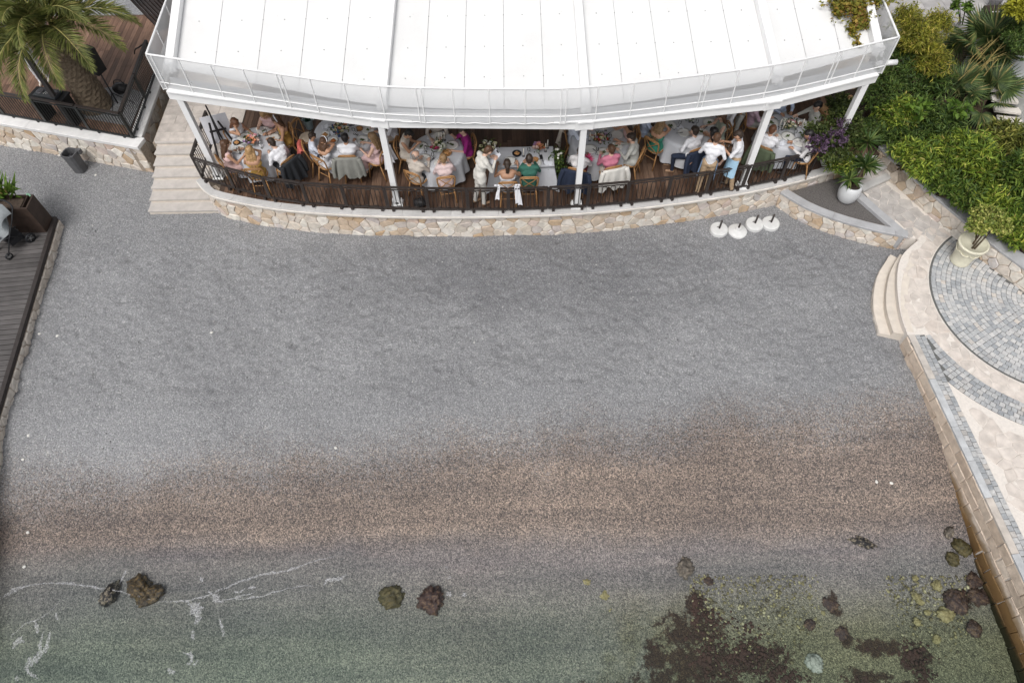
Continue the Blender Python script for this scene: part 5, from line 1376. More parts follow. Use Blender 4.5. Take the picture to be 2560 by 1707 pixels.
LF_HEDGE2 = leafmat('leaf_hedge_deep', [(0, (0.041, 0.083, 0.017)), (.45, (0.088, 0.153, 0.026)), (.85, (0.165, 0.236, 0.041)), (1, (0.283, 0.307, 0.071))])
LF_OLV = leafmat('leaf_hedge_olive', [(0, (0.071, 0.088, 0.021)), (.5, (0.177, 0.201, 0.041)), (.9, (0.319, 0.319, 0.077)), (1, (0.425, 0.354, 0.118))])
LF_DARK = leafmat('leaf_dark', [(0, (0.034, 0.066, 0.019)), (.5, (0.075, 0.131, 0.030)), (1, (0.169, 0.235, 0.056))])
LF_BAMB = leafmat('leaf_bamboo', [(0, (0.108, 0.132, 0.018)), (.5, (0.264, 0.276, 0.036)), (.85, (0.432, 0.396, 0.066)), (1, (0.480, 0.360, 0.120))])
LF_FAN = leafmat('leaf_fan_palm', [(0, (0.050, 0.086, 0.036)), (.5, (0.101, 0.158, 0.058)), (.85, (0.202, 0.259, 0.086)), (1, (0.346, 0.288, 0.130))])
LF_PALM = leafmat('leaf_date_palm', [(0, (0.109, 0.133, 0.039)), (.5, (0.203, 0.234, 0.070)), (.9, (0.312, 0.312, 0.109)), (1, (0.437, 0.343, 0.140))])
LF_BIG = leafmat('leaf_broad', [(0, (.06, .12, .02)), (1, (.16, .26, .04))])
LF_YEL = leafmat('leaf_yellow', [(0, (.20, .21, .02)), (1, (.48, .46, .05))])
LF_BOUG = leafmat('leaf_bougainvillea', [(0, (.03, .05, .014)), (.6, (.07, .10, .025)), (1, (.14, .17, .05))])
FL_BOUG = leafmat('bract_purple', [(0, (.06, .035, .07)), (.6, (.125, .075, .14)), (1, (.23, .15, .24))])
LF_IVY = leafmat('leaf_ivy', [(0, (.10, .12, .02)), (.5, (.22, .20, .03)), (.85, (.32, .22, .05)), (1, (.20, .10, .04))])
LF_YUC = leafmat('leaf_yucca', [(0, (.035, .075, .02)), (.6, (.07, .125, .03)), (1, (.16, .20, .06))])
LF_FIC = leafmat('leaf_ficus', [(0, (0.121, 0.176, 0.034)), (.5, (0.270, 0.324, 0.068)), (1, (0.567, 0.540, 0.189))])
DRY = M('dry_stem', (.30, .23, .08), .7, .3); BARK = M('bark', (.10, .07, .045), .9, .4, 20, .6, 40); TWIG = M('twig', (.07, .05, .03), .9, .3)
def leaves_mesh(name, mat, pos, d, nrm, L, Wd, parent, fold=.25):
    """pos,d,nrm: (N,3); L,Wd: (N,). one four-cornered folded blade per leaf"""
    pos, d, nrm = map(lambda a: np.asarray(a, float), (pos, d, nrm)); N = len(pos)
    d = d/np.linalg.norm(d, axis=1, keepdims=True); s = np.cross(d, nrm); s /= np.maximum(np.linalg.norm(s, axis=1, keepdims=True), 1e-6); up = np.cross(s, d)
    L = np.broadcast_to(L, (N,))[:, None]; Wd = np.broadcast_to(Wd, (N,))[:, None]
    v = np.stack([pos, pos+d*L*.42+s*Wd*.5+up*Wd*fold, pos+d*L-up*L*.12, pos+d*L*.42-s*Wd*.5+up*Wd*fold], 1).reshape(-1, 3)
    o0 = v.mean(0); o0[2] = v[:, 2].min()
    f = (np.arange(N)*4)[:, None]+np.array([[0, 1, 2, 3]]); tri = np.concatenate([np.stack([f[:, 0], f[:, 1], f[:, 2]], 1), np.stack([f[:, 0], f[:, 2], f[:, 3]], 1)])
    me = bpy.data.meshes.new(name); v = v-o0; me.vertices.add(len(v)); me.vertices.foreach_set('co', v.ravel())
    me.loops.add(tri.size); me.loops.foreach_set('vertex_index', tri.ravel()); me.polygons.add(len(tri))
    me.polygons.foreach_set('loop_start', np.arange(0, tri.size, 3)); me.polygons.foreach_set('loop_total', np.full(len(tri), 3)); me.update(calc_edges=True)
    me.materials.append(mat); return link(name, me, parent, Vector(o0))
def sprigs(rs, blobs, ns, per, L, spread, droop=.15, shell=.55):
    """clumped leaves: ns twigs spread through the blobs, per leaves each"""
    P_, D_, N_, tw = [], [], [], []
    w = np.array([b[1][0]*b[1][1]*b[1][2] for b in blobs])**.67; w /= w.sum()
    for _ in range(ns):
        c, r = blobs[rs.choice(len(blobs), p=w)]
        g = rs.normal(size=3); g /= np.linalg.norm(g); g[2] = abs(g[2])*.9+g[2]*.1
        k = shell+(1-shell)*rs.random()**.7+(rs.random()*.28 if rs.random() < .14 else 0); lump = .82+.36*mnoise.noise(Vector(g*2.3)+Vector(c))
        p0 = np.array(c)+g*np.array(r)*k*lump; ax = g*.8+rs.normal(size=3)*.5; ax[2] += .25; ax /= np.linalg.norm(ax)
        n_ = max(3, int(per*rs.uniform(.6, 1.4))); tw.append((p0-ax*spread, p0+ax*spread))
        t = np.linspace(-1, 1, n_)[:, None]; th = rs.random((n_, 3))-.5
        P_.append(p0+ax*t*spread+th*spread*.25); dd = ax*.55+rs.normal(size=(n_, 3))*.75; dd[:, 2] -= droop; D_.append(dd)
        nn = rs.normal(size=(n_, 3))*.5; nn[:, 2] += 1; N_.append(nn)
    return np.concatenate(P_), np.concatenate(D_), np.concatenate(N_), tw
def shrub(name, label, blobs, ns, per, L, Wd, mat, seed, base, cat='shrub', group=None, spread=.10, flowers=None, stems=7, droop=.15, foliage='foliage', shell=.55):
    rs = np.random.default_rng(seed); blobs = [(tuple(c), tuple(r)) for c, r in blobs]
    root = empty(name, base, label=label, cat=cat, group=group)
    p, d, n_, tw = sprigs(rs, blobs, ns, per, L, spread, droop, shell)
    N = len(p); leaves_mesh(foliage, mat, p, d, n_, L*rs.uniform(.65, 1.3, N), Wd*rs.uniform(.7, 1.25, N), root)
    q = MB()
    for k in range(stems):
        c, r = blobs[k % len(blobs)]; t = Vector(c)+Vector((rs.uniform(-.6, .6)*r[0], rs.uniform(-.6, .6)*r[1], r[2]*.45)); b0 = Vector(base)+Vector((rs.uniform(-.15, .15), rs.uniform(-.15, .15), 0))
        if (t-b0).length > 2.5: b0 = Vector((c[0], c[1], base[2]))
        q.tube([b0, (b0+t)/2+Vector(rs.uniform(-.08, .08, 3)), t], [.022, .015, .006], 5)
    for a, b_ in tw[::3]: q.tube([a, b_], [.005, .003], 4)
    q.build('stems', TWIG, root)
    if flowers:
        fb, fn, fmat, fl, fw = flowers; p, d, n_, _ = sprigs(rs, fb, fn, 9, fl, .06, -.2, .8); N = len(p); leaves_mesh('blossom', fmat, p, d, n_, fl*rs.uniform(.7, 1.3, N), fw*rs.uniform(.8, 1.2, N), root)
    return root
GZ = HZ-.03
def bl(px, py, z, rx, ry, rz): w = P(px, py, z); return ((w.x, w.y, w.z), (rx, ry, rz))
hg = 'shrubs filling the hedge bed'
def hs_(label, blobs, ns, seed, mat=LF_HEDGE, L=.155, Wd=.036, per=10, name='hedge_shrub', **k):
    c = blobs[0][0]; return shrub(name, label, blobs, ns, per, L, Wd, mat, seed, (c[0], c[1], GZ), group=hg, **k)
hs_('bright green bamboo-leaved shrub above the cream pot', [bl(2490, 520, 1.25, .55, .55, .55), bl(2540, 590, 1.1, .42, .42, .4)], 560, 1)
hs_('dense green shrub at the right edge halfway up the hedge', [bl(2550, 440, 1.75, .5, .5, .6), bl(2590, 520, 1.4, .6, .6, .6)], 560, 2, LF_HEDGE2)
hs_('low leafy green shrub overhanging the grey wall coping', [bl(2360, 460, 1.15, .45, .42, .38), bl(2420, 505, 1.2, .42, .4, .40)], 480, 3, LF_HEDGE2, L=.13)
hs_('broad green shrub in the middle of the hedge bed', [bl(2420, 390, 1.55, .65, .6, .55), bl(2350, 385, 1.35, .42, .42, .45), bl(2475, 440, 1.4, .42, .42, .5)], 680, 4, L=.18)
hs_('olive green shrub below the garden steps', [bl(2500, 350, 1.5, .5, .48, .5), bl(2550, 365, 1.6, .48, .45, .5)], 500, 5, LF_OLV)
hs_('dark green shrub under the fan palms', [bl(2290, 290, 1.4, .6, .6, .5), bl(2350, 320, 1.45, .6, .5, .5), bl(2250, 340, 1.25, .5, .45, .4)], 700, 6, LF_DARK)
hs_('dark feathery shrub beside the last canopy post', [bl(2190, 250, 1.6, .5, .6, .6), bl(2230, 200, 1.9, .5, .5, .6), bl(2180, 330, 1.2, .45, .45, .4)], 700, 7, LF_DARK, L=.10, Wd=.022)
hs_('leafy green shrub where coping meets the path steps', [bl(2270, 390, 1.25, .42, .4, .38), bl(2310, 430, 1.2, .4, .38, .36)], 420, 31)
hs_('mid green shrub left of the broad-leaved clump', [bl(2240, 290, 1.5, .5, .5, .45)], 360, 32)
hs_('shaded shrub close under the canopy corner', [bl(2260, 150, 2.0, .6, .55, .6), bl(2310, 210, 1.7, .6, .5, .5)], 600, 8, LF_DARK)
shrub('bamboo', 'yellow-green bamboo clump beside the canopy corner', [bl(2290, 110, 2.5, .55, .55, .65), bl(2320, 160, 2.2, .5, .45, .5), bl(2260, 60, 2.4, .4, .4, .5), bl(2340, 70, 2.3, .35, .35, .5)], 900, 11, .13, .020, LF_BAMB, 9, (10.6, 15.6, GZ), cat='bamboo', spread=.12, droop=.3)
shrub('broadleaf_plant', 'plant with large light green oval leaves below the fan palms', [bl(2405, 275, 2.0, .28, .28, .2)], 9, 6, .18, .11, LF_BIG, 10, tuple(P(2405, 300, GZ)), cat='plant', spread=.12, stems=4)
shrub('broadleaf_plant', 'clump of wide green leaves left of the hedge centre', [bl(2290, 280, 1.95, .30, .25, .15)], 8, 6, .18, .11, LF_BIG, 12, tuple(P(2290, 300, GZ)), cat='plant', spread=.12, stems=4)
for i, (px, py, lab) in enumerate(((2385, 25, 'tall leafy shoot rising left of the big fan palm'), (2412, 28, 'glossy upright shoot just behind the big fan palm'))):
    shrub('leafy_shoot', lab, [bl(px, py, 2.4, .12, .12, .35)], 22, 6, .11, .06, LF_BIG, 30+i, tuple(P(px, py+60, GZ)), cat='plant', spread=.06, stems=2)
# ------------------------------------------------------------------ fan palms
def fan_palm(label, base, nl, seed, R0=.62, hub=.5, lean=(0, 0)):
    rs = np.random.default_rng(seed); root = empty('fan_palm', base, label=label, cat='palm', group='fan palms in the hedge bed')
    top = Vector(base)+Vector((lean[0], lean[1], hub)); q = MB(); q.tube([base, (Vector(base)+top)/2+Vector((.03, .02, 0)), top], [.12, .10, .08], 9); q.build('trunk', BARK, root)
    for k in range(nl):
        az = k*2.399+rs.uniform(-.3, .3); el = R(8+74*((k+.5)/nl)+rs.uniform(-8, 8)) if k % 7 else R(-10); d = Vector((math.cos(az)*math.cos(el), math.sin(az)*math.cos(el), math.sin(el)))
        pl = rs.uniform(.35, .6); hubp = top+d*pl+Vector((0, 0, -.04)); q = MB(); q.tube([top, top+d*pl*.5+Vector((0, 0, .02)), hubp], [.012, .009, .007], 5)
        stem = q.build('leaf_stalk', LF_FAN, root)
        sd = d.cross(Vector((0, 0, 1)))
        if sd.length < .05: sd = Vector((1, 0, 0))
        sd.normalize(); nrm = sd.cross(d); nb = 30; pp, dd, nn = [], [], []
        rr = R0*rs.uniform(.8, 1.1)
        for i in range(nb):
            a = R(-128+256*i/(nb-1)); v = d*math.cos(a)+sd*math.sin(a)+nrm*(-.10+.06*math.cos(a))+Vector((0, 0, -.10*abs(math.sin(a/2)))); pp.append(hubp); dd.append(v); nn.append(nrm)
        Ls = np.array([rr*(.75+.25*math.cos(R(-128+256*i/(nb-1))*.7))*rs.uniform(.94, 1.05) for i in range(nb)])
        leaves_mesh('fan_leaf', LF_FAN, pp, dd, nn, Ls, .055, root, .15)
    return root
fan_palm('largest fan palm with a pale upright fan, top right', tuple(P(2415, 190, GZ)), 17, 1, .68, .85)
fan_palm('spiky fan palm leaning over the garden steps', tuple(P(2462, 215, GZ)), 13, 2, .60, .55)
fan_palm('low fan palm with drooping brown-tipped leaves in the hedge', tuple(P(2345, 285, GZ)), 11, 3, .56, .45)
fan_palm('small fan palm below the sloping wall', tuple(P(2435, 285, GZ)), 10, 4, .52, .45)
rs = np.random.default_rng(5)
root = empty('dry_flower_stalks', tuple(P(2420, 200, GZ)), label='bare yellow flower stalks sticking out of the fan palms', cat='stalks')
for k in range(9):
    a = P(2395+8*k, 185+rs.uniform(-15, 25), 1.9); b_ = a+Vector((rs.uniform(.1, .6), rs.uniform(-.1, .55), rs.uniform(.3, .8))); q = MB(); q.tube([a, (a+b_)/2+Vector((0, 0, .08)), b_], [.010, .008, .004], 5)
    for j in range(5):
        t = .4+.12*j; c = a.lerp(b_, t); q.tube([c, c+Vector((rs.uniform(-.15, .2), rs.uniform(-.1, .15), rs.uniform(.02, .2)))], [.005, .002], 4)
    q.build('stalk', DRY, root)
# ------------------------------------------------------------------ bougainvillea, bush below it, ivy on the roof
b1 = [bl(2050, 345, 1.75, .45, .40, .40), bl(2105, 300, 1.9, .42, .45, .45), bl(2080, 385, 1.55, .40, .32, .35), bl(2130, 350, 1.7, .4, .4, .4), bl(2095, 270, 1.9, .3, .35, .35)]
shrub('bougainvillea', 'purple flowering bougainvillea spilling over the end of the railing', b1, 760, 10, .075, .045, LF_BOUG, 21, tuple(P(2110, 400, DZ)), cat='bougainvillea', spread=.10,
      flowers=([bl(2040, 365, 1.85, .36, .26, .24), bl(2085, 350, 1.95, .30, .28, .24), bl(2105, 310, 2.1, .16, .18, .16)], 120, FL_BOUG, .045, .036))
shrub('bush', 'small bright green bush tucked under the bougainvillea', [bl(2120, 415, 1.15, .32, .28, .28), bl(2085, 420, 1.05, .25, .2, .22)], 200, 10, .08, .03, LF_HEDGE, 22, tuple(P(2115, 440, .5)), cat='bush', spread=.08)
rs = np.random.default_rng(8); root = empty('ivy', (7.2, 14.3, roof_z(14.3)), label='yellowing ivy trailing over the right end of the white roof', cat='ivy')
pp, dd, nn = [], [], []; q = MB()
def roofpt(px, py, h=.05):
    z = 3.9
    for _ in range(6): w = P(px, py, z+h); z = roof_z(w.y)
    return P(px, py, z+h)
for (px, py, sx, sy, n_) in ((2130, 8, 26, 14, 520), (2150, 30, 16, 16, 300), (2190, 5, 26, 8, 260), (2105, 12, 14, 12, 160), (2150, 55, 8, 12, 120), (2092, 30, 5, 10, 60), (2168, 50, 5, 12, 60), (2135, 65, 5, 10, 50), (2128, 78, 5, 6, 30)):
    for _ in range(n_):
        w = roofpt(px+rs.normal()*sx, py+rs.normal()*sy, .03+abs(rs.normal())*.10*min(1, sx/14)); pp.append(tuple(w)); v = rs.normal(size=3); v[2] = abs(v[2])*.3; dd.append(v); nn.append((rs.normal()*.4, rs.normal()*.4, 1))
for path in (((2140, 40), (2132, 70), (2128, 80), (2140, 95), (2145, 112), (2148, 120)), ((2150, 30), (2165, 55), (2170, 64)), ((2110, 0), (2095, 20), (2090, 36), (2098, 42))):
    ws = [roofpt(x, y, .02) for x, y in path]; q.tube(spline(ws, 4), .006, 4)
    for w in spline(ws, 7):
        for _ in range(2): pp.append(tuple(w+Vector(rs.normal(size=3)*.03))); dd.append(rs.normal(size=3)); nn.append((0, 0, 1))
leaves_mesh('foliage', LF_IVY, pp, dd, nn, rs.uniform(.06, .12, len(pp)), rs.uniform(.05, .09, len(pp)), root); q.build('stems', TWIG, root)
# ------------------------------------------------------------------ date palm on the side terrace
PB = Vector((-10.84, 15.38, SZ)); PT = PB+Vector((0, 0, 2.35))
palm = empty('date_palm', tuple(PB), label='stout date palm with arching fronds on the left terrace', cat='palm')
rs = random.Random(3); q = MB(); prof = []
for k in range(34):
    t = k/33; r0 = .20*(1-t)**1.6+.215+(.03*math.sin(t*3.1)); prof.append((r0*(1+.05*(k % 2)), t*2.2))
q.lathe(prof, PB, 26, rmod=lambda i, t: 1+.045*math.sin(9*t+i*1.9)+.02*math.sin(23*t+i)); q.build('trunk', M('palm_bark', (.17, .13, .09), .95, .45, 16, .9, 30), palm)
STUB = M('frond_stub', (.36, .27, .20), .8, .25)
for k in range(42):
    az = k*2.399; z = 1.55+.65*(k/42); r0 = .26; d = Vector((math.cos(az), math.sin(az), .55)).normalized(); c = PB+Vector((math.cos(az)*r0, math.sin(az)*r0, z)); q = MB(); q.tube([c-d*.05, c+d*.05, c+d*.11], [.05, .045, .035], 6); q.build('frond_stub', STUB, palm)
def frond(az, el, L, droop, seed, twist=0):
    r_ = np.random.default_rng(seed); d = Vector((math.cos(az), math.sin(az), 0)); pts = []; p = PT+d*.12; e = el
    N = 16
    for i in range(N+1):
        pts.append(p.copy()); p = p+(d*math.cos(e)+Vector((0, 0, 1))*math.sin(e))*(L/N); e -= droop/N*(.5+1.0*i/N)
    q = MB(); q.tube(pts, [.022*(1-i/N)+.004 for i in range(N+1)], 5); o = q.build('frond', M('rachis', (.30, .27, .09), .6, .15), palm, smooth=True)
    pp, dd, nn, Ls = [], [], [], []
    side = d.cross(Vector((0, 0, 1)))
    for i in range(10, 130):
        t = i/130*N; k = min(int(t), N-1); c = pts[k].lerp(pts[k+1], t-k); ax = (pts[k+1]-pts[k]).normalized(); up = side.cross(ax)
        for s_ in (-1, 1):
            v = ax*(.75+.4*i/130)+side*s_*(1-.35*i/130)+up*(.22+.25*r_.random())-Vector((0, 0, .5*r_.random()**2))+Vector(r_.normal(size=3))*.10; pp.append(c); dd.append(v); nn.append(up)
            Ls.append((.40*math.sin(math.pi*min(1, (i/130)*.82+.16))+.08)*r_.uniform(.85, 1.1))
    leaves_mesh('leaflets', LF_PALM, pp, dd, nn, np.array(Ls)*1.08, .019, o, .2)
FR = [(-95, 20, 2.2, 110), (-70, 25, 2.0, 120), (-45, 30, 2.1, 105), (-20, 30, 2.2, 100), (5, 30, 2.2, 95), (30, 35, 2.2, 95), (60, 40, 2.2, 95), (95, 40, 2.2, 90), (130, 35, 2.3, 95), (160, 30, 2.3, 95), (185, 25, 2.2, 100), (210, 25, 2.1, 110), (232, 20, 2.2, 115), (250, 28, 2.2, 115),
      (-80, 62, 1.9, 120), (-30, 60, 2.0, 110), (20, 62, 2.0, 105), (75, 65, 2.0, 100), (125, 62, 2.0, 100), (175, 60, 2.0, 105), (225, 60, 2.0, 115), (270, 78, 1.7, 110), (40, 80, 1.7, 90), (150, 80, 1.7, 90)]
for i, (az, el, L, dr) in enumerate(FR): frond(R(az), R(el), L, R(dr), i)
# ------------------------------------------------------------------ potted plants
WPOT = M('white_glaze_pot', (.56, .57, .58), .35, .06, 4); CPOT = M('cream_clay_pot', (.66, .63, .50), .6, .12, 6, .2, 30)
c = P(2112, 500, TZ-.08); pot = empty('white_pot', (c.x, c.y, TZ-.08), label='glossy white oval pot in the triangular planting bed', cat='pot')
q = MB(); q.lathe([(.15, 0), (.22, .10), (.255, .28), (.245, .42), (.21, .52), (.185, .525), (.18, .44)], (c.x, c.y, c.z), 30); q.build('vessel', WPOT, pot, smooth=True)
q = MB(); q.lathe([(.0, .44), (.181, .445)], (c.x, c.y, c.z), 24, cap=False); q.build('soil', SOIL, pot)
yk = empty('yucca', (c.x, c.y, c.z+.44), label='yucca with several spiky green rosettes growing in the white pot', cat='yucca'); rs = np.random.default_rng(4)
for i, (dx, dy, dz, n_, L) in enumerate(((-.14, .02, .22, 44, .34), (.12, .12, .55, 60, .42), (.10, .45, .95, 60, .42), (.28, .22, .42, 44, .34))):
    t = Vector((c.x+dx, c.y+dy, c.z+.44+dz)); q = MB(); q.tube([(c.x+dx*.2, c.y+dy*.2, c.z+.42), (c.x+dx*.7, c.y+dy*.6, c.z+.44+dz*.55), t], [.045, .038, .03], 8); st_ = q.build('stem', BARK, yk, smooth=True)
    v = rs.normal(size=(n_, 3)); v /= np.linalg.norm(v, axis=1, keepdims=True); v[:, 2] = v[:, 2]*.6+.35; leaves_mesh('rosette', LF_YUC, np.tile(np.array(t), (n_, 1)), v, np.tile((0, 0, 1.), (n_, 1)), L*rs.uniform(.8, 1.1, n_), .045, yk, .2)
c = P(2398, 652, PZ); pot = empty('cream_pot', (c.x, c.y, PZ), label='tall cream clay pot with swags on the cobbled plaza', cat='pot')
q = MB(); q.lathe([(.20, .0), (.215, .03), (.20, .07), (.235, .30), (.28, .52), (.30, .56), (.325, .59), (.325, .63), (.29, .64), (.275, .58)], (c.x, c.y, PZ), 32, rmod=lambda i, t: 1+(.012*math.sin(8*t) if 3 <= i <= 4 else 0)); q.build('vessel', CPOT, pot, smooth=True)
q = MB(); q.lathe([(.0, .575), (.276, .58)], (c.x, c.y, PZ), 24, cap=False); q.build('soil', SOIL, pot)
for k in range(8):
    t = 2*math.pi*k/8; pts = [(c.x+.272*math.cos(t+a), c.y+.272*math.sin(t+a), PZ+.46-.05*math.cos(a*4)) for a in np.linspace(-.36, .36, 7)]; q = MB(); q.tube(pts, .014, 5); q.build('swag', CPOT, pot, smooth=True)
w = (c.x, c.y, PZ+.58); q0 = shrub('variegated_shrub', 'small variegated shrub growing in the cream pot', [((c.x+.05, c.y+.25, PZ+1.15), (.34, .3, .3)), ((c.x+.25, c.y+.05, PZ+1.1), (.25, .25, .22)), ((c.x-.12, c.y+.1, PZ+1.0), (.24, .22, .22))], 300, 9, .075, .045, LF_FIC, 41, w, spread=.07, stems=3)
q = MB(); q.tube([(c.x, c.y, PZ+.57), (c.x+.04, c.y+.08, PZ+.85), (c.x+.06, c.y+.15, PZ+1.1)], [.022, .018, .012], 7); q.build('trunk', BARK, q0)
# top right corner
shrub('yellow_shrub', 'vivid yellow shrub in the top right corner', [bl(2545, 30, 2.9, .35, .35, .4), bl(2560, 5, 3.0, .4, .4, .4)], 200, 10, .11, .05, LF_YEL, 51, tuple(P(2545, 60, 1.9)), spread=.09)
shrub('clipped_hedge', 'clipped dark green hedge above the sloping wall', [bl(2540, 85, 2.4, .45, .4, .3), bl(2555, 115, 2.55, .45, .4, .3), bl(2580, 140, 2.5, .4, .4, .3), bl(2590, 90, 2.6, .5, .5, .3)], 700, 11, .06, .025, LF_DARK, 52, tuple(P(2560, 110, 1.9)), cat='hedge', spread=.06)
c = P(2478, 22, UZ); r = empty('grey_pot', (c.x, c.y, UZ), label='grey pot with dark foliage at the top right corner', cat='pot'); q = MB(); q.lathe([(.13, 0), (.16, .3), (.19, .42), (.17, .43)], (c.x, c.y, UZ), 20); q.build('vessel', M('grey_pot', (.25, .24, .25), .7), r, smooth=True)
shrub('potted_plant', 'dark bluish plant in the grey pot at the top right', [((c.x, c.y, UZ+.55), (.17, .17, .14))], 26, 8, .10, .04, LF_DARK, 53, (c.x, c.y, UZ+.4), cat='plant', spread=.06, stems=3)
c = P(2508, 42, 2.0); r = empty('floodlight', (c.x, c.y, 1.9), label='teal-grey floodlight box on a white loop bracket, top right', cat='floodlight'); q = MB(); q.box((c.x+.08, c.y, 2.05), (.28, .22, .2), .3); q.build('housing', M('teal_grey', (.13, .18, .18), .5), r)
q = MB(); q.tube(spline([(c.x-.25, c.y+.2, 2.0), (c.x-.05, c.y+.12, 2.05), (c.x-.07, c.y-.1, 2.05), (c.x-.25, c.y-.08, 2.0)], 5), .014, 6); q.build('bracket', TRIM, r, smooth=True)
q = MB(); q.box((c.x, c.y, 1.72), (.05, .05, .36)); q.build('stake', IRONG, r)
# ================================================================== table settings and props
def at_table(px, py, h=.0): w = P(px, py, TZ0+.006+h); return w
def plate(px, py, whose, food='greens', r=.155):
    w = at_table(px, py); root = empty('plate', tuple(w), label='white scalloped plate '+whose, cat='plate', group='scalloped plates on the tables')
    q = MB(); q.lathe([(.05, .0), (.09, .002), (.11, .012), (.155, .022), (.158, .026), (.11, .017), (.085, .008), (.001, .007)], w, 48, rmod=lambda i, t: (r/.155)*(1+(.035*math.cos(24*t) if 3 <= i <= 4 else 0)), cap=False); q.build('dish', CHINA, root, smooth=True)
    if food:
        rs = random.Random(int(px*7+py)); q = MB()
        for _ in range(7 if food == 'greens' else 4):
            a, d = rs.random()*6.28, rs.random()*.05; q.ball((w.x+d*math.cos(a), w.y+d*math.sin(a), w.z+.02), (.028*rs.uniform(.6, 1.3), .02, .013), 6, 4, rot=Matrix.Rotation(a, 3, 'Z'))
        q.build('food', GREENS if food == 'greens' else BREAD, root)
    return root
for px, py, whose, fd in ((611, 345, 'before the auburn-haired young woman', 'greens'), (596, 373, 'with a roll before the woman in pink floral dress', 'bread'), (684, 346, 'before the leaning white-shirted man', 'bread'), (660, 329, 'before the blonde facing the camera', 'greens'),
                          (921, 327, 'at the far right of the second table', 'greens'), (906, 351, 'before the honey-blonde woman', 'greens'),
                          (1053, 367, 'before the woman in cream dress', 'greens'), (1061, 398, 'empty before the grey-haired man', None), (1131, 364, 'before the woman in magenta', 'greens'), (1097, 342, 'before the grey-suited man', None), (1102, 408, 'almost hidden by the pale pink blouse', 'greens'),
                          (1276, 405, 'before the bride', None), (1337, 408, 'before the groom', 'bread'),
                          (1543, 338, 'empty at the far right near the rose dress', None), (1540, 367, 'before the man in stone blazer', 'greens'), (1509, 382, 'before the man in pink shirt', 'greens'), (1476, 374, 'before the guest behind the third post', None), (1507, 317, 'at the canopy edge above the bouquet', 'greens'),
                          (1674, 315, 'before the woman in emerald', 'greens'), (1710, 333, 'left of the sideways man', None), (1754, 331, 'right of the sideways man', 'greens'), (1773, 308, 'before the brunette in sage', 'greens'), (1768, 284, 'at the canopy edge before the far man', 'greens'),
                          (1930, 308, 'against the fourth post', 'greens'), (2006, 311, 'of dark salad before the man in stone suit', 'greens'), (1938, 343, 'before the reddish-haired man', None), (1969, 342, 'in the middle near the pink flowers', 'greens'), (1998, 358, 'with crossed cutlery before the patterned shirt', None)): plate(px, py, whose, fd)
FLC = dict(peach=(.70, .33, .18), pink=(.66, .30, .34), blush=(.70, .52, .46), white=(.72, .72, .64), lilac=(.42, .28, .46), red=(.45, .06, .05), cream=(.68, .64, .42), magenta=(.52, .06, .16))
FLM = {k: M('petal_'+k, c, .7, .18, 20) for k, c in FLC.items()}
VASE = M('vase_glass', (.30, .34, .30), .2, .1)
def bouquet(px, py, where, cols, seed, r=.17, h=.16, greens=60, z=None):
    w = at_table(px, py) if z is None else P(px, py, z); rs = np.random.default_rng(seed)
    root = empty('bouquet', tuple(w), label='bouquet '+where, cat='flowers', group='flower arrangements')
    q = MB(); q.lathe([(.04, 0), (.05, .04), (.04, .10), (.05, .13)], w, 14); q.build('vase', VASE, root, smooth=True)
    for k in range(len(cols)*3):
        a = k*2.4; d = r*math.sqrt((k+.5)/(len(cols)*3)); c = Vector(w)+Vector((d*math.cos(a), d*math.sin(a), h+.06*rs.random()-.25*d)); s = rs.uniform(.03, .055); q = MB(); m = FLM[cols[k % len(cols)]]
        for j in range(3): q.lathe([(s*.2, -s*.3), (s*(.55+.2*j), s*.0), (s*(.75+.2*j), s*.35-.1*s*j)], c, 9, rmod=lambda i, t, j=j: 1+.16*math.sin(5*t+j*2), cap=False)
        q.ball(c+Vector((0, 0, s*.05)), (s*.38, s*.38, s*.3), 7, 4); q.build('blossom', m, root, smooth=True)
    v = rs.normal(size=(greens, 3)); v[:, 2] = abs(v[:, 2])*.6; pos = np.array(w)+np.stack([rs.normal(size=greens)*r*.55, rs.normal(size=greens)*r*.55, h*.8+rs.uniform(-.03, .06, greens)], 1); leaves_mesh('foliage', LF_BOUG, pos, v, np.tile((0, 0, 1.), (greens, 1)), rs.uniform(.06, .12, greens), .035, root)
bouquet(634, 362, 'of peach, pink and lilac on the table beside the easel', ['peach', 'pink', 'lilac', 'blush', 'peach'], 1)
bouquet(853, 330, 'of white and coral blooms on the second table', ['white', 'cream', 'peach', 'pink', 'cream', 'white'], 2, .2)
bouquet(1096, 377, 'of white and one pink rose on the third table', ['white', 'cream', 'magenta', 'white', 'blush'], 3)
bouquet(1218, 375, 'of loose white blooms at the left end of the head table', ['white', 'cream', 'cream'], 4, .2, .12, 70)
bouquet(1345, 380, 'of peach and pink in a small vase on the head table', ['peach', 'pink', 'blush', 'peach', 'lilac'], 5, .12, .17, 30)
bouquet(1500, 357, 'of red, peach and white near the third post', ['peach', 'red', 'cream', 'blush', 'lilac', 'white'], 6, .18)
bouquet(1716, 300, 'half hidden under the canopy on the waiters\' table', ['red', 'peach', 'blush'], 7, .13)
bouquet(1972, 322, 'of white and pink on the table by the bougainvillea', ['white', 'blush', 'cream', 'pink', 'white'], 8, .18)
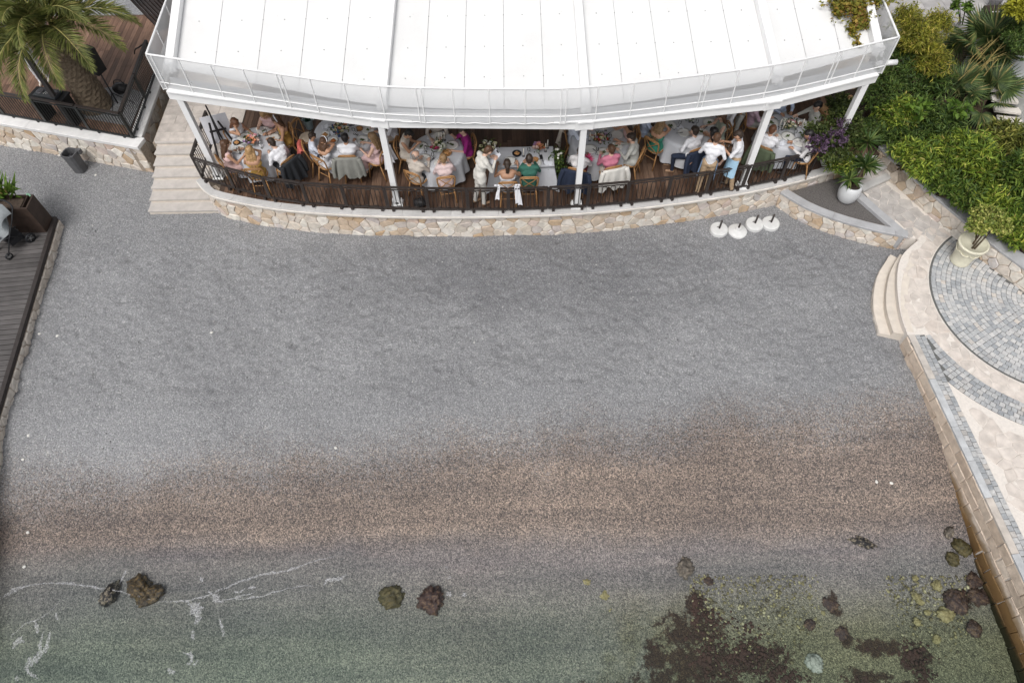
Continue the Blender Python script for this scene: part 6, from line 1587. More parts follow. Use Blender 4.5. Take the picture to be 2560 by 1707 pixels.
# garland hanging down the right end of the head table
rs = np.random.default_rng(9); root = empty('garland', (1.14, 12.35, DZ), label='leafy garland with white blossoms hanging at the head table\'s right end', cat='garland')
n_ = 420; z = rs.uniform(.15, .86, n_); pos = np.stack([1.14+.11*rs.normal(size=n_)*(.5+.6*np.sin(z*3.2)), 12.36+.13*rs.normal(size=n_), DZ+z], 1); leaves_mesh('foliage', LF_DARK, pos, rs.normal(size=(n_, 3))-np.array((0, 0, .4)), np.tile((0, 0, 1.), (n_, 1)), rs.uniform(.05, .10, n_), .04, root)
for k in range(9): c = Vector((1.13+rs.uniform(-.1, .1), 12.36+rs.uniform(-.12, .15), DZ+.86+rs.uniform(-.06, .08))); q = MB(); q.ball(c, rs.uniform(.02, .035), 7, 5); q.build('blossom', FLM['white'], root, smooth=True)
def candle(px, py, where, h=.24):
    w = at_table(px, py); root = empty('candle', tuple(w), label='slim white candle '+where, cat='candle', group='candles on the tables'); q = MB(); q.tube([w+Vector((0, 0, .02)), w+Vector((0, 0, h))], [.013, .011], 8); q.build('stick', CANDLE, root, smooth=True); q = MB(); q.lathe([(.035, 0), (.03, .012), (.016, .03)], w, 12); q.build('holder', STEEL, root, smooth=True)
for px, py, wh in ((648, 340, 'behind the peach bouquet beside the easel'), (619, 366, 'in front of the peach bouquet beside the easel'), (841, 318, 'left of the coral bouquet'), (876, 314, 'at the canopy edge of the second table, left one'), (883, 313, 'at the canopy edge of the second table, right one'), (1099, 352, 'left of three on the third table'), (1105, 351, 'middle of three on the third table'), (1112, 351, 'right of three on the third table'), (1238, 378, 'beside the clipboard'), (1309, 391, 'in the middle of the head table'), (1364, 379, 'right of the small peach vase'), (1369, 370, 'tallest at the head table corner'), (1474, 352, 'just right of the third post'), (1487, 352, 'left of the red and peach bouquet'), (1514, 327, 'tall at the canopy edge near the third post'), (1724, 305, 'left of two at the waiters\' table'), (1733, 307, 'right of two at the waiters\' table'), (1948, 318, 'left of the pink and white flowers'), (1955, 325, 'before the pink and white flowers'), (1990, 323, 'right of the pink and white flowers'), (2003, 318, 'beside the dark salad plate')): candle(px, py, wh)
def glass(px, py, where):
    w = at_table(px, py); root = empty('wine_glass', tuple(w), label='clear wine glass '+where, cat='glass', group='glasses on the tables'); q = MB(); q.lathe([(.034, 0), (.03, .004), (.005, .01), (.005, .08)], w, 12); q.build('stem', GLASSM, root, smooth=True); q = MB(); q.lathe([(.006, .08), (.034, .11), (.038, .14), (.03, .18)], w, 14, cap=False); q.build('bowl', GLASSM, root, smooth=True)
for px, py, wh in ((655, 370, 'near the white-shirted man\'s arm'), (668, 338, 'behind the easel-side bouquet'), (600, 384, 'before the pink floral dress'), (886, 335, 'behind the black-haired man, left'), (893, 337, 'behind the black-haired man, right'), (1065, 380, 'left of the white roses'), (1083, 398, 'in front of the white roses'), (1322, 385, 'behind the groom\'s topknot'), (1492, 385, 'left of the pink-shirted man'), (1524, 352, 'right of the red and peach bouquet'), (1697, 318, 'on the waiters\' table, left'), (1740, 315, 'on the waiters\' table, right'), (1985, 340, 'right of the pink flowers'), (1945, 333, 'beside the reddish-haired man')): glass(px, py, wh)
def bowl(px, py, label, mat, food, r=.085):
    w = at_table(px, py); root = empty('bowl', tuple(w), label=label, cat='bowl'); q = MB(); q.lathe([(r*.5, 0), (r*.9, .02), (r, .05), (r*.93, .05), (r*.8, .022), (.001, .015)], w, 22, cap=False); q.build('dish', mat, root, smooth=True)
    for k in range(4): q = MB(); q.ball(w+Vector((.03*math.cos(k*1.7), .03*math.sin(k*1.7), .045)), (.04, .028, .025), 8, 5, rot=Matrix.Rotation(k, 3, 'Z')); q.build('piece', food, root, smooth=True)
CURRY = M('orange_food', (.46, .15, .035), .6, .3, 30, .3)
bowl(593, 360, 'black bowl with bread on the easel-side table', DARKBOWL, BREAD); bowl(813, 340, 'bowl of orange crisps before the small boy', CHINA, BREAD, .11); bowl(834, 355, 'bowl of orange food before the girl with hairband', CHINA, CURRY, .11); bowl(899, 325, 'small bread basket on the second table', CHW, BREAD, .09)
bowl(1117, 385, 'wooden bread basket on the third table', CHW, BREAD, .12); bowl(1292, 387, 'dark bowl of bread on the head table', DARKBOWL, BREAD, .11); bowl(1338, 402, 'round bread bowl right of the groom', CHW, BREAD, .08); bowl(1692, 299, 'orange drink bowl on the waiters\' table', VASE, CURRY, .05)
def flat(name, px, py, size, label, cat, mat, rz=0, h=.008, grp=None):
    w = at_table(px, py); q = MB(); q.box((w.x, w.y, w.z+h/2), (size[0], size[1], h), R(rz)); o = q.build(name, mat); tag(o, label, cat, grp); return o
def napkin(px, py, where, rz, s=(.2, .13)):
    w = at_table(px, py); rs = random.Random(int(px)); n_ = 7; vs = []; fs = []; rt = Matrix.Rotation(R(rz), 3, 'Z')
    for j in range(n_):
        for i in range(n_): p = rt @ Vector(((i/(n_-1)-.5)*s[0], (j/(n_-1)-.5)*s[1], .012+.012*math.sin(i*1.7+rs.random())+.008*rs.random())); vs.append(tuple(w+p))
    for j in range(n_-1):
        for i in range(n_-1): a = j*n_+i; fs.append((a, a+1, a+n_+1, a+n_))
    q = MB(); q.add(vs, fs); o = q.build('napkin', NAPK, smooth=True); tag(o, 'crumpled white napkin '+where, 'napkin', 'napkins on the tables')
for px, py, wh, rz in ((672, 330, 'behind the brunette in mustard\'s plate', 10), (640, 392, 'beside the gold sequin blonde', -20), (815, 318, 'left of the coral bouquet', 20), (832, 332, 'next to the orange bowls', 60), (1078, 345, 'left of the three candles', 0), (1050, 380, 'before the woman in cream', 10), (1370, 409, 'at the head table\'s right corner', -20), (1312, 412, 'between bride and groom', 0), (1702, 322, 'left of the dark-haired sideways man', 30), (2010, 327, 'beside the stone-suited man', 40), (1955, 360, 'in front of the reddish-haired man', 10)): napkin(px, py, wh, rz)
flat('phone', 1353, 393, (.07, .145), 'black phone lying on the head table', 'phone', DARKBOWL, 8)
flat('phone', 1936, 297, (.075, .15), 'dark phone near the fourth post', 'phone', DARKBOWL, 35)
flat('menu_card', 1105, 334, (.10, .15), 'small pale card at the far side of the third table', 'card', NAPK, 0, .004)
for px, py, rz, wh in ((1359, 408, 10, 'right of the groom\'s plate'), (1287, 405, -15, 'right of the bride\'s plate'), (1078, 402, -30, 'right of the grey-haired man\'s plate'), (1127, 362, 50, 'on the woman in magenta\'s plate'), (1490, 379, 35, 'left of the pink-shirted man'), (1683, 323, 40, 'beside the emerald woman\'s plate'), (1695, 333, -80, 'left of the empty middle plate'), (1762, 322, -40, 'beside the black-haired woman'), (1977, 357, 25, 'crossed on the plate by the bougainvillea')):
    w = at_table(px, py, .03); q = MB(); rt = Matrix.Rotation(R(rz), 3, 'Z')
    q.box(w, (.012, .10, .004), R(rz)); q.box(w+rt @ Vector((0, .085, 0)), (.022, .07, .004), R(rz)); o = q.build('knife', STEEL); tag(o, 'dark knife '+wh, 'cutlery', 'cutlery on the tables')
for px, py, wh in ((836, 332, 'dark blue bottle neck left of the coral bouquet'), (848, 342, 'slim dark bottle beside the black-haired man')):
    w = at_table(px, py); q = MB(); q.lathe([(.034, 0), (.036, .14), (.014, .19), (.013, .25)], w, 12); o = q.build('bottle', M('blue_glass', (.05, .08, .16), .15, .1)); tag(o, wh, 'bottle')
# clipboard in the reader's hands
w = P(1236, 393, DZ+1.22); q = MB(); mt = Matrix.Rotation(R(28-90), 3, 'Z') @ Matrix.Rotation(R(50), 3, 'X'); q.box(w, (.23, .32, .008), mat=mt); cb = q.build('clipboard', M('paper', (.66, .68, .74), .8, .04)); tag(cb, 'white clipboard of notes held by the standing man', 'clipboard')
q = MB(); q.box(w+mt @ Vector((0, .145, .01)), (.09, .03, .012), mat=mt); q.build('clip', DARKBOWL, cb)
# the bride's trailing white bows on her chair
bc = Vector((BRIDE.x, BRIDE.y, DZ)); root = empty('bow_sash', tuple(bc), label='long white sash and bows tied to the bride\'s chair', cat='sash')
for k, (x, l_) in enumerate(((-.20, .36), (.17, .50), (.23, .55))):
    q = MB(); vs = []; fs = []
    for j in range(9):
        for i in range(4): t = j/8; vs.append((bc.x+x+(i/3-.5)*(.05+.05*t)+.05*t*(1 if x > 0 else -1), bc.y-.26-.06*t-.015*math.sin(i*2+j), DZ+.84-l_*t))
    for j in range(8):
        for i in range(3): a = j*4+i; fs.append((a, a+1, a+5, a+4))
    q.add(vs, fs); q.build('ribbon', CL['white'], root, smooth=True)
for sx in (-.24, .22):
    for s_ in (-1, 1): q = MB(); q.ball((bc.x+sx+s_*.035, bc.y-.23, DZ+.83), (.038, .02, .026), 10, 6, rot=Matrix.Rotation(s_*.4, 3, 'Y')); q.build('bow_loop', CL['white'], root, smooth=True)
# pink exotic flower by the third post
w = P(1472, 398, DZ+.95); root = empty('protea', tuple(w), label='vivid pink exotic bloom beside the third post', cat='flower'); rs = np.random.default_rng(3); n_ = 26; v = rs.normal(size=(n_, 3)); v[:, 2] = abs(v[:, 2])+.3; leaves_mesh('petals', FLM['magenta'], np.tile(np.array(w), (n_, 1)), v, np.tile((0, 0, 1.), (n_, 1)), .15, .035, root); q = MB(); q.tube([w, w-Vector((0, 0, .25))], .007, 5); q.build('stem', LF_DARK, root)
# easel and board
w = P(553, 345, DZ); e0 = Vector((-6.86, 13.22, DZ)); BLK = M('black_wood', (.018, .016, .018), .5, .2)
root = empty('easel', tuple(e0), label='black wooden easel turned away beside the railing', cat='easel')
fd = Matrix.Rotation(R(18), 3, 'Z')
def E_(x, y, z): return e0+fd @ Vector((x, y, z))
for x0_, y0_, x1_, y1_, z1_ in ((-.30, .16, -.10, -.02, 1.25), (.30, .16, .10, -.02, 1.25), (0, -.42, 0, .0, 1.55)): q = MB(); q.bar(E_(x0_, y0_, 0), E_(x1_, y1_, z1_), .035, .035); q.build('leg', BLK, root)
q = MB(); q.bar(E_(-.30, .12, .58), E_(.30, .12, .58), .03, .05); q.build('ledge', BLK, root)
q = MB(); q.bar(E_(-.19, .06, .95), E_(.19, .06, .95), .03, .04); q.build('crossbar', BLK, root)
q = MB(); q.bar(E_(0, .16, .2), E_(0, -.05, 1.75), .03, .04); q.build('mast', BLK, root)
q = MB(); mt = fd @ Matrix.Rotation(R(80), 3, 'X'); q.box(E_(0, .155, .92), (.60, .72, .015), mat=fd @ Matrix.Rotation(R(82), 3, 'X')); o = q.build('sign_board', M('board_white', (.70, .70, .74), .7, .04)); tag(o, 'blank white back of a board standing on the easel', 'board')
# ice bucket stand, gift box, bags, tray, bench
c = P(785, 352, DZ); root = empty('ice_bucket', (c.x, c.y, DZ), label='blue-grey ice bucket with bottles on a stand beside the small boy', cat='bucket'); BKT = M('bucket_metal', (.30, .38, .40), .4, .1, metal=.3)
q = MB(); q.lathe([(.09, .42), (.12, .68), (.125, .69), (.11, .68), (.08, .45)], (c.x, c.y, DZ), 24, cap=False); q.build('pail', BKT, root, smooth=True); q = MB(); q.lathe([(.14, 0), (.13, .02), (.02, .04), (.018, .4), (.09, .42)], (c.x, c.y, DZ), 18); q.build('stand', BKT, root, smooth=True)
for k in range(3): a = k*2.1; q = MB(); q.lathe([(.03, .45), (.032, .66), (.013, .72), (.012, .78)], (c.x+.05*math.cos(a), c.y+.05*math.sin(a), DZ), 10); q.build('bottle', M('green_glass', (.02, .05, .03), .15, .1), root, smooth=True)
for sx in (-1, 1): q = MB(); q.tube([(c.x+sx*.125, c.y-.03, DZ+.66), (c.x+sx*.16, c.y, DZ+.67), (c.x+sx*.125, c.y+.03, DZ+.66)], .008, 5); q.build('handle', BKT, root)
c = P(846, 438, DZ); q = MB(); q.box((c.x, c.y, DZ+.13), (.13, .16, .26), R(20)); g = q.build('gift_bag', CL['white']); tag(g, 'small white paper bag on the floor by the grey jacket', 'bag')
q = MB(); q.tube(spline([(c.x-.03, c.y, DZ+.26), (c.x-.02, c.y, DZ+.33), (c.x+.02, c.y, DZ+.33), (c.x+.03, c.y, DZ+.26)], 4), .005, 4); q.build('handle', CL['cream'], g)
def bag(c, label, s=.16, mat=None):
    rs = random.Random(int(abs(c[0])*100)); q = MB(); q.ball((c[0], c[1], c[2]+s*.7), (s*1.1, s*.75, s*.75), 16, 10); v = []
    for p in q.v: n_ = mnoise.noise(Vector(p)*9); v.append((p[0]+n_*.03, p[1]+n_*.03, max(c[2]+.004, p[2]+n_*.03)))
    q.v = v; o = q.build('bag', mat or M('black_leather', (.015, .014, .015), .45, .3, 15, .3)); tag(o, label, 'bag'); q = MB(); q.tube(spline([(c[0]-s*.7, c[1], c[2]+s*1.1), (c[0]-s*.4, c[1]+.03, c[2]+s*1.8), (c[0]+s*.4, c[1]+.03, c[2]+s*1.8), (c[0]+s*.7, c[1], c[2]+s*1.1)], 5), .011, 5); q.build('strap', M('black_leather', (.015, .014, .015), .45), o); return o
bag(tuple(P(1052, 515, DZ)), 'black handbag with pale shoes on the floor behind the railing')
bag(tuple(P(308, 232, SZ)), 'black rucksack on the palm terrace beside the trunk', .2)
c = P(2095, 265, DZ+.45); root = empty('bench', (c.x, c.y, DZ), label='light wooden bench in the shaded right corner of the terrace', cat='bench')
BENCH = M('bench_wood', (.42, .25, .12), .55, .2, 12)
for k in range(3): q = MB(); q.box((c.x, c.y-.14+.14*k, DZ+.45), (1.0, .13, .035), R(22)); q.build('slat', BENCH, root)
for sx in (-.4, .4):
    for sy in (-.13, .13): p = Matrix.Rotation(R(22), 3, 'Z') @ Vector((sx, sy, 0)); q = MB(); q.box((c.x+p.x, c.y+p.y, DZ+.215), (.05, .05, .43)); q.build('leg', BENCH, root)
bag((c.x-.15, c.y+.0, DZ+.47), 'black bag lying on the wooden bench', .17)
w = P(1812, 372, DZ+1.08); root = empty('drinks_tray', tuple(w), label='round tray with glasses held between the two waiters', cat='tray'); q = MB(); q.lathe([(.16, 0), (.17, .02), (.16, .015), (.001, .008)], w, 24, cap=False); q.build('tray', M('tray_brown', (.09, .05, .03), .4), root, smooth=True)
for k in range(4): a = k*1.6; c = w+Vector((.08*math.cos(a), .08*math.sin(a), .012)); q = MB(); q.lathe([(.025, 0), (.028, .09), (.026, .09)], c, 12, cap=False); q.build('glass', GLASSM, root, smooth=True)

# ================================================================== left side props
# bin
PLG = M('grey_plastic', (.10, .10, .105), .55, .15, 8); c = P(203, 425, 0); root = empty('litter_bin', (c.x, c.y, 0), label='slanted-look grey plastic litter bin against the stone wall', cat='bin'); root['label'] = 'tall square grey plastic litter bin by the stone wall'
b = MB(); rz = R(-14); rt = Matrix.Rotation(rz, 3, 'Z'); vs = []; fs = []
def sq(h, z, t=0):
    out = []
    for k in range(16):
        a = 2*math.pi*(k+.5)/16; x_, y_ = math.cos(a), math.sin(a); m_ = max(abs(x_), abs(y_))**.75; p = rt @ Vector((h*x_/m_, h*y_/m_, z)); out.append((c.x+p.x, c.y+p.y, z))
    return out
rings = [sq(.145, .0), sq(.17, .55), sq(.185, .56), sq(.185, .60), sq(.155, .60), sq(.14, .15)]
for r_ in rings: vs += r_
for i in range(5):
    for k in range(16): fs.append((i*16+k, i*16+(k+1) % 16, (i+1)*16+(k+1) % 16, (i+1)*16+k))
fs.append(tuple(80+k for k in range(16))); b.add(vs, fs); b.build('body', PLG, root, smooth=False)
q = MB(); q.ball((c.x, c.y, .35), (.13, .13, .18), 12, 8); q.build('liner', DARKBOWL, root, smooth=True)
p = rt @ Vector((.17, .14, 0)); q = MB(); q.box((c.x+p.x, c.y+p.y, .55), (.12, .10, .12), rz); q.build('lid_hinge', PLG, root)
# planter box with its plant
CORT = M('dark_corten', (.05, .032, .024), .6, .35, 6, .2); bx0, bx1, by0, by1, bz0, bz1 = -13.2, -11.16, 11.48, 11.93, BW, 1.12
root = empty('planter_box', ((bx0+bx1)/2, (by0+by1)/2, BW), label='dark brown metal planter box on the grey boardwalk corner', cat='planter')
for (x0_, x1_, y0_, y1_) in ((bx0, bx1, by0, by0+.035), (bx0, bx1, by1-.035, by1), (bx0, bx0+.035, by0+.036, by1-.036), (bx1-.035, bx1, by0+.036, by1-.036)): q = MB(); q.box(((x0_+x1_)/2, (y0_+y1_)/2, (bz0+bz1)/2), (x1_-x0_, y1_-y0_, bz1-bz0)); q.build('side_panel', CORT, root)
q = MB(); q.box(((bx0+bx1)/2-.1, (by0+by1)/2, bz1-.14), (bx1-bx0-.3, by1-by0-.08, .1)); q.build('soil', M('dry_soil', (.09, .065, .05), .95, .5, 20, .9, 40), root)
q = MB(); q.box((bx1-.13, (by0+by1)/2, bz1-.05), (.02, by1-by0-.08, .1)); q.build('divider', CORT, root)
q = MB(); q.tube(spline([(bx1-.13, by1-.03, bz1+.02), (bx1-.09, by1-.03, bz1+.05), (bx1-.05, by1-.05, bz1+.0)], 4), .02, 6); o = q.build('green_tap', M('mint_green', (.22, .42, .28), .5)); tag(o, 'small mint green hose end on the planter box corner', 'hose')
c = P(15, 490, 1.0); rs = np.random.default_rng(2); n_ = 46; root = empty('strap_leaf_plant', tuple(c), label='plant with long strap leaves growing in the dark planter box', cat='plant')
v = rs.normal(size=(n_, 3)); v[:, 2] = abs(v[:, 2])*1.1+.7; leaves_mesh('leaves', LF_BIG, np.array(c)+rs.normal(size=(n_, 3))*np.array((.12, .08, .01)), v, np.tile((0, 0, 1.), (n_, 1)), rs.uniform(.35, .75, n_), .09, root)
q = MB(); [q.tube([tuple(c+Vector((rs.uniform(-.1, .1), rs.uniform(-.08, .08), -.1))), tuple(c+Vector((rs.uniform(-.2, .2), rs.uniform(-.15, .15), .3)))], [.02, .012], 5) for _ in range(6)]; q.build('stems', DRY, root)
# stroller
SG = M('stroller_grey', (.25, .27, .28), .8, .12, 10, .3, 40); SB = M('stroller_black', (.014, .015, .018), .5, .2); c = P(83, 603, BW); _o = Matrix.Rotation(R(-122), 3, 'Z') @ Vector((-.28, .24, 0)); c = c-_o
root = empty('stroller', (c.x, c.y, BW), label='grey folding pushchair standing on the boardwalk', cat='pushchair'); ro = Matrix.Rotation(R(-122), 3, 'Z')      # pushes towards +x local
def S_(x, y, z): p = ro @ Vector((x, y, z)); return (c.x+p.x, c.y+p.y, BW+z)
for sy in (-.24, .24):
    for (wx, r_, nm) in ((-.28, .12, 'wheel'), (.34, .085, 'wheel')):
        q = MB(); q.lathe([(r_*.72, -.022), (r_, -.018), (r_, .018), (r_*.72, .022)], S_(wx, sy, r_), 20, mat=ro @ Matrix.Rotation(R(90), 3, 'X'), cap=False); wh = q.build('wheel', SB, root, smooth=True)
        q = MB(); q.lathe([(.02, -.025), (.02, .025)], S_(wx, sy, r_), 10, mat=ro @ Matrix.Rotation(R(90), 3, 'X'))
        for k in range(5): a = k*1.2566; q.bar(S_(wx, sy, r_), S_(wx+r_*.8*math.cos(a), sy, r_+r_*.8*math.sin(a)), .012, .012)
        q.build('rim', M('rim_grey', (.2, .2, .2), .5), wh)
    q = MB(); q.tube([S_(.34, sy, .10), S_(.1, sy, .42), S_(-.22, sy, .75), S_(-.42, sy, 1.0)], .013, 7); q.tube([S_(-.28, sy, .12), S_(.02, sy, .46), S_(.2, sy*.95, .5)], .012, 7); q.build('frame_tube', SB, root, smooth=True)
q = MB(); q.tube(spline([S_(-.42, -.24, 1.0), S_(-.47, -.12, 1.02), S_(-.47, .12, 1.02), S_(-.42, .24, 1.0)], 5), .017, 7); q.build('push_bar', SB, root, smooth=True)
q = MB(); vs = []; fs = []
prof = [(.38, .40), (.22, .44), (-.02, .46), (-.12, .58), (-.2, .78), (-.26, .92)]
for x_, z_ in prof:
    for y_ in (-.20, -.14, 0, .14, .20): vs.append(S_(x_+(.04 if abs(y_) == .2 else 0), y_, z_+(.05 if abs(y_) == .2 else 0)))
for i in range(5):
    for j in range(4): a = i*5+j; fs.append((a, a+1, a+6, a+5))
q.add(vs, fs); q.build('seat', SG, root, smooth=True)
q = MB(); vs = []; fs = []
for i in range(9):
    t = R(-5+120*i/8); 
    for j in range(11): a = R(-90+180*j/10); vs.append(S_(-.22+.34*math.cos(t)*math.cos(a*.0)*(1-.25*abs(math.sin(a))), .235*math.sin(a), .72+.36*math.sin(t)*(.55+.45*math.cos(a))))
for i in range(8):
    for j in range(10): a = i*11+j; fs.append((a, a+1, a+12, a+11))
q.add(vs, fs); q.build('hood', SG, root, smooth=True)
q = MB(); q.box(S_(-.05, 0, .25), (.34, .36, .14), R(-122)); q.build('basket', SB, root)
q = MB(); q.tube(spline([S_(.2, -.2, .62), S_(.3, -.1, .64), S_(.3, .1, .64), S_(.2, .2, .62)], 5), .016, 7); q.build('bumper_bar', SB, root, smooth=True)
q = MB(); [q.ball(S_(.22+.08*k, .05-.05*k, .50), (.06, .05, .035), 8, 5) for k in range(3)]; q.build('blanket', CL['blush'], root, smooth=True)
# loudspeaker on a tripod
BLKP = M('speaker_black', (.008, .008, .009), .55, .2, 20, .2); c = P(300, 268, SZ); root = empty('speaker_stand', (c.x, c.y, SZ), label='black tripod stand carrying the loudspeaker in front of the palm', cat='stand')
top_z = 1.95; q = MB(); q.tube([(c.x, c.y, SZ+.12), (c.x, c.y, top_z)], .018, 8); q.build('pole', BLKP, root, smooth=True)
for k in range(3): a = R(20+120*k); q = MB(); q.tube([(c.x, c.y, SZ+.45), (c.x+.38*math.cos(a), c.y+.38*math.sin(a), SZ+.015)], .012, 6); q.build('leg', BLKP, root)
sp_ = empty('loudspeaker', (c.x, c.y, top_z), label='black loudspeaker raised on the tripod in front of the palm trunk', cat='loudspeaker')
q = MB(); rt = Matrix.Rotation(R(-120), 3, 'Z'); pl = [rt @ Vector((x_, y_, 0)) for x_, y_ in ((-.15, -.13), (.15, -.17), (.15, .17), (-.15, .13))]; q.prism([(c.x+p.x, c.y+p.y) for p in pl], top_z, top_z+.62); q.build('cabinet', BLKP, sp_)
q = MB(); p = rt @ Vector((.155, 0, 0)); q.box((c.x+p.x, c.y+p.y, top_z+.31), (.012, .30, .56), R(-120)); q.build('grille', M('grille', (.02, .02, .022), .7, .3, 80, .6, 200), sp_)
# music desk
c = P(118, 232, SZ+.85); root = empty('music_desk', (c.x, c.y, SZ), label='black music desk behind the palm terrace railing', cat='desk'); rz = R(-15)
q = MB(); q.box((c.x, c.y, SZ+.78), (.95, .42, .04), rz); q.build('top', BLKP, root)
for sx in (-.42, .42): p = Matrix.Rotation(rz, 3, 'Z') @ Vector((sx, 0, 0)); q = MB(); q.box((c.x+p.x, c.y+p.y, SZ+.38), (.04, .36, .76), rz); q.build('leg', BLKP, root)
dk_ = empty('mixing_deck', (c.x, c.y, SZ+.8), label='dark mixing deck with two round platters on the music desk', cat='mixing deck')
q = MB(); q.box((c.x, c.y, SZ+.83), (.62, .32, .05), rz); q.build('chassis', M('deck_grey', (.05, .055, .06), .4), dk_)
for sx in (-.2, .2): p = Matrix.Rotation(rz, 3, 'Z') @ Vector((sx, .0, 0)); q = MB(); q.lathe([(.095, .855), (.095, .87), (.07, .872), (.03, .878)], (c.x+p.x, c.y+p.y, SZ), 24); q.build('platter', STEEL, dk_, smooth=True)
for k in range(8): p = Matrix.Rotation(rz, 3, 'Z') @ Vector((-.06+.017*k, -.06+.03*(k % 4), 0)); q = MB(); q.lathe([(.008, .855), (.007, .875)], (c.x+p.x, c.y+p.y, SZ), 8); q.build('knob', CHINA, dk_)
# parasol: dark post and cream canopy
c = P(178, 305, .9); root = empty('parasol', (c.x, c.y, SZ), label='cream parasol on a dark square post behind the palm fronds', cat='parasol')
q = MB(); q.box((c.x, c.y, (SZ+3.6)/2), (.10, .10, 3.6-SZ)); q.build('post', M('post_grey', (.06, .055, .055), .5), root)
q = MB(); q.box((c.x, c.y, SZ+.02), (.3, .3, .04)); q.build('base_plate', IRON, root)
pc = P(5, 60, 3.1); q = MB(); q.bar((c.x, c.y, 3.5), (pc.x, pc.y, 3.6), .06, .06); q.build('arm', IRON, root)
for k in range(8):
    a, b_ = 2*math.pi*k/8, 2*math.pi*(k+1)/8; q = MB(); q.add([(pc.x, pc.y, 3.55), (pc.x+1.05*math.cos(a), pc.y+1.05*math.sin(a), 3.05), (pc.x+1.05*math.cos(b_), pc.y+1.05*math.sin(b_), 3.05), (pc.x+.98*math.cos((a+b_)/2), pc.y+.98*math.sin((a+b_)/2), 3.07)], [(0, 1, 3), (0, 3, 2)]); q.build('canopy_panel', M('cream_canvas', (.68, .60, .52), .9, .06), root)
# dark slatted roof edge beside the canopy
A0, A1 = P(329, 0, 3.0), P(397, 70, 3.0); d = (A1-A0).normalized(); nrm = Vector((-d.y, d.x, 0)); 
if nrm.x < 0: nrm = -nrm
root = empty('slatted_pergola', (A1.x, A1.y+1.5, SZ), label='dark slatted pergola roof beside the white canopy\'s left edge', cat='pergola'); PERG = M('pergola_dark', (.022, .014, .012), .6, .3)
for k in range(12): o_ = nrm*(.085*k); q = MB(); q.bar(A0-d*3+o_+Vector((0, 0, .0)), A1+o_-d*.04*k, .05, .09); q.build('slat', PERG, root)
for t in (0, 2.2): q = MB(); q.bar(A1-d*(t+.1)-nrm*.05+Vector((0, 0, -.09)), A1-d*(t+.1)+nrm*1.1+Vector((0, 0, -.09)), .06, .08); q.build('joist', PERG, root)
q = MB(); q.box((A1.x+.35, A1.y+1.2, (DZ+2.85)/2), (.09, .09, 2.85-DZ)); q.build('post', PERG, root)
q = MB(); q.tube(spline([P(336, 135, 1.25), P(338, 124, 1.45), P(348, 118, 1.5), P(368, 103, 1.5)], 5), .02, 7); o = q.build('handrail', IRON, smooth=True); tag(o, 'short curved dark handrail inside the palm terrace corner', 'handrail')

# ================================================================== beach things
UB = M('umbrella_base_white', (.64, .64, .63), .6, .12, 6, .2, 30)
for i, (px, py, lab, kind) in enumerate(((1797, 575, 'leftmost white concrete parasol base on the gravel', 0), (1844, 577, 'domed white parasol base, second from the left', 1), (1886, 562, 'white parasol base third from the left, nearest the wall', 0), (1926, 560, 'rightmost white parasol base by the planter wall', 0))):
    c = P(px, py, .05); root = empty('parasol_stand', (c.x, c.y, 0), label=lab, cat='parasol stand', group='white parasol bases on the gravel')
    if kind == 0: pr = [(.20, -.02), (.215, .01), (.215, .085), (.20, .11), (.06, .118)]
    else: pr = [(.21, -.02), (.23, .01), (.225, .05), (.16, .08), (.075, .11), (.06, .17), (.04, .172)]
    q = MB(); q.lathe(pr, (c.x, c.y, 0), 36); q.build('weight', UB, root, smooth=False); tz = .118 if kind == 0 else .17
    q = MB(); q.tube([(c.x, c.y, tz-.02), (c.x, c.y, tz+(.26 if kind == 0 else .13))], .024, 10); q.build('socket_tube', IRON, root, smooth=True)
    if kind == 0: q = MB(); q.tube([(c.x-.02, c.y, tz+.06), (c.x-.08, c.y-.02, tz+.06)], .008, 5); q.build('clamp_screw', IRON, root)
def rock(px, py, z, s, label, mat, seed, name='rock', group='rocks at the water line', flat_=.55, under=False):
    w = P(px, py, z); zb_ = zbeach(w.x, w.y); w = P(px, py, zb_+s[2]*.3); bm = bmesh.new(); bmesh.ops.create_icosphere(bm, subdivisions=4, radius=1.0)
    for v in bm.verts:
        p = v.co.copy(); n1 = mnoise.noise(p*1.3+Vector((seed*7.1, 0, 0))); n2 = mnoise.noise(p*3.6+Vector((0, seed*3.3, 0))); n3 = mnoise.noise(p*8+Vector((seed, 0, 5))); v.co = p*(1+.38*n1+.30*n2+.28*n3)
    me = bpy.data.meshes.new(name); bm.to_mesh(me); bm.free()
    for v in me.vertices: v.co = Vector((v.co.x*s[0], v.co.y*s[1], v.co.z*s[2]))
    me.materials.append(mat); me.polygons.foreach_set('use_smooth', [True]*len(me.polygons)); o = link(name, me, None, (w.x, w.y, zb_+s[2]*.25)); o.rotation_euler = (0, 0, seed*1.3); tag(o, label, 'rock', group); return o
def rockmat(name, a, b_, c_): 
    m, n, l, bb = nt(name); r = ramp(n, [(.35, a), (.5, b_), (.62, c_)]); l.new(noise(n, l, 14, 6, .7, n.new('ShaderNodeTexCoord').outputs['Object']), r.inputs[0]); l.new(r.outputs[0], bb.inputs['Base Color']); bb.inputs['Roughness'].default_value = .6; bump(n, l, bb, noise(n, l, 40, 6, .7, geo_pos(n)), .8, .02); return m
RK1 = rockmat('rock_black', (.008, .008, .010), (.014, .013, .013), (.26, .22, .16)); RK2 = rockmat('rock_ochre', (.008, .008, .008), (.05, .035, .016), (.15, .10, .04)); RK3 = rockmat('rock_maroon', (.018, .011, .010), (.045, .024, .02), (.12, .075, .045)); RK4 = rockmat('rock_olive', (.03, .026, .010), (.065, .055, .018), (.10, .08, .03)); RK5 = rockmat('rock_brown', (.05, .042, .035), (.10, .085, .07), (.2, .17, .13))
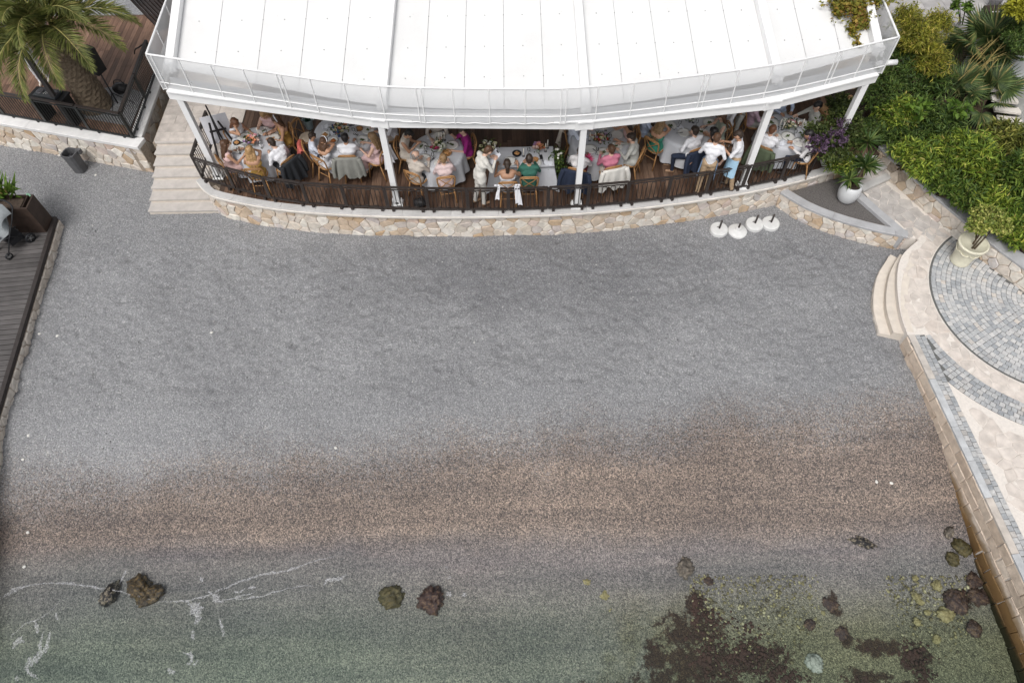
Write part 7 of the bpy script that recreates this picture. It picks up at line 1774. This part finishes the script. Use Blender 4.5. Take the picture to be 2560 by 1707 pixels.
rock(275, 1482, -.6, (.21, .13, .14), 'small black and white rock, left one at the foam line', RK1, 1)
rock(350, 1470, -.6, (.24, .20, .17), 'ochre and black jagged rock at the foam line, upper lump', RK2, 2); rock(375, 1490, -.6, (.23, .15, .15), 'ochre and black jagged rock at the foam line, lower lump', RK2, 3)
rock(980, 1490, -.7, (.19, .22, .12), 'blurred olive rock under water left of the square one', RK4, 4); rock(1078, 1500, -.7, (.24, .22, .2), 'dark squarish rock breaking the water in mid picture', RK3, 5)
rock(1712, 1418, -.6, (.19, .15, .11), 'grey-brown rock above the seaweed', RK5, 6); rock(2153, 1355, -.5, (.26, .10, .08), 'flat black rock on the wet gravel, right', RK1, 7)
rock(2373, 1330, -.5, (.12, .08, .07), 'small pale-centred dark stone near the sea wall', RK5, 8); rock(2404, 1370, -.6, (.17, .13, .10), 'olive rock against the sea wall, upper one', RK4, 9); rock(2382, 1396, -.6, (.11, .13, .08), 'olive rock beside the sea wall, lower one', RK4, 10)
for i, (px, py, s) in enumerate(((2435, 1450, .18), (2390, 1505, .26), (2447, 1490, .22), (2435, 1570, .17), (2076, 1510, .16), (2104, 1580, .17), (1772, 1452, .10), (2025, 1560, .12))):
    rock(px, py, -.8, (s*.8, s*.72, s*.3), ('weedy maroon rock under water, ' + ('highest by the sea wall', 'large one left of the sea wall', 'touching the sea wall', 'lowest by the sea wall', 'oblong one in mid right', 'above the right weed bed', 'beside the grey-brown rock', 'at the right end of the big weed bed')[i]), RK3, 20+i, group='weedy rocks under water')
YST = rockmat('stone_yellow', (.15, .125, .05), (.24, .205, .09), (.33, .29, .15)); GST = rockmat('stone_grey', (.20, .21, .18), (.30, .31, .27), (.36, .36, .32))
for i, (px, py, s, lab) in enumerate(((1512, 1487, .10, 'pointed yellow stone left of the seaweed'), (1524, 1521, .075, 'pale yellow stone just below the pointed one'), (1468, 1453, .085, 'dull yellow stone farthest left'), (2342, 1462, .10, 'large yellow stone, highest near the sea wall'), (2292, 1491, .08, 'bright yellow stone in a row above the right weed'), (2364, 1535, .15, 'broad flat yellow stone near the sea wall'), (2292, 1553, .075, 'yellow stone left of the broad one'), (2318, 1530, .06, 'little round yellow stone by the broad one'), (2341, 1597, .085, 'tall yellow stone below the broad one'), (2299, 1503, .07, 'tan stone under the bright yellow one'), (2288, 1445, .06, 'small yellow stone at the weed\'s upper edge'), (2036, 1658, .16, 'big pale grey stone at the bottom edge'))):
    rock(px, py, -.8, (s*.8, s, s*.5), lab, GST if 'grey' in lab else YST, 40+i, 'stone', 'loose stones on the sea bed')
# seaweed beds and small stones: uncountable, one object each
_ICO = {}
def ico(sub):
    if sub not in _ICO:
        bm = bmesh.new(); bmesh.ops.create_icosphere(bm, subdivisions=sub, radius=1.0); bm.verts.ensure_lookup_table()
        _ICO[sub] = (np.array([tuple(v.co) for v in bm.verts]), np.array([[v.index for v in f.verts] for f in bm.faces])); bm.free()
    return _ICO[sub]
def blobs_mesh(name, items, mat, label=None, cat=None, sub=1):
    V, Fc = ico(sub); A = np.array(items, float); N = len(A); r_ = np.random.default_rng(N)
    k1, k2 = r_.normal(size=(N, 3))*2.2, r_.normal(size=(N, 3))*4.0; p1, p2 = r_.random((N, 1))*6.28, r_.random((N, 1))*6.28
    k = 1+.20*np.sin(k1@V.T+p1)+.14*np.sin(k2@V.T+p2)                       # (N, nv)
    x, y, z = (V[None, :, i]*k*A[:, 3+i][:, None] for i in range(3))
    c, s_ = np.cos(A[:, 6])[:, None], np.sin(A[:, 6])[:, None]
    v = np.stack([x*c-y*s_+A[:, 0][:, None], x*s_+y*c+A[:, 1][:, None], z+A[:, 2][:, None]], -1).reshape(-1, 3)
    f = (Fc[None]+(np.arange(N)*len(V))[:, None, None]).reshape(-1, 3)
    me = bpy.data.meshes.new(name); me.vertices.add(len(v)); me.vertices.foreach_set('co', v.ravel()); me.loops.add(f.size); me.loops.foreach_set('vertex_index', f.ravel()); me.polygons.add(len(f))
    me.polygons.foreach_set('loop_start', np.arange(0, f.size, 3)); me.polygons.foreach_set('loop_total', np.full(len(f), 3)); me.update(calc_edges=True); me.polygons.foreach_set('use_smooth', [True]*len(f))
    me.materials.append(mat); o = link(name, me); tag(o, label, cat, kind='stuff'); return o
rs = random.Random(17); items = []
def weed(px, py, rx, ry, n_, s=(.012, .05)):
    n_ = int(n_*1.2)
    for _ in range(n_):
        a, d = rs.random()*6.283, rs.random()**.62*1.12; w = P(px+rx*d*math.cos(a)+rs.gauss(0, rx*.12), py+ry*d*math.sin(a)+rs.gauss(0, ry*.12), -.85); q = rs.uniform(*s)*(1.25-.75*d); items.append((w.x, w.y, zbeach(w.x, w.y)+q*.2, q, q*rs.uniform(.6, 1), q*rs.uniform(.25, .6), rs.random()*3, rs.random()*90))
for a in ((1720, 1590, 95, 60, 230), (1740, 1660, 130, 60, 330), (1640, 1640, 40, 70, 120), (1735, 1520, 28, 45, 80), (1870, 1640, 110, 50, 200), (1960, 1690, 60, 25, 80), (2075, 1515, 14, 35, 40), (2105, 1590, 16, 30, 40), (2180, 1620, 80, 22, 150), (2280, 1640, 50, 40, 120), (2160, 1690, 60, 22, 110), (2320, 1690, 30, 20, 40), (2390, 1500, 28, 25, 40), (1780, 1545, 60, 20, 40), (1880, 1575, 40, 20, 30)): weed(*a)
blobs_mesh('seaweed', items, M('seaweed_maroon', (.045, .020, .014), .8, .5, 8, .6, 30), None, None, 2)
items = []
for _ in range(2600):
    px, py = rs.uniform(1480, 2420), 1440+abs(rs.gauss(0, 1))*95; 
    if py > 1720: continue
    w = P(px, py, -.8); q = abs(rs.gauss(.008, .012))+.007; items.append((w.x, w.y, zbeach(w.x, w.y)+q*.1, q, q*.8, q*.5, rs.random()*3, rs.random()*90))
PEB, n, l, bb = nt('sea_pebbles'); cr = ramp(n, [(0, (.06, .05, .03)), (.35, (.14, .12, .06)), (.75, (.24, .21, .10)), (1, (.40, .37, .24))]); l.new(n.new('ShaderNodeNewGeometry').outputs['Random Per Island'], cr.inputs[0]); l.new(cr.outputs[0], bb.inputs['Base Color']); bb.inputs['Roughness'].default_value = .7
blobs_mesh('sea_pebbles', items, PEB)
items = []
for _ in range(2600):
    x, y = rs.uniform(-10.8, 8.3), rs.uniform(5.4, 12.2)
    q = abs(rs.gauss(.006, .006))+.006; items.append((x, y, zbeach(x, y)+q*.2, q*1.2, q*.9, q*.7, rs.random()*3, rs.random()*90))
PB2, n, l, bb = nt('dry_pebbles'); cr = ramp(n, [(0, (.12, .12, .125)), (.45, (.26, .26, .26)), (.85, (.36, .355, .35)), (1, (.50, .49, .47))]); l.new(n.new('ShaderNodeNewGeometry').outputs['Random Per Island'], cr.inputs[0]); l.new(cr.outputs[0], bb.inputs['Base Color']); bb.inputs['Roughness'].default_value = .9
blobs_mesh('gravel_stones', items, PB2)
PEBL = ('highest of those beside the boardwalk wall', 'second down beside the boardwalk wall', 'touching the boardwalk wall', 'lowest of the left cluster by the boardwalk', 'farthest right of the boardwalk cluster', 'on grey gravel above the left brown edge', 'at the grey and brown edge far left', 'alone on dry gravel in the left middle', 'at the grey and brown edge in mid picture', 'on wet gravel at the left edge, upper', 'on wet gravel at the left edge, lower', 'left of two on wet gravel near the sea wall', 'right of two on wet gravel near the sea wall', 'in the shade of the boardwalk wall', 'in front of the litter bin')
WPEB = M('white_pebble', (.70, .68, .64), .7, .1)
for i, (px, py) in enumerate(((126, 755), (125, 780), (98, 788), (100, 836), (145, 841), (70, 1087), (50, 1143), (530, 833), (838, 1117), (34, 1312), (11, 1394), (2204, 1193), (2242, 1196), (86, 805), (240, 440))):
    w = P(px, py, -.02); z = zbeach(w.x, w.y); bm = bmesh.new(); bmesh.ops.create_icosphere(bm, subdivisions=2, radius=1)
    for v in bm.verts: k = 1+.3*mnoise.noise(v.co*1.4+Vector((i*3.0, 0, 0))); v.co = Vector((v.co.x*.036*k, v.co.y*.028*k, v.co.z*.018*k))
    me = bpy.data.meshes.new('white_pebble'); bm.to_mesh(me); bm.free(); me.materials.append(WPEB); o = link('white_pebble', me, None, (w.x, w.y, z+.008)); o.rotation_euler = (0, 0, i); tag(o, 'white pebble '+PEBL[i], 'pebble', 'white pebbles on the beach')
# foam left by the little waves
FOAM, n, l, bb = nt('foam'); tr = n.new('ShaderNodeBsdfTransparent'); mx = n.new('ShaderNodeMixShader'); bb.inputs['Base Color'].default_value = (.60, .60, .62, 1); bb.inputs['Roughness'].default_value = .8
fr_ = ramp(n, [(.40, (0, 0, 0)), (.64, (.62, .62, .62))]); l.new(noise(n, l, 34, 6, .75, geo_pos(n)), fr_.inputs[0]); l.new(fr_.outputs[0], mx.inputs[0]); l.new(tr.outputs[0], mx.inputs[1]); l.new(bb.outputs[0], mx.inputs[2]); l.new(mx.outputs[0], n['Material Output'].inputs[0])
items = MB()
def foam_line(pts, w0, seed):
    r_ = random.Random(seed); ws = spline([P(x, y, WATER_Z+.006) for x, y in pts], 8); N = len(ws); vs = []; fs = []
    for i, p in enumerate(ws):
        d = (ws[min(i+1, N-1)]-ws[max(i-1, 0)]).normalized(); s = Vector((-d.y, d.x, 0)); k = w0*1.9*(.25+1.1*abs(mnoise.noise(Vector((i*.35+seed*9, seed, 0)))))*(math.sin(math.pi*(i+.3)/(N+.3)))
        j = Vector((r_.uniform(-.015, .015), r_.uniform(-.015, .015), 0)); z = max(WATER_Z+.006, zbeach(p.x, p.y)+.012); a, b_ = p+j+s*k, p+j-s*k; vs += [(a.x, a.y, z), (b_.x, b_.y, z)]
    for i in range(N-1): fs.append((2*i, 2*i+1, 2*i+3, 2*i+2))
    items.add(vs, fs)
for i, (pts, w0) in enumerate(((((0, 1494), (60, 1466), (130, 1456), (205, 1463), (290, 1476), (390, 1501)), .016), (((560, 1500), (640, 1492), (720, 1470), (790, 1462)), .014), (((20, 1600), (60, 1560), (110, 1540), (150, 1500)), .014), (((10, 1490), (35, 1475), (70, 1462)), .05), (((152, 1455), (180, 1458), (205, 1461)), .03), (((300, 1460), (310, 1435), (318, 1423)), .025), (((390, 1502), (450, 1502), (510, 1490), (560, 1470), (640, 1440), (720, 1425), (800, 1398), (850, 1388)), .028), (((470, 1505), (490, 1520), (495, 1545), (488, 1560)), .09), (((520, 1475), (535, 1488), (545, 1500), (560, 1503)), .06), (((548, 1545), (555, 1570), (560, 1590)), .04), (((480, 1575), (485, 1600)), .035), (((810, 1465), (820, 1450), (850, 1445), (865, 1435)), .05),
    (((110, 1575), (100, 1610), (95, 1640), (70, 1660), (72, 1680), (100, 1700)), .06), (((125, 1580), (115, 1620), (95, 1645)), .05), (((30, 1620), (45, 1600), (60, 1605)), .06), (((140, 1530), (145, 1550)), .03), (((455, 1630), (475, 1635), (478, 1655), (465, 1660)), .04), (((420, 1670), (435, 1683)), .04), (((495, 1650), (485, 1662)), .03), (((580, 1480), (600, 1478), (615, 1470)), .03), (((620, 1470), (640, 1465)), .03), (((1115, 1420), (1125, 1405)), .04), (((1118, 1445), (1126, 1440)), .03), (((1118, 1480), (1126, 1488)), .04), (((1158, 1480), (1164, 1490)), .035), (((88, 1545), (92, 1580)), .03), (((40, 1690), (45, 1700)), .05), (((500, 1440), (510, 1455)), .04), (((535, 1505), (600, 1490), (640, 1478)), .02))): foam_line(pts, w0, i+1)
items.build('foam', FOAM, kind='stuff')
